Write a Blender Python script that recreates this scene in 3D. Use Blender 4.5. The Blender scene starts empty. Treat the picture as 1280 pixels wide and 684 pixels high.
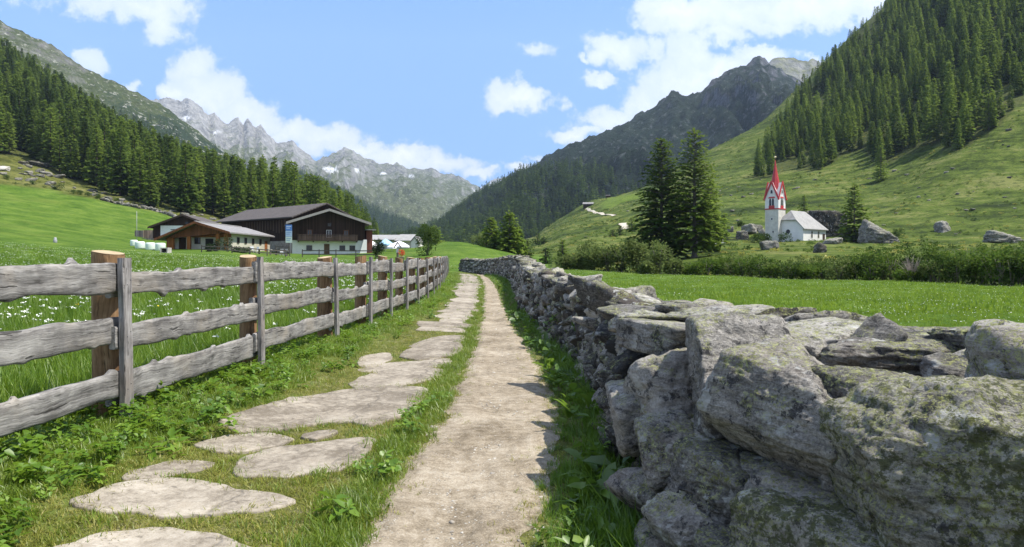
import bpy, bmesh, math, random
import numpy as np
from mathutils import Vector, Matrix, Euler

random.seed(7)
RNG = np.random.default_rng(7)
R = math.radians
scene = bpy.context.scene
COL = scene.collection

# ------------------------------------------------------------------ camera
EYE, FOC, HOR = 1.5, 900.0, 322.0          # eye height, focal length and horizon of the 1280 x 684 photograph
cam_d = bpy.data.cameras.new('camera')
cam = bpy.data.objects.new('camera', cam_d)
COL.objects.link(cam)
cam_d.sensor_fit = 'HORIZONTAL'
cam_d.sensor_width = 36.0
cam_d.lens = FOC / 1280 * 36.0
cam_d.shift_y = (HOR - 342.0) / 1280.0
cam_d.clip_start = 0.05
cam_d.clip_end = 30000
cam.location = (0, 0, EYE)
cam.rotation_euler = (R(90), 0, 0)
scene.camera = cam

# ------------------------------------------------------------------ exposure
scene.view_settings.view_transform = 'Standard'
scene.view_settings.look = 'None'
scene.view_settings.gamma = 1.0
scene.view_settings.use_curve_mapping = False
scene.view_settings.exposure = 0.82
cy = scene.cycles
cy.max_bounces = 6
cy.diffuse_bounces = 3
cy.glossy_bounces = 2
cy.transmission_bounces = 3
cy.transparent_max_bounces = 6
cy.volume_bounces = 0
cy.caustics_reflective = False
cy.caustics_refractive = False

# ------------------------------------------------------------------ sun
SUN_EL, SUN_AZ = R(60), R(97)              # azimuth clockwise from +Y: the sun stands right of the camera, a little behind it
sun_vec = Vector((math.sin(SUN_AZ) * math.cos(SUN_EL), math.cos(SUN_AZ) * math.cos(SUN_EL), math.sin(SUN_EL)))
sl = bpy.data.lights.new('sun', 'SUN')
sl.energy = 5.0
sl.angle = R(0.5)
sl.color = (1.0, 0.945, 0.85)
so = bpy.data.objects.new('sun', sl)
COL.objects.link(so)
so.rotation_euler = sun_vec.to_track_quat('Z', 'Y').to_euler()
so.location = (30, -10, 60)


class NT:
    """Small helper to write node trees."""
    def __init__(self, tree):
        self.t = tree
        self.n = tree.nodes
        self.l = tree.links

    def set(self, sock, v):
        if isinstance(v, bpy.types.NodeSocket):
            self.l.new(v, sock)
        elif v is not None:
            if sock.type == 'RGBA' and isinstance(v, (tuple, list)) and len(v) == 3:
                v = (*v, 1)
            sock.default_value = v

    def node(self, typ, ins=None, out=0, **props):
        nd = self.n.new(typ)
        for k, v in props.items():
            setattr(nd, k, v)
        for k, v in (ins or {}).items():
            self.set(nd.inputs[k], v)
        return nd.outputs[out]

    def math(self, op, a, b=None, c=None, clamp=False):
        nd = self.n.new('ShaderNodeMath')
        nd.operation = op
        nd.use_clamp = clamp
        for i, v in enumerate((a, b, c)):
            if v is not None:
                self.set(nd.inputs[i], v)
        return nd.outputs[0]

    def vmath(self, op, a, b=None, out=0):
        nd = self.n.new('ShaderNodeVectorMath')
        nd.operation = op
        self.set(nd.inputs[0], a)
        if b is not None:
            self.set(nd.inputs[3 if op == 'SCALE' else 1], b)
        return nd.outputs[1 if op in ('LENGTH', 'DOT_PRODUCT', 'DISTANCE') else out]

    def mix(self, f, a, b, mode='MIX'):
        nd = self.n.new('ShaderNodeMix')
        nd.data_type = 'RGBA'
        nd.blend_type = mode
        self.set(nd.inputs[0], f)
        self.set(nd.inputs[6], a)
        self.set(nd.inputs[7], b)
        return nd.outputs[2]

    def mixf(self, f, a, b):
        nd = self.n.new('ShaderNodeMix')
        nd.data_type = 'FLOAT'
        self.set(nd.inputs[0], f)
        self.set(nd.inputs[2], a)
        self.set(nd.inputs[3], b)
        return nd.outputs[0]

    def ramp(self, f, stops, interp='LINEAR'):
        nd = self.n.new('ShaderNodeValToRGB')
        nd.color_ramp.interpolation = interp
        e = nd.color_ramp.elements
        while len(e) < len(stops):
            e.new(0.5)
        for el, (p, c) in zip(e, stops):
            el.position = p
            if isinstance(c, (int, float)):
                c = (c, c, c)
            el.color = (*c[:3], 1)
        self.set(nd.inputs[0], f)
        return nd.outputs[0]

    def rng(self, f, a, b, c=0.0, d=1.0, smooth=False):
        nd = self.n.new('ShaderNodeMapRange')
        nd.interpolation_type = 'SMOOTHSTEP' if smooth else 'LINEAR'
        for i, v in enumerate((f, a, b, c, d)):
            self.set(nd.inputs[i], v)
        return nd.outputs[0]

    def noise(self, vec, scale, detail=4, rough=0.55, dist=0.0, lac=2.0):
        return self.node('ShaderNodeTexNoise', {'Vector': vec, 'Scale': scale, 'Detail': detail, 'Roughness': rough, 'Distortion': dist, 'Lacunarity': lac})

    def voro(self, vec, scale, feature='F1', out=0, rand=1.0):
        return self.node('ShaderNodeTexVoronoi', {'Vector': vec, 'Scale': scale, 'Randomness': rand}, out=out, feature=feature)

    def coord(self, which='Object'):
        return self.node('ShaderNodeTexCoord', out={'Generated': 0, 'Normal': 1, 'UV': 2, 'Object': 3}[which])

    def stretch(self, vec, s):
        return self.vmath('MULTIPLY', vec, s)

    def attr(self, name, out=2):
        return self.node('ShaderNodeAttribute', out=out, attribute_name=name)

    def bump(self, h, strength=0.5, dist=0.02, normal=None):
        ins = {'Height': h, 'Strength': strength, 'Distance': dist}
        if normal is not None:
            ins['Normal'] = normal
        return self.node('ShaderNodeBump', ins)

    def sep(self, v, i):
        return self.node('ShaderNodeSeparateXYZ', {0: v}, out=i)


# ------------------------------------------------------------------ sky with its cumulus clouds
world = bpy.data.worlds.new('World')
scene.world = world
world.use_nodes = True
w = NT(world.node_tree)
for nd in list(w.n):
    w.n.remove(nd)
sky = w.n.new('ShaderNodeTexSky')
sky.sky_type = 'NISHITA'
sky.sun_disc = False
sky.sun_elevation = SUN_EL
sky.sun_rotation = SUN_AZ
sky.altitude = 1600
sky.air_density = 1.0
sky.dust_density = 1.2
sky.ozone_density = 1.6
gen = w.coord('Generated')
gx, gy, gz = (w.sep(gen, i) for i in range(3))
ysafe = w.math('MAXIMUM', gy, 0.08)
u = w.math('DIVIDE', gx, ysafe)
v = w.math('DIVIDE', gz, ysafe)
uv = w.node('ShaderNodeCombineXYZ', {0: u, 1: v, 2: 0.0})
wn1 = w.node('ShaderNodeTexNoise', {'Vector': uv, 'Scale': 9.0, 'Detail': 5, 'Roughness': 0.6}, out=1)
wn2 = w.node('ShaderNodeTexNoise', {'Vector': uv, 'Scale': 40.0, 'Detail': 4, 'Roughness': 0.6}, out=1)
warp = w.vmath('ADD', w.vmath('SCALE', w.vmath('SUBTRACT', wn1, (0.5, 0.5, 0.5)), 0.085),
               w.vmath('SCALE', w.vmath('SUBTRACT', wn2, (0.5, 0.5, 0.5)), 0.028))
uvw = w.vmath('ADD', uv, warp)
# each cumulus: direction (as photograph pixels for readability), half-axes, density
CLOUDS = [(120, -5, 60, 22, .75), (190, 2, 62, 30, .8), (205, 28, 36, 26, .75), (110, 68, 25, 14, .95), (30, 5, 30, 8, .35), (150, 103, 22, 7, .8),
          (243, 88, 26, 26, 1.1), (262, 115, 46, 32, 1.2), (300, 140, 48, 28, 1.2), (325, 160, 34, 22, 1.1), (222, 118, 20, 16, 1.1),
          (375, 172, 34, 18, 1.1), (410, 180, 54, 20, 1.1), (450, 190, 40, 10, .9), (500, 202, 50, 14, 1.0), (550, 210, 48, 14, 1.0), (598, 222, 22, 7, .8),
          (645, 122, 40, 18, 1.05), (630, 128, 26, 12, .9), (668, 60, 24, 9, .55), (772, 54, 40, 22, 1.0), (750, 64, 26, 14, .95), (728, 74, 12, 6, .8),
          (757, 97, 26, 8, .85), (820, 56, 22, 14, .75), (845, 15, 44, 28, 1.05), (910, 12, 80, 34, 1.1), (1000, 8, 90, 30, 1.15), (1075, 0, 60, 26, 1.2),
          (960, 30, 70, 18, .75), (905, 45, 40, 14, .9), (858, 72, 30, 34, 1.15), (850, 100, 48, 34, 1.25), (815, 130, 44, 24, 1.2), (770, 150, 52, 18, 1.1),
          (715, 166, 32, 11, .95), (905, 92, 50, 22, 1.2), (950, 74, 40, 13, 1.0), (700, 130, 10, 10, .4), (690, 200, 40, 5, .5), (655, 213, 26, 8, .7), (1010, 78, 16, 6, .8),
          (1210, -70, 150, 40, .9), (500, -80, 130, 30, .7), (-140, 40, 90, 30, .9), (1480, 30, 120, 60, 1.0)]
dens = None
for (cx, cyy, rx, ry, st) in CLOUDS:
    rv = w.vmath('MULTIPLY', w.vmath('SUBTRACT', uvw, ((cx - 640) / FOC, (HOR - cyy) / FOC, 0)), (FOC / rx, FOC / ry, 0))
    ln = w.vmath('LENGTH', rv)
    b = w.math('MULTIPLY_ADD', ln, -st * 0.9, st * 1.2)
    dens = b if dens is None else w.math('MAXIMUM', dens, b)
fine = w.noise(uv, 30, 8, 0.66)
fine2 = w.noise(uvw, 7, 4, 0.5)
dd = w.math('ADD', dens, w.math('MULTIPLY_ADD', fine, 1.7, -0.85))
# unseen broken cloud added overhead and behind the camera to whiten the skylight
fill = w.rng(w.noise(gen, 3.2, 6, 0.6), 0.40, 0.56, smooth=True)
away = w.math('MAXIMUM', w.rng(gy, 0.30, 0.05), w.rng(gz, 0.50, 0.68))
mask = w.math('MULTIPLY', w.rng(dd, 0.04, 0.58, smooth=True), w.rng(gy, 0.08, 0.2))
mask = w.math('MAXIMUM', mask, w.math('MULTIPLY', fill, away))
core = w.rng(w.math('ADD', dd, w.math('MULTIPLY', fine2, 0.7)), 0.5, 1.5)
skycol = w.mix(0.6, sky.outputs[0], (1.9, 6.0, 16.2))
hz = w.rng(gz, 0.0, 0.42, 0.62, 0.0)
skycol = w.mix(w.math('MULTIPLY', hz, 0.45), skycol, (7.2, 11.2, 16.6))
shade = w.rng(w.noise(uvw, 13, 6, 0.6), 0.40, 0.62)
ccol = w.mix(w.math('MULTIPLY', core, w.math('MULTIPLY_ADD', shade, 0.55, 0.45)), (9.6, 10.5, 12.0), (14.4, 14.4, 14.5))
allsky = w.mix(mask, skycol, ccol)
bg = w.n.new('ShaderNodeBackground')
w.set(bg.inputs[0], allsky)
bg.inputs[1].default_value = 0.052
wo = w.n.new('ShaderNodeOutputWorld')
w.l.new(bg.outputs[0], wo.inputs[0])
world.cycles.sampling_method = 'MANUAL'
world.cycles.sample_map_resolution = 512


# ------------------------------------------------------------------ numeric noise
def _hash(ix, iy, iz, seed):
    h = (ix * 374761393 + iy * 668265263 + iz * 2147483647 + seed * 144269) & 0xFFFFFFFF
    h = ((h ^ (h >> 13)) * 1274126177) & 0xFFFFFFFF
    h = ((h ^ (h >> 16)) * 2246822519) & 0xFFFFFFFF
    return (h ^ (h >> 15)) & 0xFFFFFFFF


def gnoise(p, seed=0):
    p = np.asarray(p, float)
    i = np.floor(p).astype(np.int64)
    f = p - i
    t = f * f * f * (f * (f * 6 - 15) + 10)
    out = np.zeros(len(p))
    for dx in (0, 1):
        wx = t[:, 0] if dx else 1 - t[:, 0]
        for dy in (0, 1):
            wy = t[:, 1] if dy else 1 - t[:, 1]
            for dz in (0, 1):
                wz = t[:, 2] if dz else 1 - t[:, 2]
                h = _hash(i[:, 0] + dx, i[:, 1] + dy, i[:, 2] + dz, seed)
                g = (((h & 1023) / 511.5 - 1) * (f[:, 0] - dx) + (((h >> 10) & 1023) / 511.5 - 1) * (f[:, 1] - dy)
                     + (((h >> 20) & 1023) / 511.5 - 1) * (f[:, 2] - dz))
                out += wx * wy * wz * g
    return out * 1.5


def fbm(p, octs=4, gain=0.5, lac=2.03, seed=0):
    p = np.asarray(p, float)
    s, a = np.zeros(len(p)), 1.0
    for k in range(octs):
        s += a * gnoise(p, seed + k)
        p = p * lac + 11.3
        a *= gain
    return s


def ridged(p, octs=5, gain=0.55, lac=2.07, seed=0):
    p = np.asarray(p, float)
    s, a = np.zeros(len(p)), 1.0
    for k in range(octs):
        s += a * (1 - 2 * np.abs(gnoise(p, seed + k)))
        p = p * lac + 7.1
        a *= gain
    return s


def pchip(x, y, xq):
    x, y, xq = np.asarray(x, float), np.asarray(y, float), np.asarray(xq, float)
    h = np.diff(x)
    dl = np.diff(y) / h
    m = np.zeros(len(x))
    for k in range(1, len(x) - 1):
        if dl[k - 1] * dl[k] > 0:
            w1, w2 = 2 * h[k] + h[k - 1], h[k] + 2 * h[k - 1]
            m[k] = (w1 + w2) / (w1 / dl[k - 1] + w2 / dl[k])
    m[0], m[-1] = dl[0], dl[-1]
    xc = np.clip(xq, x[0], x[-1])
    j = np.clip(np.searchsorted(x, xc) - 1, 0, len(x) - 2)
    t = (xc - x[j]) / h[j]
    return ((2 * t**3 - 3 * t**2 + 1) * y[j] + (t**3 - 2 * t**2 + t) * h[j] * m[j]
            + (-2 * t**3 + 3 * t**2) * y[j + 1] + (t**3 - t**2) * h[j] * m[j + 1])


def sstep(a, b, x):
    t = np.clip((np.asarray(x, float) - a) / (b - a), 0, 1)
    return t * t * (3 - 2 * t)


def in_poly(x, y, poly):
    x, y = np.asarray(x, float), np.asarray(y, float)
    c = np.zeros(np.broadcast(x, y).shape, bool)
    n = len(poly)
    for i in range(n):
        x1, y1 = poly[i]
        x2, y2 = poly[(i + 1) % n]
        if y1 == y2:
            continue
        c ^= ((y1 > y) != (y2 > y)) & (x < (x2 - x1) * (y - y1) / (y2 - y1) + x1)
    return c


# ------------------------------------------------------------------ object helpers
def tag(o, label=None, cat=None, group=None, kind=None):
    if label:
        o['label'] = label
    if cat:
        o['category'] = cat
    if group:
        o['group'] = group
    if kind:
        o['kind'] = kind
    return o


def thing(name, label, cat, loc=(0, 0, 0), rz=0.0, group=None):
    o = bpy.data.objects.new(name, None)
    o.empty_display_size = 0.2
    COL.objects.link(o)
    o.location = loc
    o.rotation_euler = (0, 0, rz)
    return tag(o, label, cat, group)


def link(name, me, mat=None, parent=None):
    o = bpy.data.objects.new(name, me)
    COL.objects.link(o)
    if mat is not None and not me.materials:
        me.materials.append(mat)
    if parent is not None:
        o.parent = parent
    return o


def np_mesh(name, V, F, smooth=True, attrs=None):
    """V (n,3), F list of index arrays (n,3)/(n,4) or one array."""
    me = bpy.data.meshes.new(name)
    if not isinstance(F, list):
        F = [F]
    F = [np.asarray(f, np.int32) for f in F if len(f)]
    V = np.asarray(V, np.float32)
    me.vertices.add(len(V))
    me.vertices.foreach_set('co', V.ravel())
    idx = np.concatenate([f.ravel() for f in F])
    tot = np.concatenate([np.full(len(f), f.shape[1], np.int32) for f in F])
    st = np.concatenate([[0], np.cumsum(tot)[:-1]]).astype(np.int32)
    me.loops.add(len(idx))
    me.loops.foreach_set('vertex_index', idx)
    me.polygons.add(len(tot))
    me.polygons.foreach_set('loop_start', st)
    if smooth:
        me.polygons.foreach_set('use_smooth', np.ones(len(tot), bool))
    for k, a in (attrs or {}).items():
        at = me.attributes.new(k, 'FLOAT', 'POINT')
        at.data.foreach_set('value', np.asarray(a, np.float32))
    me.update(calc_edges=True)
    me.validate()
    return me


def grid_faces(nr, nc):
    i = np.arange(nr - 1)[:, None] * nc + np.arange(nc - 1)[None, :]
    return np.stack([i, i + 1, i + nc + 1, i + nc], -1).reshape(-1, 4)


class MB:
    """Collects solids and links them as ONE mesh object."""
    def __init__(self):
        self.v, self.f = [], []

    def add(self, V, F):
        b = len(self.v)
        self.v += [tuple(p) for p in V]
        self.f += [tuple(b + i for i in f) for f in F]
        return self

    def box(self, c, s, rz=0.0, m=None):
        x, y, z = (k / 2 for k in s)
        P = [(-x, -y, -z), (x, -y, -z), (x, y, -z), (-x, y, -z), (-x, -y, z), (x, -y, z), (x, y, z), (-x, y, z)]
        M = m or Matrix.Rotation(rz, 4, 'Z')
        P = [M @ Vector(p) + Vector(c) for p in P]
        return self.add(P, [(0, 3, 2, 1), (4, 5, 6, 7), (0, 1, 5, 4), (1, 2, 6, 5), (2, 3, 7, 6), (3, 0, 4, 7)])

    def span(self, x0, x1, y0, y1, z0, z1):
        return self.box(((x0 + x1) / 2, (y0 + y1) / 2, (z0 + z1) / 2), (abs(x1 - x0), abs(y1 - y0), abs(z1 - z0)))

    def beam(self, a, b, w, h, up=(0, 0, 1)):
        a, b = Vector(a), Vector(b)
        d = (b - a)
        L = d.length
        d.normalize()
        s = d.cross(Vector(up))
        if s.length < 1e-4:
            s = Vector((1, 0, 0))
        s.normalize()
        t = s.cross(d)
        M = Matrix((d, s, t)).transposed().to_4x4()
        return self.box((a + b) / 2, (L, w, h), m=M)

    def prism(self, poly, axis, a, b):
        """polygon (2-D) extruded along axis from a to b. axis 'y': poly is (x,z); 'z': (x,y); 'x': (y,z)"""
        n = len(poly)
        def p(q, t):
            return {'y': (q[0], t, q[1]), 'z': (q[0], q[1], t), 'x': (t, q[0], q[1])}[axis]
        V = [p(q, a) for q in poly] + [p(q, b) for q in poly]
        F = [tuple(range(n))[::-1], tuple(range(n, 2 * n))] + [(i, (i + 1) % n, n + (i + 1) % n, n + i) for i in range(n)]
        return self.add(V, F)

    def tube(self, pts, rad, n=8, cap=True):
        pts = [Vector(p) for p in pts]
        rad = rad if isinstance(rad, (list, tuple)) else [rad] * len(pts)
        V, F = [], []
        for i, p in enumerate(pts):
            d = (pts[min(i + 1, len(pts) - 1)] - pts[max(i - 1, 0)]).normalized()
            a = d.cross(Vector((0.13, 0.97, 0.2))).normalized()
            b = d.cross(a)
            for k in range(n):
                t = 2 * math.pi * k / n
                V.append(p + (a * math.cos(t) + b * math.sin(t)) * rad[i])
        for i in range(len(pts) - 1):
            for k in range(n):
                F.append((i * n + k, i * n + (k + 1) % n, (i + 1) * n + (k + 1) % n, (i + 1) * n + k))
        if cap:
            F.append(tuple(range(n))[::-1])
            F.append(tuple((len(pts) - 1) * n + k for k in range(n)))
        return self.add(V, F)

    def lathe(self, prof, n=16, c=(0, 0, 0)):
        """profile of (radius, z) turned about Z"""
        V, F = [], []
        for (r, z) in prof:
            for k in range(n):
                t = 2 * math.pi * k / n
                V.append((c[0] + r * math.cos(t), c[1] + r * math.sin(t), c[2] + z))
        for i in range(len(prof) - 1):
            for k in range(n):
                F.append((i * n + k, i * n + (k + 1) % n, (i + 1) * n + (k + 1) % n, (i + 1) * n + k))
        F.append(tuple(range(n))[::-1])
        F.append(tuple((len(prof) - 1) * n + k for k in range(n)))
        return self.add(V, F)

    def build(self, name, mat, parent=None, smooth=False, bevel=0.0):
        me = bpy.data.meshes.new(name)
        me.from_pydata(self.v, [], self.f)
        bm = bmesh.new()
        bm.from_mesh(me)
        bmesh.ops.recalc_face_normals(bm, faces=bm.faces)
        if bevel:
            bmesh.ops.bevel(bm, geom=[e for e in bm.edges], offset=bevel, segments=1, affect='EDGES', clamp_overlap=True)
        bm.to_mesh(me)
        bm.free()
        if smooth:
            me.polygons.foreach_set('use_smooth', np.ones(len(me.polygons), bool))
        me.update()
        return link(name, me, mat, parent)


# ------------------------------------------------------------------ materials
def new_mat(name):
    m = bpy.data.materials.new(name)
    m.use_nodes = True
    t = NT(m.node_tree)
    for nd in list(t.n):
        t.n.remove(nd)
    out = t.n.new('ShaderNodeOutputMaterial')
    return m, t, out


def principled(t, out, col, rough=0.8, normal=None, spec=0.3, metal=0.0):
    ins = {'Base Color': col, 'Roughness': rough, 'Specular IOR Level': spec, 'Metallic': metal}
    if normal is not None:
        ins['Normal'] = normal
    t.l.new(t.node('ShaderNodeBsdfPrincipled', ins), out.inputs[0])


def leaf_mat(name, dark, mid, light, transl=0.3, world_scale=0.15, gloss=0.0, tcol=None):
    """Foliage: each leaf island takes its own tone, each plant a little of its own."""
    m, t, out = new_mat(name)
    dark, mid, light = (tuple(k * f_ for k, f_ in zip(c_, (1.18, 1.12, 0.95))) for c_ in (dark, mid, light))
    isl = t.node('ShaderNodeNewGeometry', out='Random Per Island')
    obr = t.node('ShaderNodeObjectInfo', out='Random')
    pos = t.node('ShaderNodeNewGeometry', out='Position')
    big = t.noise(pos, world_scale, 2)
    f = t.math('ADD', t.math('MULTIPLY', isl, 0.50), t.math('ADD', t.math('MULTIPLY_ADD', obr, 0.55, -0.10), t.math('MULTIPLY_ADD', big, 0.8, -0.36)))
    c = t.ramp(f, [(0.05, dark), (0.5, mid), (0.95, light)])
    d = t.node('ShaderNodeBsdfDiffuse', {'Color': c})
    tc = t.mix(0.5, c, tcol or tuple(min(1, 1.6 * k) for k in light))
    tr = t.node('ShaderNodeBsdfTranslucent', {'Color': tc})
    sh = t.n.new('ShaderNodeMixShader')
    sh.inputs[0].default_value = transl
    t.l.new(d, sh.inputs[1])
    t.l.new(tr, sh.inputs[2])
    res = sh.outputs[0]
    if gloss:
        g = t.node('ShaderNodeBsdfGlossy', {'Color': (1, 1, 1, 1), 'Roughness': 0.45})
        s2 = t.n.new('ShaderNodeMixShader')
        s2.inputs[0].default_value = gloss
        t.l.new(res, s2.inputs[1])
        t.l.new(g, s2.inputs[2])
        res = s2.outputs[0]
    t.l.new(res, out.inputs[0])
    return m


def plain_mat(name, col, rough=0.8, var=0.25, scale=3.0, spec=0.3, stretch=(1, 1, 1), bump=0.0):
    m, t, out = new_mat(name)
    c = t.stretch(t.coord(), stretch)
    n = t.noise(c, scale, 5, 0.6)
    dark = tuple(k * (1 - var) for k in col)
    lite = tuple(min(1, k * (1 + var)) for k in col)
    cc = t.ramp(n, [(0.3, dark), (0.7, lite)])
    nm = t.bump(t.noise(c, scale * 4, 4), bump, 0.02) if bump else None
    principled(t, out, cc, rough, nm, spec)
    return m


def rock_mat(name, lichen=0.5, base=(0.192, 0.180, 0.160), scale=1.0, bump=1.0, moss=0.0):
    m, t, out = new_mat(name)
    c = t.coord()
    tint = t.attr('tint')
    off = t.node('ShaderNodeCombineXYZ', {0: t.math('MULTIPLY', tint, 31.0), 1: t.math('MULTIPLY', tint, 17.0), 2: 0.0})
    p = t.vmath('ADD', t.vmath('SCALE', c, scale), off)
    big = t.noise(p, 2.3, 5, 0.6, 0.4)
    mid = t.noise(p, 9, 6, 0.65, 0.3)
    fine = t.noise(p, 75, 6, 0.75)
    grain = t.noise(t.stretch(t.vmath('ADD', p, t.vmath('SCALE', p, 0.0)), (1.6, 1.0, 4.5)), 8.0, 8, 0.70, 0.9)
    dark = tuple(k * 0.22 for k in base)
    lite = tuple(min(1, k * 2.7) for k in base)
    f = t.math('ADD', t.math('ADD', t.math('MULTIPLY', big, 0.30), t.math('MULTIPLY', grain, 0.40)),
               t.math('ADD', t.math('MULTIPLY', fine, 0.42), t.math('MULTIPLY_ADD', tint, 0.24, -0.18)))
    col = t.ramp(f, [(0.42, dark), (0.53, base), (0.68, lite)])
    warmth = t.noise(p, 1.1, 3)
    col = t.mix(t.rng(warmth, 0.52, 0.75, 0, 0.45), col, (0.20, 0.15, 0.11))
    # black crust lichen, pale crust rosettes, yellow map lichen
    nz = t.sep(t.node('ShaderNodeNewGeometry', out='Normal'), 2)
    bl = t.rng(t.math('ADD', t.noise(p, 9.5, 7, 0.76), t.math('MULTIPLY', fine, 0.35)), 0.73, 0.77)
    col = t.mix(t.math('MULTIPLY', bl, 0.85), col, (0.022, 0.022, 0.026))
    wv = t.voro(t.vmath('ADD', p, t.vmath('SCALE', t.node('ShaderNodeTexNoise', {'Vector': p, 'Scale': 20.0, 'Detail': 3}, out=1), 0.12)), 9.0)
    wl = t.math('MULTIPLY', t.rng(wv, 0.36, 0.30), t.rng(t.noise(p, 3.3, 4, 0.6), 0.50, 0.60))
    col = t.mix(t.math('MULTIPLY', wl, 0.75), col, (0.50, 0.50, 0.46))
    yb = t.math('ADD', t.noise(p, 4.1, 4, 0.6), t.math('MULTIPLY_ADD', nz, 0.15, -0.03))  # lichen favours up-facing faces, also painting the tops paler as if sunlit
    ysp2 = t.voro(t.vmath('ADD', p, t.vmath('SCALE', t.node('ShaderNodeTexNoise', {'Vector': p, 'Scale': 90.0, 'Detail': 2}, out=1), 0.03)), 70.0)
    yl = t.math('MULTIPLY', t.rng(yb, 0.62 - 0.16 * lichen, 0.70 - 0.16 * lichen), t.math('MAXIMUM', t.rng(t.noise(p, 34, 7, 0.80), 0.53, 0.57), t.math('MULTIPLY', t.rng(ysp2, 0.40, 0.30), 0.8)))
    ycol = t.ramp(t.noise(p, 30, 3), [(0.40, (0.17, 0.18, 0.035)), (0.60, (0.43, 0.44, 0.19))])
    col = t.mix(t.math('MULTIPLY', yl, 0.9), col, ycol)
    if moss:
        gm = t.rng(t.math('ADD', t.noise(p, 22, 7, 0.78), t.math('MULTIPLY', big, 0.35)), 0.76 - 0.25 * moss, 0.80 - 0.25 * moss)
        col = t.mix(t.math('MULTIPLY', gm, 0.8), col, t.ramp(fine, [(0.35, (0.028, 0.036, 0.010)), (0.65, (0.10, 0.11, 0.03))]))
    h = t.math('ADD', t.math('ADD', t.math('MULTIPLY', mid, 1.0), t.math('MULTIPLY', grain, 1.5)),
               t.math('ADD', t.math('MULTIPLY', fine, 0.55), t.math('MULTIPLY', yl, 0.05)))
    nm = t.bump(h, bump, 0.022 / scale)
    principled(t, out, col, 0.88, nm, 0.25)
    return m


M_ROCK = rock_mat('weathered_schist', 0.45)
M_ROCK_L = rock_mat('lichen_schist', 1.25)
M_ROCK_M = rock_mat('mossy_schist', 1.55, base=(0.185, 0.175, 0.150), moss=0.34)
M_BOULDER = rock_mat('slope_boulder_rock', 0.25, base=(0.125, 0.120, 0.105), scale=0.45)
# ================================================================== terrain: one sheet from the path to the valley sides
PROF = [
    (-1300, [(15, 375), (40, 280), (70, 220), (120, 130), (180, 40), (260, -80), (360, -200), (480, -300), (560, -340)]),
    (-500, [(15, 380), (40, 312), (70, 272), (120, 205), (180, 140), (260, 50), (360, -40), (480, -100), (560, -130)]),
    (0, [(15, 388), (40, 332), (65, 312), (110, 285), (195, 230), (245, 201), (330, 150), (420, 112), (520, 84)]),
    (100, [(15, 392), (40, 336), (75, 314), (130, 290), (200, 247), (245, 229), (330, 188), (450, 150), (560, 140)]),
    (200, [(15, 398), (40, 338), (80, 318), (113, 311), (130, 305), (180, 280), (215, 262), (250, 248), (330, 224), (430, 208)]),
    (280, [(15, 402), (40, 342), (80, 322), (113, 313), (135, 311), (175, 297), (210, 282), (240, 270), (330, 252), (420, 246)]),
    (370, [(15, 404), (40, 344), (80, 326), (115, 319), (140, 316), (180, 303), (215, 291), (260, 280), (360, 276)]),
    (460, [(15, 405), (40, 347), (80, 327), (115, 319), (140, 315), (170, 311), (230, 304), (300, 300)]),
    (520, [(15, 406), (40, 348), (70, 332), (95, 321), (125, 313), (150, 309), (200, 308), (300, 306)]),
    (560, [(15, 408), (40, 350), (70, 336), (95, 319), (118, 306), (140, 303), (180, 306), (300, 310)]),
    (600, [(15, 411), (40, 351), (70, 340), (95, 322), (118, 309), (140, 307), (180, 310), (300, 312)]),
    (640, [(15, 412), (40, 353), (70, 339), (95, 328), (118, 317), (145, 316), (200, 316), (300, 312), (450, 306)]),
    (670, [(15, 412), (40, 354), (68, 338), (90, 333), (130, 323), (200, 314), (300, 304), (430, 299), (600, 296)]),
    (700, [(15, 412), (40, 354), (68, 338), (90, 332), (130, 322), (200, 307), (300, 292), (430, 281), (600, 276)]),
    (735, [(15, 412), (40, 354), (68, 338), (90, 333), (130, 316), (200, 298), (300, 282), (430, 266), (560, 255)]),
    (800, [(15, 412), (40, 355), (66, 342), (90, 333), (130, 317), (200, 295), (300, 272), (400, 252), (520, 237)]),
    (900, [(15, 412), (40, 355), (60, 345), (90, 324), (130, 308), (170, 302), (200, 286), (300, 245), (430, 207), (520, 183)]),
    (1000, [(15, 412), (40, 357), (55, 349), (80, 322), (120, 306), (170, 302), (190, 290), (240, 260), (330, 215), (450, 160), (600, 112)]),
    (1110, [(15, 412), (38, 358), (48, 351), (70, 325), (120, 308), (165, 302), (190, 283), (240, 244), (300, 198), (380, 135), (480, 70), (600, 12)]),
    (1280, [(15, 412), (34, 363), (42, 358), (60, 332), (100, 313), (150, 300), (180, 268), (210, 230), (260, 145), (330, 65), (420, -30), (520, -110)]),
    (2000, [(15, 410), (40, 340), (80, 285), (130, 220), (180, 130), (260, -20), (350, -200), (450, -350), (520, -420)]),
    (3200, [(15, 400), (40, 310), (80, 230), (130, 130), (180, 20), (260, -150), (350, -330), (450, -500), (520, -560)]),
]
PXK = np.array([p for p, _ in PROF], float)
DK = np.concatenate([np.linspace(8, 150, 100), np.linspace(152, 760, 200)])
ZK = []
for px_, pr in PROF:
    ds = np.array([d for d, _ in pr], float)
    zs = np.array([EYE - (y - HOR) * d / FOC for d, y in pr])
    dl = ds[-1]
    ds = np.concatenate([[4.0], ds, [dl + 90, dl + 260, 2000]])
    zs = np.concatenate([[zs[0] * 0.5], zs, [zs[-1] - 8, zs[-1] * 0.6 - 40, zs[-1] * 0.2 - 80]])
    ZK.append(pchip(ds, zs, DK))
ZK = np.array(ZK)


def near_z(x, y):
    z = 0.14 * sstep(-1.7, -3.0, x) + 0.012 * np.maximum(0, -x - 4)
    z = z + 0.05 * sstep(1.2, 2.0, x)
    return z


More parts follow.
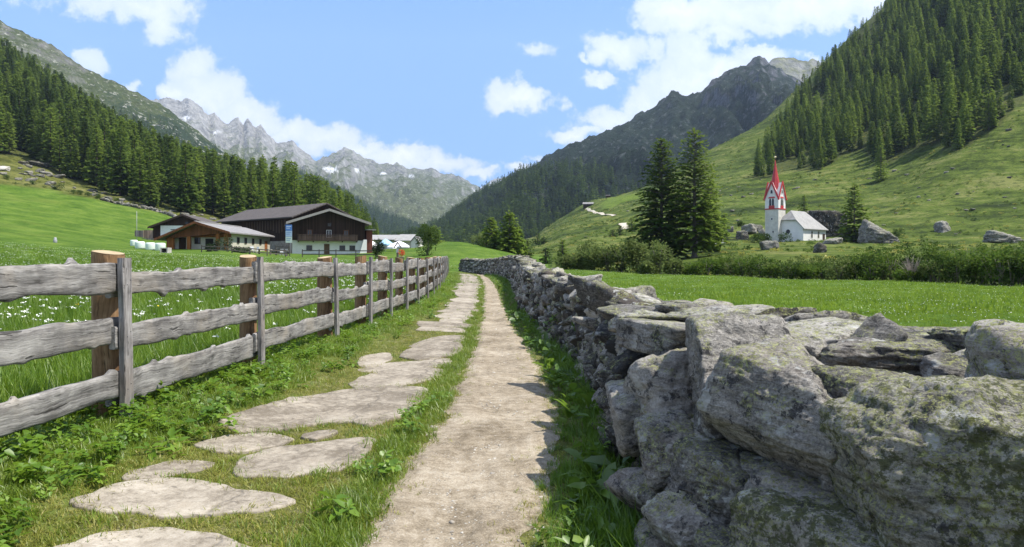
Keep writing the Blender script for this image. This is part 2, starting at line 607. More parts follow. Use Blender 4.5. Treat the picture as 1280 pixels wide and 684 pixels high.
def ground_z(x, y, rough=True):
    x, y = np.broadcast_arrays(np.asarray(x, float), np.asarray(y, float))
    sh = x.shape
    x, y = x.ravel(), y.ravel()
    d = np.maximum(y, 8.0)
    px = np.clip(640 + FOC * x / d, PXK[0], PXK[-1])
    # interpolate across columns, smoothly
    j = np.clip(np.searchsorted(PXK, px) - 1, 0, len(PXK) - 2)
    fd = np.clip(np.interp(d, DK, np.arange(len(DK))), 0, len(DK) - 1.001)
    k = fd.astype(int)
    a = fd - k
    def col(jj):
        jj = np.clip(jj, 0, len(PXK) - 1)
        return ZK[jj, k] * (1 - a) + ZK[jj, k + 1] * a
    t = (px - PXK[j]) / (PXK[j + 1] - PXK[j])
    y0, y1 = col(j), col(j + 1)
    m0 = np.where(j > 0, (y1 - col(j - 1)) / (PXK[j + 1] - PXK[np.maximum(j - 1, 0)]), (y1 - y0) / (PXK[j + 1] - PXK[j]))
    m1 = np.where(j < len(PXK) - 2, (col(j + 2) - y0) / (PXK[np.minimum(j + 2, len(PXK) - 1)] - PXK[j]), (y1 - y0) / (PXK[j + 1] - PXK[j]))
    h = PXK[j + 1] - PXK[j]
    z = (2*t**3 - 3*t**2 + 1) * y0 + (t**3 - 2*t**2 + t) * h * m0 + (-2*t**3 + 3*t**2) * y1 + (t**3 - t**2) * h * m1
    b = sstep(9, 17, y)
    z = near_z(x, y) * (1 - b) + z * b
    if rough:
        P = np.stack([x, y, np.zeros_like(x)], 1)
        amp = sstep(75, 170, np.hypot(x, y))
        z = z + amp * (1.3 * fbm(P / 26.0, 4, seed=3) * sstep(120, 300, np.hypot(x, y)) + 0.45 * fbm(P / 9.0, 4, seed=9))
        z = z + 0.018 * fbm(P / 0.8, 3, seed=5) * (1 - amp) * sstep(-1.4, -2.2, x)
        z = z + 0.012 * fbm(P / 0.6, 3, seed=6) * (1 - amp)
    return z.reshape(sh)


DRAY = np.concatenate([np.arange(1.5, 60, 0.05), np.arange(60, 700, 0.4)])


def hit(px, py, dmin=0.0):
    """where the sight line of photograph pixel (px, py) meets the terrain"""
    D = DRAY[DRAY >= dmin]
    xs = (px - 640) / FOC * D
    zr = EYE + (HOR - py) / FOC * D
    zg = ground_z(xs, D)
    w_ = np.nonzero(zg >= zr)[0]
    i = w_[0] if len(w_) else int(np.argmin((zr - zg) / D))
    return Vector((xs[i], D[i], zg[i]))


def foot(px, d):
    x = (px - 640) / FOC * d
    return Vector((x, d, float(ground_z([x], [d])[0])))


def proj(x, y, z):
    return 640 + FOC * np.asarray(x) / np.asarray(y), HOR - FOC * (np.asarray(z) - EYE) / np.asarray(y)


def flat(px, py, z=0.0):
    d = (EYE - z) * FOC / (py - HOR)
    return ((px - 640) / FOC * d, d)


# zones, as outlines over the ground (given in photograph pixels of the ground point)
LEFT_FOREST = [(-1300, 110), (-300, 165), (0, 194), (35, 198), (62, 213), (100, 229), (150, 244), (172, 256), (195, 262), (240, 268), (262, 268), (285, 276), (320, 285), (345, 290), (480, 306), (480, 180), (300, 100), (0, -20), (-600, -300), (-1300, -500)]
RIGHT_FOREST = [(940, 222), (948, 195), (968, 165), (1000, 126), (1020, 96), (1060, 52), (1105, 8), (1120, -350), (3200, -700), (3200, -120), (2000, 30), (1400, 75), (1280, 126), (1238, 166), (1192, 193), (1160, 180), (1138, 192), (1115, 203), (1092, 205), (1078, 188), (1050, 196), (1022, 214), (985, 212), (962, 222)]
FIELD_EDGE = [(-1300, 160), (-300, 215), (0, 230), (60, 237), (120, 249), (170, 259), (205, 266), (235, 276), (280, 292), (330, 303), (420, 300), (480, 300)]
MEADOW_D = [(-1300, 60), (280, 60), (620, 130), (690, 82), (700, 70), (800, 66), (900, 60), (1000, 54), (1110, 47), (1280, 41), (1500, 38), (3200, 30)]


def zone_masks(x, y, z):
    d = np.maximum(y, 1.0)
    px, py = proj(x, d, z)
    fe = np.interp(px, [p for p, _ in FIELD_EDGE], [q for _, q in FIELD_EDGE])
    j = 3.0 * gnoise(np.stack([x / 7, y / 7, 0 * x], 1), 21)
    lush = np.where(px < 480, sstep(-2, 3, py + j - fe), 1.0)
    lush = np.where((px >= 480) & (px < 700), 1 - sstep(140, 160, d), lush)
    md = np.interp(px, [p for p, _ in MEADOW_D], [q for _, q in MEADOW_D])
    lush = np.where(px >= 690, 1 - sstep(-1.5, 1.5, d - md), lush)
    lush = np.where(y < 14, 1.0, lush)
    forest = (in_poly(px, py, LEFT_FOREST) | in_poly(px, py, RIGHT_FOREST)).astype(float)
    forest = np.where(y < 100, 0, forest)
    dry = np.where((px < 480) & (y > 20), 1 - lush, 0.0)
    hay = in_poly(px, py, [(748, 257), (760, 248), (800, 240), (835, 236), (835, 243), (790, 250), (757, 262)]).astype(float)
    return lush, forest, dry, hay


def make_terrain():
    rows = [-14, -10, -7, -5, -3.5, -2, -1, 0, 0.6]
    d = 1.1
    while d < 760:
        rows.append(d)
        d *= 1.0135 if d > 15 else 1.02
    rows = np.array(rows)
    cols = np.concatenate([np.arange(-1300, -60, 31), np.arange(-60, 1340, 5.0), np.arange(1340, 3200, 31)])
    X = (cols[None, :] - 640) / FOC * np.maximum(rows, 6.0)[:, None]
    Y = np.repeat(rows[:, None], len(cols), 1)
    x, y = X.ravel(), Y.ravel()
    z = ground_z(x, y)
    lush, forest, dry, hay = zone_masks(x, y, z)
    fnc = np.interp(y, [-14, 6, 9, 12, 17, 20, 25, 30, 35, 45, 54, 60], [-3.4, -3.32, -3.2, -3.07, -2.90, -2.78, -2.84, -3.1, -3.4, -4.15, -4.85, -5.3])
    wal = np.interp(y, [-14, 0, 2, 3.7, 10, 13, 20, 35, 45, 52, 58, 63], [1.0, 1.2, 1.0, 0.7, 1.0, 0.7, 0.4, 0.15, -0.3, -1, -2.2, -3.8])
    worn = np.where(y < 62, sstep(0.1, 1.3, x - fnc) * sstep(0.25, -0.05, x - wal), 0.0)
    me = np_mesh('terrain', np.stack([x, y, z], 1), grid_faces(len(rows), len(cols))[:, ::1], True,
                 {'lush': lush, 'forest': forest, 'dry': dry, 'hay': hay, 'worn': worn})
    return me


def terrain_material():
    m, t, out = new_mat('alpine_ground')
    c = t.coord()
    lush, forest, dry, hay = (t.attr(k) for k in ('lush', 'forest', 'dry', 'hay'))
    n1 = t.noise(c, 0.035, 5, 0.6)
    n2 = t.noise(c, 0.22, 5, 0.65)
    n3 = t.noise(c, 1.6, 5, 0.7)
    n4 = t.noise(c, 14.0, 4, 0.7)
    # mown meadow
    fm = t.math('ADD', t.math('MULTIPLY', n2, 0.5), t.math('ADD', t.math('MULTIPLY', n3, 0.3), t.math('MULTIPLY', n4, 0.25)))
    meadow = t.ramp(fm, [(0.44, (0.044, 0.090, 0.009)), (0.53, (0.078, 0.138, 0.015)), (0.62, (0.128, 0.185, 0.030))])
    meadow = t.mix(t.rng(t.noise(c, 0.09, 3), 0.56, 0.70, 0, 0.4), meadow, (0.13, 0.165, 0.03))
    # rough pasture: terracettes along the slope, tufts, bare patches and stones
    pos = t.node('ShaderNodeNewGeometry', out='Position')
    pz = t.node('ShaderNodeCombineXYZ', {0: t.math('MULTIPLY', t.sep(pos, 0), 0.05), 1: t.math('MULTIPLY', t.sep(pos, 1), 0.05), 2: t.math('MULTIPLY', t.sep(pos, 2), 0.9)})
    terr = t.noise(pz, 0.55, 5, 0.65, 0.6)
    fp = t.math('ADD', t.math('ADD', t.math('MULTIPLY', n1, 0.35), t.math('MULTIPLY', n2, 0.30)), t.math('ADD', t.math('MULTIPLY', terr, 0.28), t.math('MULTIPLY', n3, 0.22)))
    past = t.ramp(fp, [(0.49, (0.018, 0.030, 0.005)), (0.55, (0.052, 0.078, 0.011)), (0.595, (0.082, 0.115, 0.016)), (0.65, (0.150, 0.160, 0.048))])
    past = t.mix(t.rng(n3, 0.64, 0.72, 0, 0.55), past, (0.035, 0.045, 0.012))
    dryc = t.ramp(fp, [(0.47, (0.045, 0.050, 0.012)), (0.57, (0.115, 0.115, 0.028)), (0.67, (0.19, 0.18, 0.065))])
    past = t.mix(t.math('MULTIPLY', dry, 0.75), past, dryc)
    past = t.mix(t.math('MULTIPLY', hay, 0.8), past, (0.115, 0.17, 0.022))
    past = t.mix(t.rng(t.noise(c, 0.55, 6, 0.75), 0.53, 0.60, 0, 0.75), past, (0.030, 0.044, 0.009))
    stn = t.math('MULTIPLY', t.rng(t.noise(c, 0.9, 4, 0.75), 0.66, 0.69), t.rng(t.noise(c, 0.05, 3), 0.48, 0.62))
    past = t.mix(t.math('MULTIPLY', stn, 0.85), past, (0.34, 0.335, 0.31))
    col = t.mix(lush, past, meadow)
    wv_ = t.math('ADD', t.math('MULTIPLY', n3, 0.5), t.math('MULTIPLY', n4, 0.6))
    col = t.mix(t.math('MULTIPLY', t.attr('worn'), 0.92), col, t.ramp(wv_, [(0.42, (0.060, 0.070, 0.016)), (0.55, (0.115, 0.120, 0.034)), (0.68, (0.215, 0.185, 0.105))]))
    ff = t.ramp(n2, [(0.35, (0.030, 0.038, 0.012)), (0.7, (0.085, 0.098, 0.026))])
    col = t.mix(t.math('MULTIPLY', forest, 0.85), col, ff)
    h = t.math('ADD', t.math('ADD', t.math('MULTIPLY', n3, 0.5), t.math('MULTIPLY', n4, 0.06)), t.math('MULTIPLY', t.math('MULTIPLY', terr, 1.6), t.math('SUBTRACT', 1.0, lush)))
    nm = t.bump(h, 0.8, 0.7)
    principled(t, out, col, 0.95, nm, 0.1)
    return m


M_GROUND = terrain_material()
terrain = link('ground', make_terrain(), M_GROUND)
tag(terrain, kind='structure')


# ================================================================== mountains
def mountain(name, mat, ridge, base, d_ridge, d_base, amp, nscale, nrow=120, step=4, prof=1.0, seed=0, back=0.45, jag=1.0, snow=None, octs=6, dvar=0.0):
    pxr = np.array([p for p, _ in ridge], float)
    cols = np.arange(pxr[0], pxr[-1] + 1, step)
    yr = np.interp(cols, pxr, [q for _, q in ridge])
    yb = np.interp(cols, [p for p, _ in base], [q for _, q in base])
    dr = np.interp(cols, [p for p, _ in d_ridge], [q for _, q in d_ridge])
    db = np.interp(cols, [p for p, _ in d_base], [q for _, q in d_base])
    nb = nrow // 4
    T = np.concatenate([np.linspace(-0.12, 1, nrow), np.linspace(1, 1 + back, nb + 1)[1:]])
    zr = EYE + (HOR - yr) * dr / FOC
    zb = EYE + (HOR - yb) * db / FOC
    D = db + (dr - db) * T[:, None]
    X = (cols - 640) / FOC * np.where(T[:, None] <= 1, D, D)
    Tc = np.clip(T, 0, 1)[:, None]
    Z = zb + (zr - zb) * (Tc ** prof) + np.minimum(T[:, None], 0) * abs(zr - zb)
    over = np.maximum(T[:, None] - 1, 0)
    Z = Z - over * 1.4 * (zr - zb)
    P = np.stack([X.ravel(), D.ravel() * 0.30, 0 * X.ravel() + 3.7], 1) / nscale
    P = P + 0.35 * np.stack([gnoise(P * 0.9, 90 + seed), gnoise(P * 0.9, 91 + seed), 0 * P[:, 0]], 1)
    nz = (ridged(P, octs, 0.56, seed=seed) - 0.55) * amp
    Tq = np.clip(T, 0, 1)[:, None]
    env = 2.6 * Tq * (1 - Tq) ** 1.3
    env = np.maximum(env, 0.13 * jag * sstep(0.5, 0.9, T)[:, None])
    nz = nz - amp * 0.35 * np.broadcast_to(sstep(0.5, 0.9, T)[:, None], Z.shape).ravel()
    edge = sstep(0, 40, cols - cols[0]) * sstep(0, 40, cols[-1] - cols)
    hs_ = np.clip((zr - zb) / np.max(zr - zb) * 1.25, 0.10, 1.0)
    env = env * edge * hs_
    Z = Z + nz.reshape(Z.shape) * env * sstep(-0.12, 0.05, T)[:, None]
    # the crest itself is broken into teeth
    xs = X[nrow - 1] / nscale
    tooth = ridged(np.stack([xs * 5.0, xs * 0 + seed, xs * 0], 1), 5, 0.6, seed=seed + 5) - 0.9
    Z = Z + (tooth * amp * 0.065 * jag)[None, :] * sstep(0.72, 1.0, Tc) * edge * hs_
    # small crags all over
    P2 = np.stack([X.ravel(), D.ravel(), Z.ravel()], 1) / (nscale * 0.12)
    Z = Z + (fbm(P2, 4, 0.6, seed=seed + 40).reshape(Z.shape)) * amp * 0.085
    me_attr = {}
    if snow:
        px, py = proj(X.ravel(), D.ravel(), Z.ravel())
        s = np.zeros(len(px))
        wob = fbm(np.stack([px / 5, py / 4, 0 * px], 1), 4, seed=77) * 0.9
        for (sx, sy, ax, ay) in snow:
            s = np.maximum(s, 1 - np.hypot((px - sx) / ax, (py - sy) / ay) + wob)
        me_attr['snow'] = sstep(0.15, 0.5, s)
    me = np_mesh(name, np.stack([X.ravel(), D.ravel(), Z.ravel()], 1), grid_faces(len(T), len(cols)), True, me_attr)
    return tag(link(name, me, mat), kind='structure')


def mountain_mat(name, rock, grass, sc, tree=None, green_lo=0.3, green_hi=0.6, snow=False, zmix=None, streak=1.0, bump=0.8, spots=0.0, spot_scale=30):
    m, t, out = new_mat(name)
    pos = t.node('ShaderNodeNewGeometry', out='Position')
    nrm = t.node('ShaderNodeNewGeometry', out='Normal')
    nz = t.sep(nrm, 2)
    p = t.vmath('SCALE', pos, 1.0 / sc)
    n1 = t.noise(p, 1.0, 6, 0.62)
    n2 = t.noise(p, 5.0, 7, 0.68)
    n3 = t.noise(t.stretch(p, (9, 9, 1.4)), 1.6, 6, 0.7, 0.3)
    rf = t.math('ADD', t.math('MULTIPLY', n1, 0.3), t.math('ADD', t.math('MULTIPLY', n2, 0.45), t.math('MULTIPLY', n3, 0.35 * streak)))
    rc = t.ramp(rf, [(0.44, tuple(k * 0.42 for k in rock)), (0.55, rock), (0.66, tuple(min(1, k * 1.6) for k in rock))])
    gf = t.noise(p, 9.0, 6, 0.7)
    gc = t.ramp(gf, [(0.35, tuple(k * 0.55 for k in grass)), (0.65, tuple(k * 1.35 for k in grass))])
    g = t.math('ADD', t.math('ADD', nz, t.math('MULTIPLY_ADD', n1, 0.7, -0.35)), t.math('MULTIPLY_ADD', n2, 1.1, -0.55))
    if zmix:
        g = t.math('ADD', g, t.rng(t.sep(pos, 2), zmix[0], zmix[1], zmix[2], zmix[3]))
    col = t.mix(t.rng(g, green_lo, green_hi), rc, gc)
    if tree:
        tf = t.noise(p, 26.0, 4, 0.6)
        tm = t.math('ADD', t.rng(t.sep(pos, 2), tree[1], tree[2], 0.35, -0.35), t.math('ADD', t.math('MULTIPLY_ADD', n1, 0.9, -0.45), t.math('MULTIPLY_ADD', tf, 0.7, -0.35)))
        col = t.mix(t.rng(tm, -0.04, 0.04), col, t.ramp(tf, [(0.35, tuple(k * 0.5 for k in tree[0])), (0.65, tuple(k * 1.4 for k in tree[0]))]))
    if spots:
        sp = t.noise(p, spot_scale, 5, 0.75)
        col = t.mix(t.math('MULTIPLY', t.rng(sp, 0.57, 0.63), spots), col, tuple(min(1, k * 1.9) for k in rock))
    if snow:
        col = t.mix(t.attr('snow'), col, (0.85, 0.87, 0.9))
    h = t.math('ADD', t.math('MULTIPLY', n2, 0.7), t.math('ADD', t.math('MULTIPLY', n3, 0.5), t.math('MULTIPLY', gf, 0.3)))
    nm = t.bump(h, bump, sc * 0.18)
    principled(t, out, col, 0.95, nm, 0.1)
    return m


# far jagged range that closes the valley
mountain('far_mountain_range', mountain_mat('far_range_rock', (0.33, 0.325, 0.31), (0.120, 0.140, 0.060), 300, zmix=(150, 760, 0.36, -0.50), green_lo=0.50, green_hi=0.90, snow=True, bump=1.0, spots=0.5),
         [(60, 120), (150, 135), (190, 128), (205, 127), (222, 129), (240, 127), (250, 135), (262, 149), (268, 145), (280, 158), (290, 155), (298, 150), (304, 160), (310, 152), (318, 163), (326, 160), (335, 172), (345, 182),
          (355, 180), (366, 179), (375, 186), (386, 196), (396, 202), (406, 197), (418, 192), (431, 186), (440, 188), (452, 197), (468, 205), (482, 206), (497, 204), (508, 210), (522, 211), (540, 213), (556, 221), (574, 221), (588, 228), (604, 238), (640, 262), (700, 290)],
         [(60, 300), (700, 300)], [(60, 3400), (700, 4600)], [(60, 1700), (700, 2300)], 170, 400, nrow=200, step=2, prof=1.25, seed=4, jag=0.75, snow=[(413, 213, 9, 5), (446, 213, 6, 2.5), (232, 148, 5, 3), (272, 165, 6, 2), (480, 217, 5, 2), (598, 240, 5, 3), (515, 220, 4, 2)])
# a last snowy peak seen over the notch
mountain('far_snowy_peak', mountain_mat('snowy_peak_rock', (0.34, 0.33, 0.33), (0.17, 0.18, 0.09), 500, green_lo=0.9, green_hi=1.3, snow=True),
         [(500, 300), (560, 262), (590, 245), (604, 233), (614, 226), (626, 223), (638, 222), (652, 214), (680, 205), (760, 190)], [(500, 300), (760, 300)], [(560, 6200), (760, 6200)], [(560, 4800), (760, 4800)], 160, 500, nrow=60, step=2, seed=14, jag=0.5,
         snow=[(604, 236, 8, 5), (622, 231, 12, 3), (612, 243, 5, 8)])
# rocky shoulder above the left forest
mountain('rocky_mountain', mountain_mat('left_shoulder_rock', (0.25, 0.245, 0.22), (0.075, 0.095, 0.030), 70, tree=((0.030, 0.05, 0.018), 160, 380), zmix=(120, 360, 0.40, -0.12), green_lo=0.46, green_hi=0.72, spots=0.8, spot_scale=5, bump=1.0),
         [(-700, -170), (-300, -60), (0, 28), (30, 42), (60, 56), (90, 76), (110, 88), (122, 93), (140, 102), (160, 112), (178, 120), (196, 130), (214, 141), (230, 152), (262, 178), (300, 205), (360, 245), (430, 284), (500, 316), (560, 330)],
         [(-700, 300), (560, 318)], [(-700, 1150), (480, 1500)], [(-700, 520), (480, 760)], 60, 150, nrow=150, step=4, prof=1.05, seed=23, jag=0.5)
# blue wooded spur below the far range
mountain('wooded_spur', mountain_mat('spur_forest', (0.10, 0.11, 0.10), (0.026, 0.048, 0.022), 90, tree=((0.018, 0.034, 0.016), 260, 420), green_lo=0.2, green_hi=0.5),
         [(230, 290), (300, 250), (340, 228), (370, 214), (400, 226), (430, 242), (470, 263), (500, 276), (530, 288), (560, 298), (640, 318)], [(230, 308), (640, 316)], [(230, 2000), (640, 2500)], [(230, 1200), (640, 1500)], 60, 200, nrow=70, step=3, seed=33, jag=0.3)
# dark mountain on the right of the valley
mountain('dark_mountain', mountain_mat('dark_mountain_rock', (0.125, 0.128, 0.138), (0.020, 0.032, 0.018), 150, tree=((0.012, 0.024, 0.012), 130, 420), zmix=(150, 560, 0.30, -0.20), green_lo=0.50, green_hi=0.70, spots=0.35, spot_scale=9, bump=1.0),
         [(440, 330), (500, 305), (540, 288), (560, 275), (585, 256), (610, 241), (640, 222), (665, 208), (690, 192), (715, 182), (740, 171), (765, 161), (790, 150), (812, 137), (828, 126), (840, 115), (850, 117), (862, 122), (875, 119), (888, 106), (905, 94), (925, 85),
          (938, 80), (950, 73), (962, 80), (985, 93), (1010, 112), (1100, 180), (1250, 260)],
         [(440, 318), (1250, 318)], [(500, 1500), (1250, 2000)], [(500, 700), (1250, 900)], 120, 260, nrow=180, step=3, prof=1.1, seed=52, jag=0.14)
mountain('sunlit_peak', mountain_mat('sunlit_peak_rock', (0.27, 0.26, 0.25), (0.17, 0.17, 0.07), 260, green_lo=0.55, green_hi=0.9),
         [(860, 300), (900, 130), (950, 88), (968, 76), (980, 73), (992, 74), (1005, 78), (1022, 76), (1040, 90), (1100, 120), (1200, 180)], [(860, 300), (1200, 300)], [(900, 2900), (1200, 2900)], [(900, 2100), (1200, 2100)], 110, 260, nrow=70, step=3, seed=61, jag=0.4)


# ================================================================== the air between here and the far range
hz_mb = MB()
hz_mb.span(-5200, 5200, -220, 8600, -170, 2600)
m, t, out = new_mat('valley_air')
vol = t.node('ShaderNodeVolumePrincipled', {'Color': (0.60, 0.76, 1.0, 1), 'Density': 0.000075, 'Anisotropy': 0.1})
t.l.new(vol, out.inputs['Volume'])
haze = hz_mb.build('haze', m)
tag(haze, kind='stuff')


# ================================================================== trees
def tri_sprays(base, dirv, length, width, droop, rng, roll=None):
    """flat kite-shaped needle sprays: arrays of base points, directions"""
    n = len(base)
    d = dirv / np.linalg.norm(dirv, axis=1, keepdims=True)
    up = np.tile([0, 0, 1.0], (n, 1)) + rng.normal(0, 0.35, (n, 3))
    s = np.cross(d, up)
    s /= np.linalg.norm(s, axis=1, keepdims=True) + 1e-9
    L, W = length[:, None], width[:, None]
    tip = base + d * L
    tip[:, 2] -= droop * length
    m1 = base + d * L * 0.45 + s * W
    m2 = base + d * L * 0.45 - s * W
    sag = rng.uniform(-0.15, 0.3, n) * width
    m1[:, 2] -= sag
    m2[:, 2] -= sag
    V = np.stack([base, m1, tip, m2], 1).reshape(-1, 3)
    i = np.arange(n)[:, None] * 4
    return V, np.concatenate([i, i + 1, i + 2, i + 3], 1)


def conifer_crown(h, rad, rng, whorl_gap=0.55, per=6, spray=0.75, first=0.10, airy=0.0, droop=0.25, upsweep=0.15, shape=0.85, sprays_per_m=3.2, wfac=0.36):
    """crown of drooping branches, each set with flat sprays; returns vertices, quads and the branch lines"""
    B, Dv, Ls, Ws, lines = [], [], [], [], []
    z = h * first
    while z < h * 0.985:
        t = (z / h - first) / (1 - first)
        prof = (1 - t) ** shape * (0.55 + 0.45 * min(1, (t + 0.04) / 0.16))
        n = max(3, int(per * (0.6 + 0.5 * (1 - t))))
        a0 = rng.uniform(0, 6.28)
        for k in range(n):
            if rng.random() < airy:
                continue
            a = a0 + 6.283 * k / n + rng.normal(0, 0.22)
            L = max(0.18, rad * prof * rng.uniform(0.62, 1.12))
            zz = z + rng.normal(0, whorl_gap * 0.3)
            out = np.array([math.cos(a), math.sin(a), 0])
            el = upsweep + 0.35 * t - droop * (1 - t) * rng.uniform(0.5, 1.4)
            P0 = np.array([0, 0, zz])
            m = max(2, int(L * sprays_per_m))
            tip = P0 + out * L + np.array([0, 0, L * el])
            lines.append((P0, tip))
            for q in range(m):
                f = (q + rng.uniform(0.2, 0.9)) / m
                f = 0.18 + 0.82 * f
                p = P0 + out * L * f + np.array([0, 0, L * (el * f + 0.10 * math.sin(f * 3.1))])
                for sd in (-1, 1):
                    ang = a + sd * rng.uniform(0.35, 1.15) * (1 - 0.5 * f)
                    B.append(p)
                    Dv.append((math.cos(ang), math.sin(ang), el * 0.6 - 0.12 + rng.normal(0, 0.16)))
                    ll = spray * rng.uniform(0.6, 1.25) * (0.55 + 0.6 * (1 - t))
                    Ls.append(ll)
                    Ws.append(ll * wfac * rng.uniform(0.7, 1.3))
            B.append(tip)
            Dv.append((out[0], out[1], el + rng.normal(0, 0.1)))
            Ls.append(spray * 0.7)
            Ws.append(spray * 0.7 * wfac)
        z += whorl_gap * rng.uniform(0.75, 1.25) * (0.65 + 0.5 * (1 - t))
    for k in range(5):
        B.append((0, 0, h * (0.955 + 0.008 * k)))
        a = rng.uniform(0, 6.28)
        Dv.append((0.35 * math.cos(a), 0.35 * math.sin(a), 1.0))
        Ls.append(h * 0.045)
        Ws.append(h * 0.008)
    V, F = tri_sprays(np.array(B, float), np.array(Dv, float), np.array(Ls), np.array(Ws), 0.18, rng)
    return V, F, lines


def trunk_mb(h, r, lines=(), limb=0.04, n=7, keep=1.0, lean=0.0):
    mb = MB()
    pts = [(lean * math.sin(3 * f), lean * math.sin(2 * f + 1) - lean * math.sin(1), h * f) for f in (-0.03, 0, 0.03, 0.15, 0.4, 0.7, 0.97)]
    mb.tube(pts, [r * 1.5, r * 1.4, r * 1.05, r * 0.92, r * 0.66, r * 0.36, r * 0.05], n)
    for (a, b) in lines:
        if random.random() < keep:
            b2 = a + (b - a) * 0.85
            mb.tube([a, (a + b2) / 2 + np.array([0, 0, 0.04]), b2], [limb, limb * 0.7, limb * 0.25], 4, cap=False)
    return mb


M_SPRUCE = leaf_mat('spruce_needles', (0.016, 0.038, 0.012), (0.042, 0.082, 0.022), (0.095, 0.145, 0.042), 0.28, 0.06)
M_LARCH = leaf_mat('larch_needles', (0.044, 0.082, 0.016), (0.105, 0.170, 0.030), (0.18, 0.25, 0.056), 0.40, 0.06)
M_FIR_MID = leaf_mat('pine_needles', (0.030, 0.062, 0.015), (0.076, 0.132, 0.028), (0.14, 0.20, 0.048), 0.36, 0.06)
M_BARK = plain_mat('conifer_bark', (0.085, 0.065, 0.05), 0.95, 0.5, 1.5, 0.1, (1, 1, 0.25))
M_BARK_GREY = plain_mat('grey_bark', (0.13, 0.115, 0.10), 0.95, 0.5, 2.0, 0.1, (1, 1, 0.3))

# the kinds of conifer that grow on both slopes: (trunk mesh, crown mesh, kind)
KINDS = []
for k, (h, rd, gap, per, spr, first, airy, droop, shp, mat, nm) in enumerate([
        (20, 2.9, 0.75, 7, 1.05, 0.06, 0.00, 0.34, 0.88, M_SPRUCE, 'spruce'),
        (20, 2.5, 0.80, 7, 0.95, 0.09, 0.05, 0.38, 0.80, M_SPRUCE, 'spruce'),
        (20, 3.3, 0.95, 6, 1.00, 0.12, 0.12, 0.15, 0.80, M_LARCH, 'larch'),
        (20, 2.9, 0.90, 6, 0.95, 0.15, 0.18, 0.12, 0.72, M_LARCH, 'larch'),
        (20, 3.6, 0.95, 7, 1.10, 0.10, 0.10, 0.20, 0.72, M_FIR_MID, 'pine'),
        (20, 3.0, 0.85, 6, 1.00, 0.16, 0.10, 0.22, 0.78, M_FIR_MID, 'pine')]):
    rg = np.random.default_rng(100 + k)
    V, F, lines = conifer_crown(h, rd, rg, gap * 0.8, per + 1, spr * 1.15, first * 0.7, airy * 0.5, droop, 0.12, shp, 2.0, 0.42)
    cm = np_mesh(nm + '_crown', V, F, False)
    cm.materials.append(mat)
    tb = trunk_mb(h, 0.27, lines[:26:2], 0.05, 6)
    tm = bpy.data.meshes.new(nm + '_trunk')
    tm.from_pydata(tb.v, [], tb.f)
    tm.materials.append(M_BARK)
    KINDS.append((tm, cm, nm))


def scatter_points(poly, n, px_rng, d_rng, seed, min_gap=3.2):
    """random tree feet inside a ground zone, evenly over the real ground area"""
    rg = np.random.default_rng(seed)
    out = []
    cell = {}
    x0 = min((p - 640) / FOC * d for p in px_rng for d in d_rng)
    x1 = max((p - 640) / FOC * d for p in px_rng for d in d_rng)
    N = n * 14
    x = rg.uniform(x0, x1, N)
    y = rg.uniform(*d_rng, N)
    z = ground_z(x, y)
    px, py = proj(x, y, z)
    ok = in_poly(px, py, poly) & (px > px_rng[0]) & (px < px_rng[1])
    for i in np.nonzero(ok)[0]:
        c = (int(x[i] // min_gap), int(y[i] // min_gap))
        if any((c[0] + a, c[1] + b) in cell and math.hypot(x[i] - cell[(c[0] + a, c[1] + b)][0], y[i] - cell[(c[0] + a, c[1] + b)][1]) < min_gap
               for a in (-1, 0, 1) for b in (-1, 0, 1)):
            continue
        cell[c] = (x[i], y[i])
        out.append((x[i], y[i], z[i], px[i], py[i]))
        if len(out) >= n:
            break
    return out


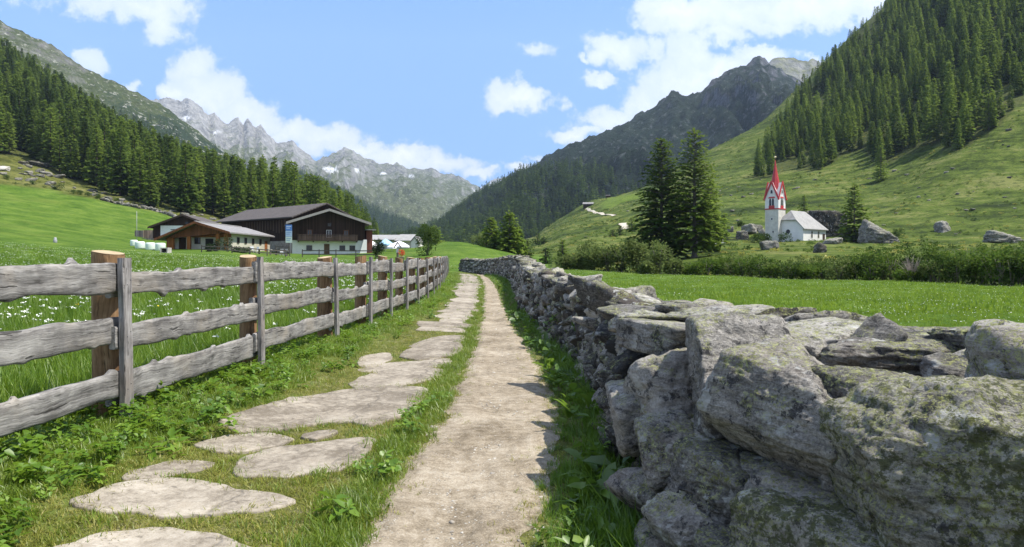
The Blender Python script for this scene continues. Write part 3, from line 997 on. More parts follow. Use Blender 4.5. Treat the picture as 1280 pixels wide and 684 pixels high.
def gn_scatter(name, pts, meshes, mat=None, kind='stuff', parent=None):
    """ONE object whose geometry nodes set copies of a few plants on its points. pts rows: x,y,z,rot,scale,pick,tiltx,tilty"""
    pts = np.asarray(pts, float)
    me = bpy.data.meshes.new(name + '_points')
    me.vertices.add(len(pts))
    me.vertices.foreach_set('co', pts[:, :3].astype(np.float32).ravel())
    def fa(nm, vals, typ='FLOAT'):
        a = me.attributes.new(nm, typ, 'POINT')
        if typ == 'FLOAT_VECTOR':
            a.data.foreach_set('vector', np.asarray(vals, np.float32).ravel())
        else:
            a.data.foreach_set('value', np.asarray(vals, np.int32 if typ == 'INT' else np.float32))
    tx = pts[:, 6] if pts.shape[1] > 6 else 0 * pts[:, 0]
    ty = pts[:, 7] if pts.shape[1] > 7 else 0 * pts[:, 0]
    fa('rot', np.stack([tx, ty, pts[:, 3]], 1), 'FLOAT_VECTOR')
    fa('size', pts[:, 4])
    fa('pick', pts[:, 5].astype(int), 'INT')
    o = bpy.data.objects.new(name, me)
    COL.objects.link(o)
    ng = bpy.data.node_groups.new(name + '_scatter', 'GeometryNodeTree')
    ng.interface.new_socket('Geometry', in_out='INPUT', socket_type='NodeSocketGeometry')
    ng.interface.new_socket('Geometry', in_out='OUTPUT', socket_type='NodeSocketGeometry')
    N, L = ng.nodes, ng.links
    gi, go = N.new('NodeGroupInput'), N.new('NodeGroupOutput')
    m2p = N.new('GeometryNodeMeshToPoints')
    L.new(gi.outputs[0], m2p.inputs[0])
    g2i = N.new('GeometryNodeGeometryToInstance')
    for mm in reversed(meshes):
        src = bpy.data.objects.new(mm.name + '_source', mm)
        oi = N.new('GeometryNodeObjectInfo')
        oi.inputs['Object'].default_value = src
        L.new(oi.outputs['Geometry'], g2i.inputs[0])
    def named(nm, typ):
        a = N.new('GeometryNodeInputNamedAttribute')
        a.data_type = typ
        a.inputs[0].default_value = nm
        return a.outputs[0]
    ins = N.new('GeometryNodeInstanceOnPoints')
    L.new(m2p.outputs[0], ins.inputs['Points'])
    L.new(g2i.outputs[0], ins.inputs['Instance'])
    ins.inputs['Pick Instance'].default_value = True
    L.new(named('pick', 'INT'), ins.inputs['Instance Index'])
    L.new(named('rot', 'FLOAT_VECTOR'), ins.inputs['Rotation'])
    L.new(named('size', 'FLOAT'), ins.inputs['Scale'])
    L.new(ins.outputs[0], go.inputs[0])
    md = o.modifiers.new('scatter', 'NODES')
    md.node_group = ng
    if parent:
        o.parent = parent
    return tag(o, kind=kind)


def tree_words(side, px, py, kind, size):
    if side == 'left':
        where = 'at the far left end' if px < 35 else 'high over the green field' if px < 110 else 'over the wrapped bales' if px < 185 else \
            'over the low farm building' if px < 275 else 'right behind the dark barn' if px < 375 else 'behind the timber farmhouse' if px < 440 else 'right of the farmhouse'
        row = 'at lower edge of' if py > np.interp(px, [0, 60, 100, 150, 200, 262, 330, 480], [190, 205, 222, 237, 253, 258, 272, 290]) else 'up inside'
        return f'{kind} {row} left forest {where}'
    where = 'above the red chapel spire' if px < 985 else 'above the chapel nave' if px < 1040 else 'above the lone larch' if px < 1100 else \
        'above the leaning boulder' if px < 1160 else 'above the small wedge rock' if px < 1225 else 'near the right border'
    row = 'at lower edge of' if py > np.interp(px, [940, 970, 1020, 1078, 1138, 1190, 1240, 1290], [205, 196, 200, 174, 178, 178, 150, 110]) else 'partway up' if py > 75 else 'high in'
    return f'{kind} {row} right hillside forest {where}'


COLOURS = {'spruce': 'dark narrow spruce', 'larch': 'light green airy larch', 'pine': 'broad mid green pine'}
LF = scatter_points(LEFT_FOREST, 2600, (-420, 474), (175, 560), 11, 3.9)
RF = scatter_points(RIGHT_FOREST, 3600, (938, 1750), (170, 640), 12, 3.6)
# thin out: clearings, and a ragged lower edge
SKY = {'left': ([-420, -200, 0, 40, 100, 130, 200, 240, 280, 310, 340, 365, 400, 430, 455, 475, 500], [-150, -70, 46, 72, 112, 132, 168, 184, 192, 196, 194, 204, 222, 236, 262, 284, 300]),
       'right': ([930, 945, 960, 985, 1000, 1020, 1060, 1105, 1200, 2500], [205, 180, 160, 126, 98, 82, 44, 0, -90, -900])}
cand = []
for side, pts in (('left', LF), ('right', RF)):
    for (x, y, z, px, py) in pts:
        g = gnoise([[x / 28, y / 28, 1.5]], 31)[0]
        if side == 'right' and (g < -0.30 - 0.25 * (py < 120) or (py < 60 and 1078 < px < 1105 and random.random() < 0.7)):
            continue
        # smaller trees towards the upper limit
        hgt = (22.5 if side == 'left' else 18) * random.uniform(0.45, 1.15)
        room = (py - np.interp(px, *SKY[side]) + random.uniform(-7, 5)) * y / FOC      # the treeline stays below the bare ridge
        if room < 6:
            continue
        hgt = min(hgt, room)
        if side == 'right':
            k = random.choices([0, 1, 2, 3, 4, 5], [0.6, 1, 5, 5, 3, 4])[0]
        else:
            k = random.choices([0, 1, 2, 3, 4, 5], [2.5, 2.5, 3.5, 3, 4, 3])[0]
            if px < 160 and py < 190:
                k = random.choices([0, 1, 2, 4, 5], [3, 3, 3, 3, 3])[0]
        if px > 300 and side == 'left':
            k = random.choices([2, 3, 5], [3, 3, 2])[0]
        cand.append((hgt / y * (1.0 if -40 < px < 1320 else 0.2) * (1.25 if side == 'left' else 1.0), side, x, y, z, px, py, hgt, k))
cand.sort(key=lambda c: -c[0])
NEAR, REST = cand[:268], cand[268:]
for (_, side, x, y, z, px, py, hgt, k) in NEAR:
    tm, cm, kd = KINDS[k]
    rt = thing(kd + '_tree', tree_words(side, px, py, COLOURS[kd], hgt), kd, (x, y, z - 0.15), random.uniform(0, 6.28),
               f'conifers of the {side} forest')
    rt.scale = (hgt / 20 * random.uniform(0.95, 1.2),) * 2 + (hgt / 20,)
    link('trunk', tm, None, rt)
    link('crown', cm, None, rt)
for side in ('left', 'right'):
    rows = [(x, y, z - 0.2, random.uniform(0, 6.28), hgt / 20 * random.uniform(0.95, 1.1), k, 0, 0) for (_, s, x, y, z, px, py, hgt, k) in REST if s == side]
    gn_scatter('forest', rows, [c for _, c, _ in KINDS])

# woods on the mountains behind: small conifers standing on the slopes, too many to count
tiny = []
for q, (mat, h) in enumerate([(M_SPRUCE, 1.0), (M_FIR_MID, 1.0)]):
    rg = np.random.default_rng(300 + q)
    V, F, _ = conifer_crown(16, 2.6, rg, 1.9, 5, 2.0, 0.05, 0, 0.3, 0.1, 0.85, 0.7, 0.5)
    tmsh = np_mesh('small_conifer', V, F, False)
    tmsh.materials.append(mat)
    tiny.append(tmsh)


def mountain_woods(ob, n, rule, seed, size=(0.7, 1.25), picks=(0.8, 0.2)):
    rg = np.random.default_rng(seed)
    me = ob.data
    co = np.zeros(len(me.vertices) * 3, np.float32)
    me.vertices.foreach_get('co', co)
    co = co.reshape(-1, 3)
    q = np.zeros(len(me.loops), np.int32)
    me.loops.foreach_get('vertex_index', q)
    q = q.reshape(-1, 4)
    a, b, c, d = (co[q[:, i]] for i in range(4))
    cen = (a + b + c + d) / 4
    area = np.linalg.norm(np.cross(c - a, d - b), axis=1)
    px, py = proj(cen[:, 0], cen[:, 1], cen[:, 2])
    wgt = area * rule(px, py, cen)
    pick = rg.choice(len(q), n, p=wgt / wgt.sum())
    s, t_ = rg.random((2, n, 1))
    P = (a[pick] * (1 - s) + b[pick] * s) * (1 - t_) + (d[pick] * (1 - s) + c[pick] * s) * t_
    rows = np.concatenate([P - [0, 0, 0.6], rg.uniform(0, 6.28, (n, 1)), rg.uniform(*size, (n, 1)), rg.choice(2, (n, 1), p=picks)], 1)
    return gn_scatter('forest', rows, tiny)


def vis_px(px, lo, hi):
    return ((px > lo) & (px < hi)).astype(float)


mountain_woods(bpy.data.objects['dark_mountain'], 9000, lambda px, py, c: vis_px(px, 480, 1000) * np.clip((py - np.interp(px, [500, 640, 720, 800, 870, 1000], [230, 212, 205, 215, 235, 240])) / 25, 0, 1) * (0.35 + (fbm(c / 90, 3, seed=8) > -0.1)), 41)
mountain_woods(bpy.data.objects['wooded_spur'], 4500, lambda px, py, c: vis_px(px, 340, 640) * (py > 215), 42, (0.8, 1.3))
mountain_woods(bpy.data.objects['rocky_mountain'], 3200, lambda px, py, c: vis_px(px, -60, 420) * np.clip((py - np.interp(px, [0, 100, 200, 300, 420], [70, 112, 150, 205, 270])) / 30, 0, 1) * (0.12 + (fbm(c / 60, 3, seed=18) > 0.05)), 43, (0.45, 0.95))


# ------------------------------------------------------------------ single conifers
def own_conifer(name, label, px, d, top_py, rad, kind, rng_seed, mat, gap, per, spray, first, airy, droop, shp, spm, group=None, base=None, lean=0.0, wfac=0.36, r_trunk=0.25):
    p = base or foot(px, d)
    h = EYE + (HOR - top_py) * p.y / FOC - p.z
    rg = np.random.default_rng(rng_seed)
    V, F, lines = conifer_crown(h, rad, rg, gap, per, spray, first, airy, droop, 0.10, shp, spm, wfac)
    rt = thing(name, label, kind, p, 0, group)
    tb = trunk_mb(h, r_trunk, lines, 0.045, 9, 0.75)
    tb.build('trunk', M_BARK_GREY, rt, True)
    link('crown', np_mesh('crown', V, F, False), mat, rt)
    return rt


own_conifer('spruce_tree', 'broad dark spruce, left tree of the tall pair by the stream', 827, 104, 173, 4.6, 'spruce', 501, M_FIR_MID, 0.40, 13, 0.62, 0.05, 0.08, 0.26, 0.52, 3.2, r_trunk=0.34, wfac=0.42)
own_conifer('larch_tree', 'tall dark green larch, right tree of the pair by the stream', 868, 101, 162, 4.7, 'larch', 502, M_LARCH, 0.42, 13, 0.56, 0.08, 0.12, 0.20, 0.54, 3.0, r_trunk=0.34, wfac=0.42)
own_conifer('larch_tree', 'slender young tree squeezed behind the tall pair', 888, 112, 222, 2.8, 'larch', 503, M_LARCH, 0.42, 9, 0.7, 0.05, 0.08, 0.2, 0.7, 3.2, wfac=0.42)
own_conifer('larch_tree', 'lone light larch between the chapel rock and the leaning boulder', 1068, 164, 229, 4.3, 'larch', 504, M_LARCH, 0.45, 10, 0.85, 0.04, 0.08, 0.16, 0.80, 2.4, wfac=0.40)
own_conifer('larch_tree', 'left larch of the dense clump beyond the wall end', 614, 122, 272, 2.3, 'larch', 505, M_LARCH, 0.36, 10, 0.7, 0.02, 0.03, 0.2, 0.75, 3.2, wfac=0.45)
own_conifer('larch_tree', 'tallest larch, middle of the dense clump beyond the wall end', 637, 120, 265, 2.5, 'larch', 506, M_LARCH, 0.36, 11, 0.7, 0.02, 0.03, 0.2, 0.65, 3.2, wfac=0.45)
own_conifer('larch_tree', 'right small larch of the dense clump beyond the wall end', 648, 124, 283, 1.7, 'larch', 507, M_LARCH, 0.36, 10, 0.65, 0.02, 0.03, 0.2, 0.75, 3.2, wfac=0.45)
own_conifer('larch_tree', 'pointed larch rising behind the round bush on the knoll', 545, 132, 283, 2.0, 'larch', 508, M_LARCH, 0.5, 7, 0.55, 0.03, 0.05, 0.2, 0.7, 2.6)
for k, (px, py, top, rd, lab) in enumerate([(672, 306, 291, 2.6, 'dark spruce of a small pair on the slope beyond the clump'),
                                            (680, 304, 296, 1.7, 'shorter spruce of the small pair on the slope beyond the clump'),
                                            (682, 330, 309, 1.3, 'small pointed spruce just behind the meadow end of the wall'),
                                            (659, 322, 299, 1.6, 'slim spruce between the larch clump and the stream bushes'),
                                            (766, 296, 287, 1.6, 'small dark fir on the slope left of the white track patch'),
                                            (775, 294, 282, 2.0, 'small dark fir beside the white track patch'),
                                            (790, 290, 272, 2.6, 'pale young larch on the slope left of the tall pair'),
                                            (703, 322, 300, 1.3, 'thin pale larch among the left end of the stream bushes'),
                                            (686, 284, 277, 1.5, 'tiny spruce alone on the rough slope'),
                                            (1005, 268, 244, 2.2, 'small larch on the slope above the chapel roof'),
                                            (1101, 226, 182, 3.2, 'single larch standing below the forest edge'),
                                            (1241, 300, 285, 0.7, 'spindly sapling beside the flat mossy rock'),
                                            (1236, 162, 118, 2.6, 'free standing larch under the forest near the right border'),
                                            (905, 300, 268, 1.4, 'faint young larch beside the grey slab')]):
    b = hit(px, py, 60)
    if b is None:
        b = foot(px, 120)
    own_conifer('spruce_tree' if 'spruce' in lab or 'fir' in lab else 'larch_tree', lab, px, 0, top, rd, 'spruce' if 'spruce' in lab else 'fir' if 'fir' in lab else 'larch', 520 + k,
                M_SPRUCE if ('spruce' in lab or 'fir' in lab) else M_LARCH, 0.09 * rd + 0.12, 8, 0.34 * rd ** 0.7, 0.03, 0.05, 0.22, 0.8, 4.2 / rd, base=b, wfac=0.45)


# ------------------------------------------------------------------ leafy bushes
def bush_mesh(rx, ry, rz, n, leaf, rng, lobes=7, name='foliage'):
    """many leaf faces spread through a few overlapping lobes, thinner inside, with gaps"""
    C = [np.array([0, 0, rz * 0.5, 1.0])]
    for _ in range(lobes):
        a = rng.uniform(0, 6.28)
        q = rng.uniform(0.3, 0.75)
        C.append(np.array([math.cos(a) * rx * q, math.sin(a) * ry * q, rz * rng.uniform(0.25, 0.85), rng.uniform(0.38, 0.6)]))
    C = np.array(C)
    which = rng.choice(len(C), n, p=C[:, 3] / C[:, 3].sum())
    dv = rng.normal(0, 1, (n, 3))
    dv /= np.linalg.norm(dv, axis=1, keepdims=True)
    rr = rng.uniform(0.45, 1.0, n) ** 0.5
    s = C[which, 3]
    P = C[which, :3] + dv * (np.stack([s * rx, s * ry, s * rz * 0.62], 1)) * rr[:, None] * (1 + 0.22 * gnoise(dv * 2.2 + which[:, None], 4)[:, None])
    P[:, 2] = np.maximum(P[:, 2], 0.03 * rz)
    keep = gnoise(P / (0.28 * (rx + rz)), 6) > -0.33
    P, dv = P[keep], dv[keep]
    n = len(P)
    d = dv + rng.normal(0, 0.6, (n, 3)) + [0, 0, 0.25]
    L = leaf * rng.uniform(0.6, 1.4, n)
    V, F = tri_sprays(P, d, L, L * rng.uniform(0.28, 0.5, n), 0.15, rng)
    return np_mesh(name, V, F, False)


def stems_mb(rx, rz, rng, n=7, r=0.03):
    mb = MB()
    for _ in range(n):
        a = rng.uniform(0, 6.28)
        q = rng.uniform(0.2, 0.7)
        e = Vector((math.cos(a) * rx * q, math.sin(a) * rx * q, rz * rng.uniform(0.6, 0.9)))
        mb.tube([(0.05 * math.cos(a), 0.05 * math.sin(a), -0.1), e * 0.5 + Vector((0, 0, 0.1 * rz)), e], [r, r * 0.7, r * 0.25], 5)
    return mb


M_WILLOW = leaf_mat('willow_leaves', (0.036, 0.062, 0.020), (0.092, 0.135, 0.044), (0.17, 0.215, 0.085), 0.32, 0.25)
M_ALDER = leaf_mat('alder_leaves', (0.022, 0.046, 0.010), (0.058, 0.110, 0.021), (0.12, 0.18, 0.038), 0.32, 0.3)
M_ALDER_D = leaf_mat('dark_alder_leaves', (0.013, 0.030, 0.010), (0.036, 0.068, 0.018), (0.078, 0.125, 0.033), 0.26, 0.3)
M_MUGO = leaf_mat('dwarf_pine_needles', (0.010, 0.022, 0.010), (0.024, 0.046, 0.020), (0.05, 0.08, 0.036), 0.12, 0.4)
M_STEM = plain_mat('shrub_stems', (0.20, 0.17, 0.14), 0.9, 0.3, 6)


def bush(name, label, cat, p, rx, rz, mat, seed, n=1500, leaf=0.16, group=None, stems=True, ry=None):
    rg = np.random.default_rng(seed)
    rt = thing(name, label, cat, p, 0, group)
    link('foliage', bush_mesh(rx, ry or rx, rz, n, leaf, rg), mat, rt)
    if stems:
        stems_mb(rx, rz, rg).build('stem', M_STEM, rt, True)
    return rt


WORDS_L = ['by the small spruce at the wall end', 'next along from the wall end', 'third along, under the white track patch', 'under the pair of small firs',
           'standing taller than its neighbours', 'before the rough pasture', 'just left of the roundest bush', 'roundest and palest, beside the tall pair', 'low, at the foot of the tall pair', 'far back behind the row', 'small and dark at the meadow edge']
for k, (px, d, hh, ww) in enumerate([(706, 72, 16, 24), (724, 71, 22, 24), (742, 70, 27, 26), (760, 69, 33, 28), (778, 68, 38, 28), (797, 68, 40, 26), (812, 67, 36, 24), (824, 65, 41, 30), (842, 64, 20, 18), (735, 78, 34, 30), (808, 64, 16, 18)]):
    p = foot(px, d)
    bush('willow_bush', 'grey green willow bush of the stream row, ' + WORDS_L[k], 'bush', p, ww / 2 * d / FOC * 1.15, hh * d / FOC * 0.95, M_WILLOW, 600 + k, 2200, 0.20, 'willow bushes along the stream')

PLACES = [(850, 'right of the tall pair of trees'), (905, 'below the grey slab'), (950, 'below the chapel tower'), (1000, 'below the chapel nave'), (1045, 'below the chapel rock'),
          (1095, 'below the leaning boulder'), (1140, 'left of the bare twiggy shrub'), (1185, 'right of the bare twiggy shrub'), (1235, 'below the flat mossy rock'), (1300, 'near the right border')]
rg = np.random.default_rng(77)
k = 0
for px in np.arange(852, 1330, 12.0):
    for row in range(2):
        pxx = px + rg.uniform(-5, 5)
        md = np.interp(pxx, [a for a, _ in MEADOW_D], [b for _, b in MEADOW_D])
        d = md + 1.0 + row * 4.5 + rg.uniform(0, 1.6)
        hh = np.interp(pxx, [850, 900, 960, 1010, 1060, 1100, 1130, 1160, 1230, 1290], [18, 24, 24, 24, 28, 33, 38, 45, 45, 50]) * rg.uniform(0.5, 1.0)
        if 1118 < pxx < 1156 and row == 0:
            hh *= 0.35
        mat = [M_ALDER, M_ALDER_D, M_WILLOW][rg.choice(3, p=[0.45, 0.40, 0.15])]
        where = min(PLACES, key=lambda q: abs(q[0] - pxx))[1]
        tone = {'alder_leaves': 'fresh green', 'dark_alder_leaves': 'dark green', 'willow_leaves': 'greyish'}[mat.name]
        size = 'low' if hh < 22 else 'mid sized' if hh < 34 else 'tall'
        bush('alder_bush', f'{size} {tone} bush {"in front" if row == 0 else "at back"} of the hedge {where}', 'bush', foot(pxx, d),
             rg.uniform(0.75, 1.15), hh * d / FOC, mat, 700 + k, 900, 0.15, 'bushes of the hedge beyond the right meadow', stems=(row == 0))
        k += 1
# the leafless shrub in the hedge
mb = MB()
rgt = np.random.default_rng(5)
for _ in range(46):
    a = rgt.uniform(0, 6.28)
    e = Vector((math.cos(a) * rgt.uniform(0.2, 1.0), math.sin(a) * 0.6, rgt.uniform(0.9, 1.75)))
    mb.tube([(0, 0, 0), e * 0.5 + Vector((0, 0, 0.15)), e], [0.022, 0.014, 0.004], 4)
    for _ in range(2):
        q = e * rgt.uniform(0.5, 0.8)
        mb.tube([q, q + Vector(rgt.normal(0, 0.25, 3)) + Vector((0, 0, 0.2))], [0.008, 0.003], 3)
tw = mb.build('dead_shrub', plain_mat('bare_grey_twigs', (0.30, 0.25, 0.21), 0.9, 0.3, 5), None)
tw.location = foot(1140, 47)
tag(tw, 'bare grey twiggy shrub in the hedge beyond the meadow', 'shrub')


# ================================================================== farm, chapel and other buildings
M_PLASTER = plain_mat('white_plaster', (0.74, 0.73, 0.70), 0.9, 0.06, 1.2, 0.1, bump=0.05)
M_PLASTER_OLD = plain_mat('weathered_white_plaster', (0.58, 0.555, 0.49), 0.9, 0.20, 0.9, 0.1, bump=0.08)
M_PLASTER_BEIGE = plain_mat('beige_plaster', (0.50, 0.47, 0.39), 0.9, 0.08, 0.8, 0.1, bump=0.05)
M_GLASS_DARK = plain_mat('dark_window_glass', (0.03, 0.032, 0.036), 0.15, 0.1, 1, 0.5)


def plank_mat(name, col, width=0.22, var=0.45, axis=0, rough=0.85):
    m, t, out = new_mat(name)
    c = t.coord()
    q = t.math('DIVIDE', t.math('ADD', t.sep(c, axis), t.math('MULTIPLY', t.sep(c, 1 - axis), 1.0)), width)
    cell = t.node('ShaderNodeTexWhiteNoise', {'W': t.math('FLOOR', q)}, out=0, noise_dimensions='1D')
    gr = t.noise(t.stretch(c, (6, 6, 0.6)), 3.0, 5, 0.65)
    f = t.math('ADD', t.math('MULTIPLY', cell, 0.5), t.math('MULTIPLY', gr, 0.6))
    cc = t.ramp(f, [(0.15, tuple(k * (1 - var) for k in col)), (0.85, tuple(min(1, k * (1 + var)) for k in col))])
    fr = t.math('FRACT', q)
    gap = t.math('MULTIPLY', t.rng(fr, 0.0, 0.07), t.rng(fr, 1.0, 0.93))
    cc = t.mix(gap, (0.012, 0.01, 0.008), cc)
    principled(t, out, cc, rough, t.bump(gap, 0.6, 0.02), 0.15)
    return m


def shingle_mat(name, col, row=0.35, var=0.25, spec=0.2, rough=0.8):
    m, t, out = new_mat(name)
    c = t.coord()
    br = t.node('ShaderNodeTexBrick', {'Vector': c, 'Color1': (*[k * (1 - var) for k in col], 1), 'Color2': (*[min(1, k * (1 + var)) for k in col], 1),
                                      'Mortar': (*[k * 0.45 for k in col], 1), 'Scale': 1.0, 'Mortar Size': 0.012, 'Brick Width': 0.4, 'Row Height': row})
    n = t.noise(c, 0.7, 5, 0.65)
    cc = t.mix(0.45, br, t.ramp(n, [(0.3, tuple(k * 0.75 for k in col)), (0.7, tuple(min(1, k * 1.25) for k in col))]))
    principled(t, out, cc, rough, t.bump(t.noise(c, 9, 4), 0.25, 0.02), spec)
    return m


M_TIMBER = plank_mat('dark_brown_timber', (0.040, 0.022, 0.015))
M_TIMBER_R = plank_mat('red_brown_timber', (0.16, 0.062, 0.026), 0.2, 0.35)
M_ORANGE = plank_mat('orange_brown_wood', (0.30, 0.11, 0.034), 0.2, 0.25)
M_GREYPLANK = plank_mat('grey_planks', (0.16, 0.14, 0.135), 0.3, 0.4)
M_DECKPLANK = plank_mat('mixed_tan_planks', (0.30, 0.21, 0.16), 0.55, 0.6)
M_BALUST = plank_mat('balcony_wood', (0.07, 0.05, 0.04), 0.18, 0.5)
M_ROOF_BROWN = shingle_mat('brown_shingle_roof', (0.098, 0.084, 0.076))
M_ROOF_GREY = shingle_mat('grey_shingle_roof', (0.24, 0.23, 0.225))
M_ROOF_PALE = shingle_mat('silvery_shingle_roof', (0.31, 0.305, 0.295), 0.3, 0.2)
M_RED = plain_mat('red_spire_metal', (0.42, 0.035, 0.038), 0.5, 0.15, 2.0, 0.4)
M_STONEWALL = plain_mat('rubble_stone_masonry', (0.36, 0.32, 0.27), 0.95, 0.4, 2.2, 0.1, bump=0.5)
M_DARKWOOD = plain_mat('dark_frame_wood', (0.05, 0.032, 0.022), 0.8, 0.3, 5)
M_CURTAIN = plain_mat('pale_curtain', (0.55, 0.52, 0.5), 0.9, 0.2, 4)
M_IRON = plain_mat('dark_iron', (0.035, 0.035, 0.038), 0.5, 0.2, 5, 0.5)


def gable_house(root, W, L, eave, ridge, wall_mat, roof_mat, over=0.8, over_gable=0.9, thick=0.22, ridge_x=0.0, eave_r=None, gable_mat=None, lower=0.0):
    """front gable on local -Y at y=0, house runs back to y=L; ridge along Y"""
    er = eave if eave_r is None else eave_r
    MB().prism([(-W / 2, -0.6), (W / 2, -0.6), (W / 2, er), (ridge_x, ridge), (-W / 2, eave)], 'y', 0, L).build('wall', wall_mat, root)
    for sgn, ev in ((-1, eave), (1, er)):
        xe = sgn * W / 2
        sl = (ridge - ev) / abs(xe - ridge_x)
        xo = xe + sgn * over
        zo = ev - sl * over
        mb = MB()
        mb.prism([(ridge_x, ridge + 0.02), (xo, zo + 0.02), (xo, zo + thick + 0.02), (ridge_x, ridge + thick + 0.02)], 'y', -over_gable, L + over_gable * 0.6)
        r_ = mb.build('roof', roof_mat, root)
        # barge board along the front edge
        bb = MB()
        bb.prism([(ridge_x, ridge - 0.10), (xo, zo - 0.10), (xo, zo + thick + 0.05), (ridge_x, ridge + thick + 0.05)], 'y', -over_gable - 0.06, -over_gable - 0.005)
        bb.build('barge_board', M_DARKWOOD, r_)


def window(root, x, z, w_, h_, y=0.0, side=False, frame=M_DARKWOOD, pane=M_GLASS_DARK, ny=-1, bars=True):
    """on the front wall (y constant, normal -Y) or, with side, on a wall of constant x = y (normal ny*X)"""
    fr, pn = MB(), MB()
    t_ = 0.07
    def put(mb, u0, u1, z0, z1, o0, o1):
        if side:
            mb.span(y + ny * o0, y + ny * o1, x + u0, x + u1, z + z0, z + z1)
        else:
            mb.span(x + u0, x + u1, y + ny * o0, y + ny * o1, z + z0, z + z1)
    put(fr, -w_/2 - t_, -w_/2, -h_/2 - t_, h_/2 + t_, 0.003, 0.09)
    put(fr, w_/2, w_/2 + t_, -h_/2 - t_, h_/2 + t_, 0.003, 0.09)
    put(fr, -w_/2, w_/2, h_/2, h_/2 + t_, 0.003, 0.09)
    put(fr, -w_/2, w_/2, -h_/2 - t_, -h_/2, 0.003, 0.12)
    if bars:
        put(fr, -0.03, 0.03, -h_/2, h_/2, 0.012, 0.05)
    f = fr.build('window', frame, root)
    put(pn, -w_/2, w_/2, -h_/2, h_/2, 0.004, 0.010)
    pn.build('pane', pane, f)
    return f


def door(root, x, z0, w_, h_, y=0.0, mat=M_TIMBER_R, side=False, ny=-1):
    d = MB()
    if side:
        d.span(y + ny * 0.004, y + ny * 0.07, x - w_/2, x + w_/2, z0, z0 + h_)
    else:
        d.span(x - w_/2, x + w_/2, y + ny * 0.004, y + ny * 0.07, z0, z0 + h_)
    dd = d.build('door', mat, root)
    k = MB()
    if side:
        k.span(y + ny * 0.071, y + ny * 0.14, x + w_ * 0.3, x + w_ * 0.36, z0 + 1.0, z0 + 1.06)
    else:
        k.span(x + w_ * 0.3, x + w_ * 0.36, y + ny * 0.071, y + ny * 0.14, z0 + 1.0, z0 + 1.06)
    k.build('handle', M_IRON, dd)
    return dd


# ---- timber farmhouse with white ground floor (front gable towards the path)
D0 = 128.0
S0 = D0 / FOC
base_z = EYE + (HOR - 318.5) * S0
fh = thing('farmhouse', 'dark timber farmhouse with white ground floor and long wooden balcony', 'farmhouse', ((411 - 640) * S0, D0, base_z), R(19))
W, EV, RG = 12.4, 5.7, 7.75
G = 2.55
MB().span(-W/2, W/2, 0, 13, -0.6, G).build('ground_floor_wall', M_PLASTER, fh)
MB().prism([(-W/2 - 0.12, G + 0.003), (W/2 + 0.12, G + 0.003), (W/2 + 0.12, EV), (0, RG), (-W/2 - 0.12, EV)], 'y', -0.15, 13.1).build('timber_wall', M_TIMBER, fh)
for sgn in (-1, 1):
    sl_ = (RG - EV) / (W / 2)
    xo, zo = sgn * (W/2 + 1.1), EV - sl_ * 1.1
    r_ = MB().prism([(0, RG + 0.05), (xo, zo + 0.05), (xo, zo + 0.27), (0, RG + 0.27)], 'y', -1.7, 13.8).build('roof', M_ROOF_BROWN, fh)
    MB().prism([(0, RG - 0.08), (xo, zo - 0.08), (xo, zo + 0.36), (0, RG + 0.36)], 'y', -1.78, -1.705).build('barge_board', plain_mat('grey_weathered_board', (0.27, 0.25, 0.235), 0.8, 0.2, 4), r_)
MB().span(-W/2 - 0.05, -W/2 - 0.01, 0.5, 6.0, -0.3, 4.2).build('stone_side_wall', M_STONEWALL, fh)
bal = MB()
bal.span(-5.4, 4.9, -1.25, -0.16, G - 0.16, G - 0.02)
for xx in np.arange(-5.2, 4.9, 2.5):
    bal.span(xx - 0.07, xx + 0.07, -1.2, -0.02, G - 0.34, G - 0.165)
bf = bal.build('balcony', M_DARKWOOD, fh)
rl = MB()
rl.span(-5.4, 4.9, -1.30, -1.18, G + 0.88, G + 0.98)
for xx in np.arange(-5.35, 4.85, 0.205):
    rl.span(xx, xx + 0.15, -1.265, -1.225, G - 0.015, G + 0.878)
rl.build('railing', M_BALUST, bf)
for xx in (-3.3, 0.0, 3.0):
    window(fh, xx, G + 1.15, 0.75, 1.25, -0.15, frame=M_TIMBER_R if xx else M_CURTAIN)
window(fh, 0.1, 5.3, 0.5, 0.5, -0.15)
for xx in (-3.35, 2.35, 4.1):
    window(fh, xx, 1.15, 0.85, 0.85, 0.0)
door(fh, -0.35, -0.02, 0.95, 1.95, 0.0, plank_mat('brown_door_planks', (0.16, 0.10, 0.06)))
MB().prism([(5.1, -0.5), (6.55, -0.5), (6.55, 2.7), (6.0, 2.7)], 'y', -1.0, -0.003).build('buttress', M_PLASTER, fh)
MB().span(6.57, 7.6, -0.6, 3.0, -0.5, 4.4).build('side_shed', plank_mat('red_shed_planks', (0.13, 0.045, 0.03)), fh)
MB().span(6.45, 8.2, -1.2, 3.2, 4.42, 4.56).build('side_canopy', M_ROOF_GREY, fh)

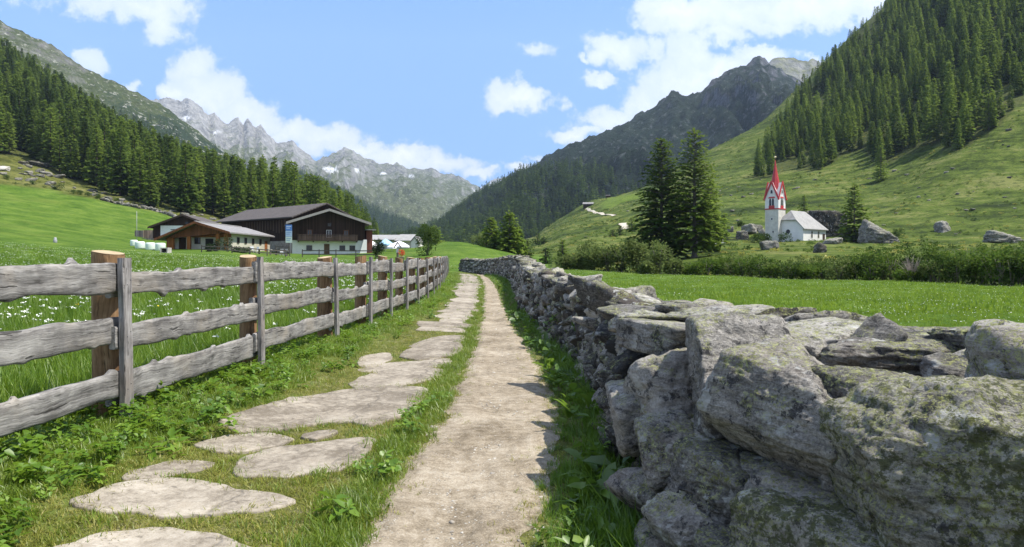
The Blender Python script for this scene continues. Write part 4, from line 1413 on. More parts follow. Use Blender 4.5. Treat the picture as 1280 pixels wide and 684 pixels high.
# ---- three blue-and-white boards on the farmhouse corner
bd = thing('inn_sign', 'stacked blue and white boards on a post beside farmhouse corner', 'sign', ((361 - 640) * 124 / FOC, 124.0, 0))
bd.location.z = float(ground_z([bd.location.x], [124.0])[0])
zt = EYE + (HOR - 281) * 124 / FOC - bd.location.z
MB().tube([(0, 0.06, 0), (0, 0.06, zt)], 0.05, 8).build('post', M_IRON, bd)
hh_ = 1.02
for k, (cc, lab) in enumerate([((0.10, 0.22, 0.52), 'blue board'), ((0.42, 0.52, 0.68), 'pale blue board'), ((0.62, 0.70, 0.62), 'white board')]):
    z1 = zt - k * (hh_ + 0.03)
    pb = MB().span(-0.55, 0.55, -0.03, 0.03, z1 - hh_, z1).build('board', plain_mat('sign_' + lab.replace(' ', '_'), cc, 0.5, 0.04, 3), bd)
    pb['label'] = lab
    st = MB()
    for q in range(2):
        st.span(-0.42, 0.40 - 0.2 * q, -0.036, -0.0305, z1 - 0.34 - 0.3 * q, z1 - 0.24 - 0.3 * q)
    st.build('panel_line', plain_mat('sign_light_band', (0.7, 0.73, 0.76) if k == 0 else (0.2, 0.3, 0.48), 0.6, 0.05), pb)

# ---- big dark barn behind
bw = thing('barn', 'large dark wooden barn with long brown shingle roof behind farmhouse', 'barn', (-37.2, 141.5, 2.2), R(-42))
# local: ridge along X; right gable at x=0
bl, bh, bev, brg = 29.0, 6.4, 7.2, 9.7
MB().prism([(-bh, -1.5), (bh, -1.5), (bh, bev), (0, brg), (-bh, bev)], 'x', -bl, 0).build('wall', M_TIMBER, bw)
MB().span(-bl - 0.02, 0.02, -bh - 0.12, -bh - 0.002, -1.0, 2.5).build('stone_base', M_STONEWALL, bw)
for sgn in (-1, 1):
    sl_ = (brg - bev) / bh
    yo, zo = sgn * (bh + 1.3), bev - sl_ * 1.3
    MB().prism([(0, brg + 0.04), (yo, zo + 0.04), (yo, zo + 0.28), (0, brg + 0.28)], 'x', -bl - 1.0, 1.6).build('roof', M_ROOF_BROWN, bw)
sl = MB()
for xx in np.arange(-18, -3, 1.05):
    sl.span(xx, xx + 0.42, -bh - 0.05, -bh - 0.003, 4.4 + 0.4 * math.sin(xx * 5), 6.6)
sl.build('weathered_planks', plank_mat('paler_weathered_planks', (0.085, 0.055, 0.038)), bw)

# ---- low farm building with orange gable
lb = thing('farm_building', 'low farm building with orange wooden gable and grey shingle roof', 'farm building', (-49.9, 114.0, 2.85), R(1.5))
MB().span(-4.9, 4.7, 2.0, 22, -0.8, 2.55).build('wall', M_PLASTER_BEIGE, lb)
MB().prism([(-5.2, 1.62), (4.9, 2.62), (0, 4.05)], 'y', 0.4, 22).build('gable', M_TIMBER_R, lb)
for (xo, zo) in ((-6.3, 1.35), (5.5, 2.45)):
    r_ = MB().prism([(0, 4.1), (xo, zo + 0.02), (xo, zo + 0.24), (0, 4.32)], 'y', -0.9, 22.6).build('roof', M_ROOF_GREY, lb)
    MB().prism([(0, 3.98), (xo, zo - 0.1), (xo, zo + 0.26), (0, 4.36)], 'y', -0.98, -0.905).build('barge_board', M_TIMBER_R, r_)
MB().span(-0.12, 0.12, -0.8, 20, 4.33, 4.45).build('ridge_cap', M_ROOF_PALE, lb)
for xx in (-1.5, 3.05, 4.35):
    MB().span(xx - 0.28, xx + 0.28, 0.45, 0.9, -0.5, 2.3 if xx < 0 else 2.5).build('pillar', M_ORANGE, lb)
MB().span(-5.0, -3.9, 0.6, 1.0, -0.5, 1.75).build('side_panel', M_ORANGE, lb)
door(lb, -3.1, -0.1, 1.1, 1.9, 2.0, M_TIMBER)
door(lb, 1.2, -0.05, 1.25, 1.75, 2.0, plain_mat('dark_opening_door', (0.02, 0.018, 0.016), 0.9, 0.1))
window(lb, -0.7, 1.35, 0.8, 0.9, 2.0)
MB().span(2.1, 2.75, 1.88, 1.995, 0.7, 1.8).build('notice_panel', plain_mat('notice_panel_paint', (0.45, 0.42, 0.38), 0.8, 0.3, 6), lb)
MB().span(-4.9, 4.7, 1.9, 1.995, 1.9, 2.5).build('lintel_beam', M_ORANGE, lb)
for yy in (5.0, 8.6, 12.4, 16.4):
    window(lb, yy, 1.5, 0.95, 0.85, 4.7, side=True, ny=1)
door(lb, 19.6, -0.3, 1.5, 2.0, 4.7, M_ORANGE, side=True, ny=1)

# ---- small house at the far left of the farm
sh = thing('annex_house', 'small dark gabled house with white wall, leftmost of the farm', 'house', (-63.4, 139.0, 3.9), R(4))
gable_house(sh, 11.4, 10, 3.5, 5.7, M_TIMBER, M_ROOF_BROWN, 0.7, 0.8)
MB().span(-4.3, 4.6, -0.06, -0.002, 0.2, 3.75).build('plaster_wall', M_PLASTER, sh)
MB().span(-2.4, 0.4, -0.10, -0.062, 2.9, 3.05).build('shelf_board', M_DARKWOOD, sh)
for xx in (0.6, 2.3):
    window(sh, xx, 4.25, 0.5, 0.4, 0.0)
dk = thing('timber_deck', 'grey plank terrace with tan windbreak left of the small house', 'terrace', (-70.0, 137.0, 3.9), R(4))
MB().span(-3.4, 3.6, -0.2, 0.0, -0.8, 1.25).build('front_panel', M_GREYPLANK, dk)
MB().span(-3.4, 3.6, 0.002, 4.0, 1.0, 1.15).build('floor', M_GREYPLANK, dk)
MB().span(-1.8, 2.6, 3.8, 3.9, 1.152, 2.95).build('windbreak', M_DECKPLANK, dk)
MB().span(-3.4, -1.85, 3.8, 3.9, 1.152, 2.9).build('side_screen', M_GREYPLANK, dk)

# ---- long low inn roofs behind the parasols
il = thing('inn_building', 'long low building with pale grey roofs behind the parasols', 'building', ((487 - 640) * 150 / FOC, 150, 3.2), R(-6))
for (x0, x1, zr_, zt_) in ((-6.2, 1.1, 1.9, 3.05), (1.12, 4.6, 1.7, 3.15)):
    MB().span(x0 + 0.2, x1 - 0.02, 0, 4, -1.5, zr_ - 0.1).build('wall', M_PLASTER_OLD, il)
    MB().prism([(-0.6, zr_), (4.3, zt_), (4.3, zt_ + 0.12), (-0.6, zr_ + 0.12)], 'x', x0, x1).build('roof', M_ROOF_PALE, il)
MB().prism([(4.62, -1.5), (6.3, -1.5), (6.3, 1.5), (5.46, 2.5), (4.62, 1.5)], 'y', -0.5, 4).build('gable_wing', M_PLASTER, il)
MB().prism([(4.5, 1.38), (5.46, 2.53), (6.42, 1.38), (6.42, 1.55), (5.46, 2.72), (4.5, 1.55)], 'y', -0.8, 4.2).build('wing_roof', M_ROOF_GREY, il)


def parasol(name, label, px, d, py_top, py_rim, wpx, col, tent=False):
    s = d / FOC
    x = (px - 640) * s
    z0 = float(ground_z([x], [d])[0])
    rt = thing(name, label, 'parasol', (x, d, z0), 0.3, 'parasols on the inn terrace')
    zt_, zr_ = EYE + (HOR - py_top) * s - z0, EYE + (HOR - py_rim) * s - z0
    r = wpx / 2 * s
    MB().tube([(0, 0, 0), (0, 0, zt_)], 0.04, 8).build('pole', M_PLASTER, rt)
    n = 8
    V, F = [(0, 0, zt_)], []
    for q in (0.5, 1.0):
        for k in range(n):
            a = 2 * math.pi * k / n
            V.append((r * q * math.cos(a), r * q * math.sin(a), zt_ + (zr_ - zt_) * (q ** 1.25)))
    for k in range(n):
        V.append((r * math.cos(2 * math.pi * k / n), r * math.sin(2 * math.pi * k / n), zr_ - 0.28))
    for k in range(n):
        k2 = (k + 1) % n
        F += [(0, 1 + k, 1 + k2), (1 + k, 9 + k, 9 + k2, 1 + k2), (9 + k, 17 + k, 17 + k2, 9 + k2)]
    mb = MB()
    mb.add(V, F)
    o = mb.build('canopy', plain_mat('parasol_cloth', col, 0.8, 0.04, 1), rt)
    sd = o.modifiers.new('thickness', 'SOLIDIFY')
    sd.thickness = 0.02


parasol('parasol', 'white parasol touching the right side of the farmhouse', 463, 136, 300, 306, 18, (0.82, 0.82, 0.82))
parasol('parasol', 'light blue parasol, second from the farmhouse', 482, 134, 298.5, 305, 20, (0.35, 0.58, 0.76))
parasol('parasol', 'large white parasol in front of the pale grey roof', 499, 131, 301, 307.5, 26, (0.84, 0.84, 0.86))
parasol('parasol', 'low white parasol left of the large white one', 490, 129, 304.5, 309, 13, (0.8, 0.8, 0.84))

# ---- chapel
S1 = 168 / FOC
cb = Vector(((973 - 640) * S1, 168.0, EYE + (HOR - 303.5) * S1))
ch = thing('chapel', 'small white chapel with red pointed spire on the tower', 'chapel', cb, R(-48))
# local: front (tower) side -Y, nave runs to +Y; the tower's front right corner is the origin
T_ = 3.35
tz = 7.85
MB().span(-T_, 0, 0, T_, -1.2, tz).build('tower_wall', M_PLASTER_OLD, ch)
MB().span(-T_ - 0.1, 0.1, -0.1, T_ + 0.1, tz + 0.002, tz + 0.24).build('cornice_band', M_RED, ch)
gl, gp = 10.4, 14.2            # belfry eaves and gable tips
bz = tz + 0.242
mbf = MB()
mbf.span(-T_, 0, 0, T_, bz, gl)
bel = mbf.build('belfry', M_PLASTER, ch)
for ax in ('y', 'x'):
    if ax == 'y':
        MB().prism([(-T_, gl + 0.002), (0, gl + 0.002), (-T_ / 2, gp)], 'y', 0.0, T_).build('gable', M_PLASTER, bel)
    else:
        MB().prism([(0, gl + 0.003), (T_, gl + 0.003), (T_ / 2, gp - 0.01)], 'x', -T_ + 0.001, -0.001).build('gable', M_PLASTER, bel)
# red trims on the four gables
tr = MB()
for (p0, p1, p2, nrm) in (((-T_, 0), (0, 0), None, (0, -1)), ((0, 0), (0, T_), None, (1, 0)), ((0, T_), (-T_, T_), None, (0, 1)), ((-T_, T_), (-T_, 0), None, (-1, 0))):
    mid = ((p0[0] + p1[0]) / 2 + nrm[0] * 0.18, (p0[1] + p1[1]) / 2 + nrm[1] * 0.18, gp + 0.25)
    for q in (p0, p1):
        ex = (q[0] - (mid[0] - nrm[0] * 0.18)) * 1.14
        ey = (q[1] - (mid[1] - nrm[1] * 0.18)) * 1.14
        e = (mid[0] - nrm[0] * 0.18 + ex + nrm[0] * 0.18, mid[1] - nrm[1] * 0.18 + ey + nrm[1] * 0.18, gl - 0.32)
        tr.beam(mid, e, 0.36, 0.15, up=(nrm[0], nrm[1], 0.35))
tr.build('gable_roof', M_RED, ch)
# spire: concave eight-sided, rising out of the four gables
sp = MB()
prof = [(2.7, gl + 0.1), (1.95, 11.9), (1.25, 13.6), (0.82, 15.0), (0.52, 16.5), (0.28, 18.0), (0.05, 19.7)]
V, F = [], []
for (r, z) in prof:
    for k in range(8):
        a = math.pi / 8 + 2 * math.pi * k / 8
        rr = r * (0.72 if z < 12.5 else 0.85 if z < 14 else 1.0)
        V.append((-T_ / 2 + rr * math.cos(a), T_ / 2 + rr * math.sin(a), z))
for i in range(len(prof) - 1):
    for k in range(8):
        F.append((i * 8 + k, i * 8 + (k + 1) % 8, (i + 1) * 8 + (k + 1) % 8, (i + 1) * 8 + k))
F.append(tuple(len(V) - 8 + k for k in range(8)))
sp.add(V, F)
spire = sp.build('spire', M_RED, ch)
cr = MB()
cr.tube([(-T_/2, T_/2, 19.6), (-T_/2, T_/2, 22.3)], 0.05, 6)
cr.beam((-T_/2 - 0.45, T_/2, 21.75), (-T_/2 + 0.45, T_/2, 21.75), 0.07, 0.09)
cross = cr.build('cross', M_IRON, spire)
MB().lathe([(0.02, -0.28), (0.22, -0.17), (0.3, 0), (0.22, 0.17), (0.02, 0.28)], 10, (-T_/2, T_/2, 20.3)).build('ball', plain_mat('gilded_ball', (0.7, 0.6, 0.35), 0.4, 0.1), spire)


def arch_window(root, cx, cz, w_, h_, plane, axis, out, frame_mat=None, name='window', panes=1):
    """pointed-round arched opening: axis 'y' = on a wall facing -Y, 'x' = on a wall facing +X"""
    def outline(w2, hh, g=0.0):
        pts = [(-w2 - g, -hh / 2 - g), (w2 + g, -hh / 2 - g)]
        for k in range(9):
            a = math.pi * k / 8
            pts.append(((w2 + g) * math.cos(a), hh / 2 - w2 + (w2 + g) * math.sin(a)))
        return [(cx + a, cz + b) for a, b in pts]
    f = MB().prism(outline(w_ / 2, h_, 0.12), axis, plane + out * 0.003, plane + out * 0.05).build(name, frame_mat or M_PLASTER, root)
    for q in range(panes):
        ww = w_ / panes
        ox = (q - (panes - 1) / 2) * ww
        pts = [(ox + a * (ww * 0.86 / w_), b) for a, b in [(x - cx, z) for x, z in outline(w_ / 2, h_)]]
        MB().prism([(cx + a, b) for a, b in pts], axis, plane + out * 0.051, plane + out * 0.06).build('opening', M_GLASS_DARK, f)
    return f


arch_window(ch, -T_/2, 9.6, 1.35, 1.7, 0.0, 'y', -1, panes=2)
arch_window(ch, T_/2, 9.6, 1.35, 1.7, 0.0, 'x', 1, panes=2)
arch_window(ch, -T_/2, 12.0, 0.62, 0.85, 0.0, 'y', -1)
arch_window(ch, T_/2, 12.0, 0.55, 0.85, 0.0, 'x', 1)
MB().span(-T_/2 - 0.72, -T_/2 + 0.72, -0.06, -0.003, tz + 0.245, tz + 0.9).build('red_panel', M_RED, ch)
MB().span(0.003, 0.06, T_/2 - 0.72, T_/2 + 0.72, tz + 0.245, tz + 0.9).build('red_panel', M_RED, ch)
for (x, z) in ((-1.3, 2.6), (-1.6, 5.6)):
    window(ch, x, z, 0.36, 0.5, 0.0, frame=M_PLASTER, bars=False)
# nave: gable end at y=1.0, half-hipped; roof hipped at the far end
NW, NL, NE, NR = 7.4, 11.5, 3.6, 7.45
x0, x1, y0, y1 = -2.2, -2.2 + NW, 1.6, 1.6 + NL
xm = (x0 + x1) / 2
nv = MB()
nv.prism([(x0, -1.2), (x1, -1.2), (x1, NE), (x0, NE)], 'y', y0, y1)
nv.build('nave_wall', M_PLASTER, ch)
gz_ = NE + (NR - NE) * 0.42
hx = (x1 - xm) * 0.58
MB().add([(x0, y0, NE + .002), (x1, y0, NE + .002), (xm + hx, y0, gz_), (xm - hx, y0, gz_), (x0, y0 + .5, NE + .002), (x1, y0 + .5, NE + .002), (xm + hx, y0 + .5, gz_), (xm - hx, y0 + .5, gz_)],
         [(0, 1, 2, 3), (4, 7, 6, 5), (0, 4, 5, 1), (1, 5, 6, 2), (2, 6, 7, 3), (3, 7, 4, 0)]).build('gable_wall', M_PLASTER, ch)
o_ = 0.45
e0, e1 = (x0 - o_, NE - 0.42), (x1 + o_, NE - 0.42)
ya, yb = y0 + 1.4, y1 - 3.0
V = [(e0[0], y0 - o_, e0[1]), (xm - hx, y0 - o_, gz_ + 0.12), (xm + hx, y0 - o_, gz_ + 0.12), (e1[0], y0 - o_, e1[1]), (e1[0], y1 + o_, e1[1]), (e0[0], y1 + o_, e0[1]), (xm, ya, NR + 0.15), (xm, yb, NR + 0.15)]
V += [(a, b, c - 0.14) for a, b, c in V]
F = [(1, 2, 6), (2, 3, 4, 7, 6), (4, 5, 7), (5, 0, 1, 6, 7)]
F += [tuple(8 + i for i in f)[::-1] for f in F]
loop = [0, 1, 2, 3, 4, 5]
F += [(loop[i], 8 + loop[i], 8 + loop[(i + 1) % 6], loop[(i + 1) % 6]) for i in range(6)]
MB().add(V, F).build('nave_roof', M_ROOF_PALE, ch)
arch_window(ch, y0 + 4.2, 1.95, 0.85, 1.6, x1, 'x', 1)
arch_window(ch, y0 + 7.6, 1.95, 0.7, 1.5, x1, 'x', 1, frame_mat=M_PLASTER_OLD)
door(ch, y0 + 10.3, -0.1, 1.1, 2.3, x1, M_TIMBER, side=True, ny=1)
f = MB()
rw = []
for k in range(16):
    a = 2 * math.pi * k / 16
    rw.append((1.55 + 0.5 * math.cos(a), 2.6 + 0.5 * math.sin(a)))
MB().prism(rw, 'y', y0 - 0.003, y0 - 0.05).build('round_window', M_GLASS_DARK, ch)

# ---- far hut and its track on the slope
p = hit(735, 258.5, 300)
hb = thing('alpine_hut', 'far away dark wooden hut with stone base high on the slope', 'hut', p, R(-10))
sc_ = p.y / FOC
gable = 6.5 * sc_
MB().span(-6 * sc_, 6 * sc_, 0, 5, -2, 3.0 * sc_).build('wall', M_TIMBER, hb)
MB().prism([(-0.6, 2.9 * sc_), (2.5, 5.4 * sc_), (5.6, 2.9 * sc_), (5.6, 2.9 * sc_ + 0.3), (2.5, 5.4 * sc_ + 0.3), (-0.6, 2.9 * sc_ + 0.3)], 'x', -6.8 * sc_, 6.8 * sc_).build('roof', M_ROOF_GREY, hb)
p = hit(760, 245, 300)
h2 = thing('field_barn', 'tiny low barn at the edge of the far hay field', 'barn', p, R(-8))
MB().span(-3 * sc_, 3 * sc_, 0, 4, -2, 1.6 * sc_).build('wall', M_TIMBER, h2)
MB().prism([(-0.5, 1.6 * sc_), (2, 2.8 * sc_), (4.5, 1.6 * sc_), (4.5, 1.6 * sc_ + 0.3), (2, 2.8 * sc_ + 0.3), (-0.5, 1.6 * sc_ + 0.3)], 'x', -3.5 * sc_, 3.5 * sc_).build('roof', M_ROOF_BROWN, h2)
M_TRACK = plain_mat('pale_gravel', (0.46, 0.42, 0.34), 0.95, 0.2, 0.6, 0.05)


def ribbon(name, pts, halfw, mat, lift=0.25, n=60):
    """a track lying on the terrain through pixel points"""
    P = [hit(a, b, c) for a, b, c in pts]
    P = np.array(P)
    s = np.linspace(0, 1, len(P))
    t_ = np.linspace(0, 1, n)
    X, Y = np.interp(t_, s, P[:, 0]), np.interp(t_, s, P[:, 1])
    dx, dy = np.gradient(X), np.gradient(Y)
    l = np.hypot(dx, dy) + 1e-9
    rows = []
    for q in np.linspace(-1, 1, 5):
        wob = 1 + 0.25 * np.sin(t_ * 40 + q)
        xx, yy = X - dy / l * halfw * q * wob, Y + dx / l * halfw * q * wob
        rows.append(np.stack([xx, yy, ground_z(xx, yy) + lift - 0.3 * lift * abs(q)], 1))
    V = np.concatenate(rows)
    return tag(link(name, np_mesh(name, V, grid_faces(5, n), True), mat), kind='structure')


ribbon('track', [(733, 261, 250), (737, 263, 250), (744, 266, 250), (756, 268.5, 250), (768, 270, 250)], 1.0, M_TRACK)
ribbon('track', [(778, 280, 200), (781, 283, 200), (783, 287, 200)], 1.3, M_TRACK)

# ---- wrapped hay bales
M_BALE = plain_mat('pale_green_bale_wrap', (0.66, 0.74, 0.66), 0.45, 0.06, 3, 0.4, bump=0.2)
for k, (px, d, w_, hgt, lab) in enumerate([(167.5, 108, 8.5, 8.0, 'small white wrapped bale, leftmost of the row'), (175, 103.5, 11.5, 9.6, 'white wrapped bale, second from the left'),
                                         (188, 103, 11.5, 9.8, 'white wrapped bale, third from the left'), (200.5, 102.5, 12, 10.2, 'white wrapped bale beside the low farm building')]):
    s = d / FOC
    pz = EYE + (HOR - 311) * s
    r, h = w_ / 2 * s, hgt * s
    mb = MB()
    mb.lathe([(r * 0.80, 0), (r * 0.97, h * 0.06), (r, h * 0.2), (r * 1.01, h * 0.5), (r, h * 0.8), (r * 0.95, h * 0.95), (r * 0.75, h)], 24)
    o = mb.build('hay_bale', M_BALE, None, True)
    gzz = float(ground_z([(px - 640) * s], [d])[0])
    o.location = ((px - 640) * s, d, min(pz, gzz + 0.3))
    o.location.z = gzz - 0.05
    tag(o, lab, 'hay bale', 'wrapped hay bales by the farm')

# ---- concrete culvert mouth
p = foot(205.5, 88)
cv = thing('culvert', 'square concrete culvert mouth in the grass below the bales', 'culvert', p, R(8))
s = 88 / FOC
cf = MB()
cf.span(-4.6 * s, -3.3 * s, -0.2, 1.2, -0.3, 6.4 * s)
cf.span(3.3 * s, 4.6 * s, -0.2, 1.2, -0.3, 6.4 * s)
cf.span(-3.3 * s, 3.3 * s, -0.15, 1.2, 5.3 * s, 6.4 * s)
cf.build('frame', plain_mat('old_concrete', (0.46, 0.43, 0.40), 0.95, 0.25, 3), cv)
MB().span(-3.3 * s, 3.3 * s, 0.7, 0.9, -0.3, 5.3 * s - 0.003).build('opening_shade', M_IRON, cv)  # dark panel standing in for the shade inside the culvert mouth

# ---- thin pole in the field, low grey marker post
p = foot(171, 118)
pl = MB().tube([(0, 0, -0.3), (0, 0, EYE + (HOR - 264) * 118 / FOC - p.z)], [0.05, 0.035], 8).build('utility_pole', plain_mat('galvanised_pole', (0.3, 0.3, 0.3), 0.5, 0.1, 3, 0.4), None, True)
pl.location = p
tag(pl, 'thin grey pole standing in the field left of the small house', 'pole')
p = foot(69, 92)
mk = MB().lathe([(0.22, -0.2), (0.22, 0.35), (0.16, 0.42), (0.16, 0.62), (0.1, 0.68)], 12).build('hydrant_post', plain_mat('grey_metal_post', (0.3, 0.31, 0.32), 0.6, 0.2, 4), None, True)
mk.location = p
tag(mk, 'short grey metal post alone in the green field', 'post')

# ---- rail fence before the farm
def rail_fence(label, pts, h, name='rail_fence', mat=None, rails=2, post=0.06, gap=2.2):
    mat = mat or M_DARKWOOD_G
    P = [foot(a, d) for a, d in pts]
    seg = []
    for a, b in zip(P[:-1], P[1:]):
        n = max(1, int((b - a).length / gap))
        seg += [a.lerp(b, k / n) for k in range(n)]
    seg.append(P[-1])
    seg = [Vector((q.x, q.y, float(ground_z([q.x], [q.y])[0]))) for q in seg]
    rt = thing(name, label, 'fence', seg[0])
    o = seg[0]
    for q in seg:
        MB().beam(q - o - Vector((0, 0, 0.3)), q - o + Vector((0, 0, h + 0.12)), post * 2, post * 2, up=(0, 1, 0)).build('post', mat, rt)
    for k in range(rails):
        z = h * (0.45 + 0.5 * k) if rails == 2 else h * (0.3 + 0.33 * k)
        for a, b in zip(seg[:-1], seg[1:]):
            MB().beam(a - o + Vector((0, -post - 0.03, z)), b - o + Vector((0, -post - 0.03, z)), 0.05, 0.14).build('rail', mat, rt)
    return rt


M_DARKWOOD_G = plain_mat('greyed_fence_wood', (0.11, 0.095, 0.08), 0.9, 0.35, 4)
rail_fence('dark wooden rail fence along the yard before the farmhouse', [(378, 100), (420, 99), (470, 98)], 1.0)
rail_fence('greyish rail fence before the low farm building', [(252, 97), (290, 97), (334, 98), (357, 100)], 0.85)
rail_fence('short stepped rail fence between the two farm buildings', [(345, 108), (362, 106)], 1.35, rails=3)

rail_fence('low dark rail fence between the tall tree pair and the chapel', [(908, 163), (935, 162), (957, 161)], 0.8)

# ---- yard furniture
M_WHITEP = plain_mat('white_plastic', (0.72, 0.72, 0.72), 0.5, 0.05, 3)
def garden_chair(label, px, d, rz):
    rt = thing('garden_chair', label, 'chair', foot(px, d), rz, 'white chairs in the farm yard')
    MB().span(-0.25, 0.25, -0.25, 0.25, 0.42, 0.47).build('seat', M_WHITEP, rt)
    MB().span(-0.25, 0.25, 0.2, 0.25, 0.472, 0.95).build('backrest', M_WHITEP, rt)
    for a in (-0.22, 0.22):
        for b in (-0.22, 0.22):
            MB().span(a - 0.025, a + 0.025, b - 0.025, b + 0.025, 0, 0.418).build('leg', M_WHITEP, rt)
    MB().span(-0.28, -0.255, -0.22, 0.22, 0.6, 0.65).build('armrest', M_WHITEP, rt)
    MB().span(0.255, 0.28, -0.22, 0.22, 0.6, 0.65).build('armrest', M_WHITEP, rt)


garden_chair('white plastic chair under the third small barn window', 315, 106, 0.4)
garden_chair('white plastic chair, right one of the two close together', 321, 106, -0.5)
garden_chair('white plastic chair left of the stepped rail fence', 352, 110, 0.2)
garden_chair('white plastic chair nearest the farmhouse corner', 357, 110, -0.3)


def garden_bench(label, px, d, rz):
    rt = thing('garden_table', label, 'table', foot(px, d), rz)
    MB().span(-1.0, 1.0, -0.35, 0.35, 0.70, 0.75).build('table_top', M_PLASTER_OLD, rt)
    for a in (-0.8, 0.8):
        MB().span(a - 0.05, a + 0.05, -0.3, 0.3, -0.05, 0.698).build('leg', M_DARKWOOD_G, rt)


garden_bench('pale garden table under the fourth small barn window', 331, 105, 0.1)
garden_bench('pale garden table before the stone wall of the barn', 352, 106, 0.05)

for k, (px, d, hh, ww, lab) in enumerate([(272, 104, 15, 11, 'dwarf pine before the orange pillars, left of a pair'), (284, 103, 18, 14, 'taller dwarf pine at the corner of the low building'), (262, 102, 9, 10, 'low round dwarf pine beside the fence start'),
                                        (298, 103, 7, 14, 'low flower shrub under the first small barn window'), (306, 102, 7, 14, 'low shrub under the second small barn window')]):
    bush('dwarf_pine' if 'pine' in lab else 'flower_shrub', lab, 'shrub', foot(px, d), ww / 2 * d / FOC, hh * d / FOC, M_MUGO, 900 + k, 800, 0.16, None, True)
bush('conical_shrub', 'dark conical evergreen shrub beside the parasols', 'shrub', foot(473.5, 92), 0.85, 2.35, M_MUGO, 920, 2600, 0.13)
bush('round_bush', 'dense dark round leafy bush on the green knoll', 'bush', foot(534, 97), 1.75, 3.75, M_ALDER_D, 921, 5200, 0.17)
bush('willow_bush', 'low grey green shrub in the hollow left of the larch clump', 'bush', foot(598, 128), 1.7, 2.1, M_WILLOW, 922, 1400, 0.2)
bush('willow_bush', 'low dark shrub under the left larch of the clump', 'bush', foot(608, 120), 1.2, 1.5, M_ALDER_D, 923, 900, 0.2)
for k, (px, py, rx, rz, lab) in enumerate([(947, 304, 1.4, 1.7, 'dark shrub at the foot of the chapel tower, left one'), (982, 303, 1.7, 2.0, 'round shrub before the chapel gable'), (957, 303, 1.2, 1.5, 'shrub touching the left corner of the chapel tower'),
                                         (1124, 296, 1.5, 1.8, 'dark bush behind the leaning boulder'), (926, 283, 1.0, 1.2, 'small shrub on the rocks left of the chapel')]):
    bush('shrub', lab, 'shrub', hit(px, py, 60), rx, rz, M_ALDER_D, 930 + k, 700, 0.26, None, False)
# row of small shrubs along the field wall on the left
for k, (px, py) in enumerate([(70, 237), (74, 238), (92, 243), (100, 244), (110, 246), (122, 249), (41, 231), (8, 224), (146, 254)]):
    b_ = hit(px, py, 60)
    bush('field_shrub', ['squat shrub beside the tallest one on the field edge', 'tallest shrub on the upper edge of the green field', 'dark shrub right of a gap on the field edge', 'middle shrub of the dark trio on the field edge',
          'right shrub of the dark trio on the field edge', 'lone shrub where the field wall begins', 'low shrub left of the tallest one on the field edge', 'shrub near the left border below the white rock', 'small shrub on the field wall under the tall pines'][k],
         'shrub', b_, 0.8 if k != 1 else 1.1, 1.2 if k != 1 else 2.0, M_ALDER_D, 950 + k, 420, 0.22, 'shrubs along the field edge', False)

# ---- stone flower trough with red geraniums by the bend, and a weathered wooden figure post
p = foot(502, 80)
tp = thing('flower_pot', 'grey stone pot of red flowers behind the fence', 'flower pot', p)
MB().lathe([(0.20, 0), (0.30, 0.5), (0.34, 0.55), (0.30, 0.56)], 12).build('pot', M_STONEWALL, tp, True)
rgf = np.random.default_rng(3)
fl = bush_mesh(0.36, 0.36, 0.75, 260, 0.11, rgf, 4)
o = link('flowers', fl, leaf_mat('geranium_petals', (0.25, 0.01, 0.02), (0.5, 0.02, 0.03), (0.65, 0.05, 0.06), 0.2), tp)
o.location.z = 0.5
p = foot(497, 84)
ws = thing('wayside_shrine', 'small dark wooden roofed wayside post beside the red flowers', 'shrine', p)
MB().tube([(0, 0, 0), (0, 0, 1.5)], 0.13, 8).build('post', M_DARKWOOD_G, ws)
MB().prism([(-0.42, 1.45), (0, 2.05), (0.42, 1.45), (0.42, 1.53), (0, 2.15), (-0.42, 1.53)], 'y', -0.3, 0.3).build('roof', M_DARKWOOD, ws)
MB().span(-0.16, 0.16, -0.14, -0.132, 0.9, 1.4).build('panel', M_CURTAIN, ws)


# ================================================================== rocks
_ICO = {}


def ico(level):
    if level not in _ICO:
        bm = bmesh.new()
        bmesh.ops.create_icosphere(bm, subdivisions=level, radius=1)
        V = np.array([v.co[:] for v in bm.verts])
        F = np.array([[v.index for v in f.verts] for f in bm.faces])
        bm.free()
        _ICO[level] = (V, F)
    return _ICO[level]


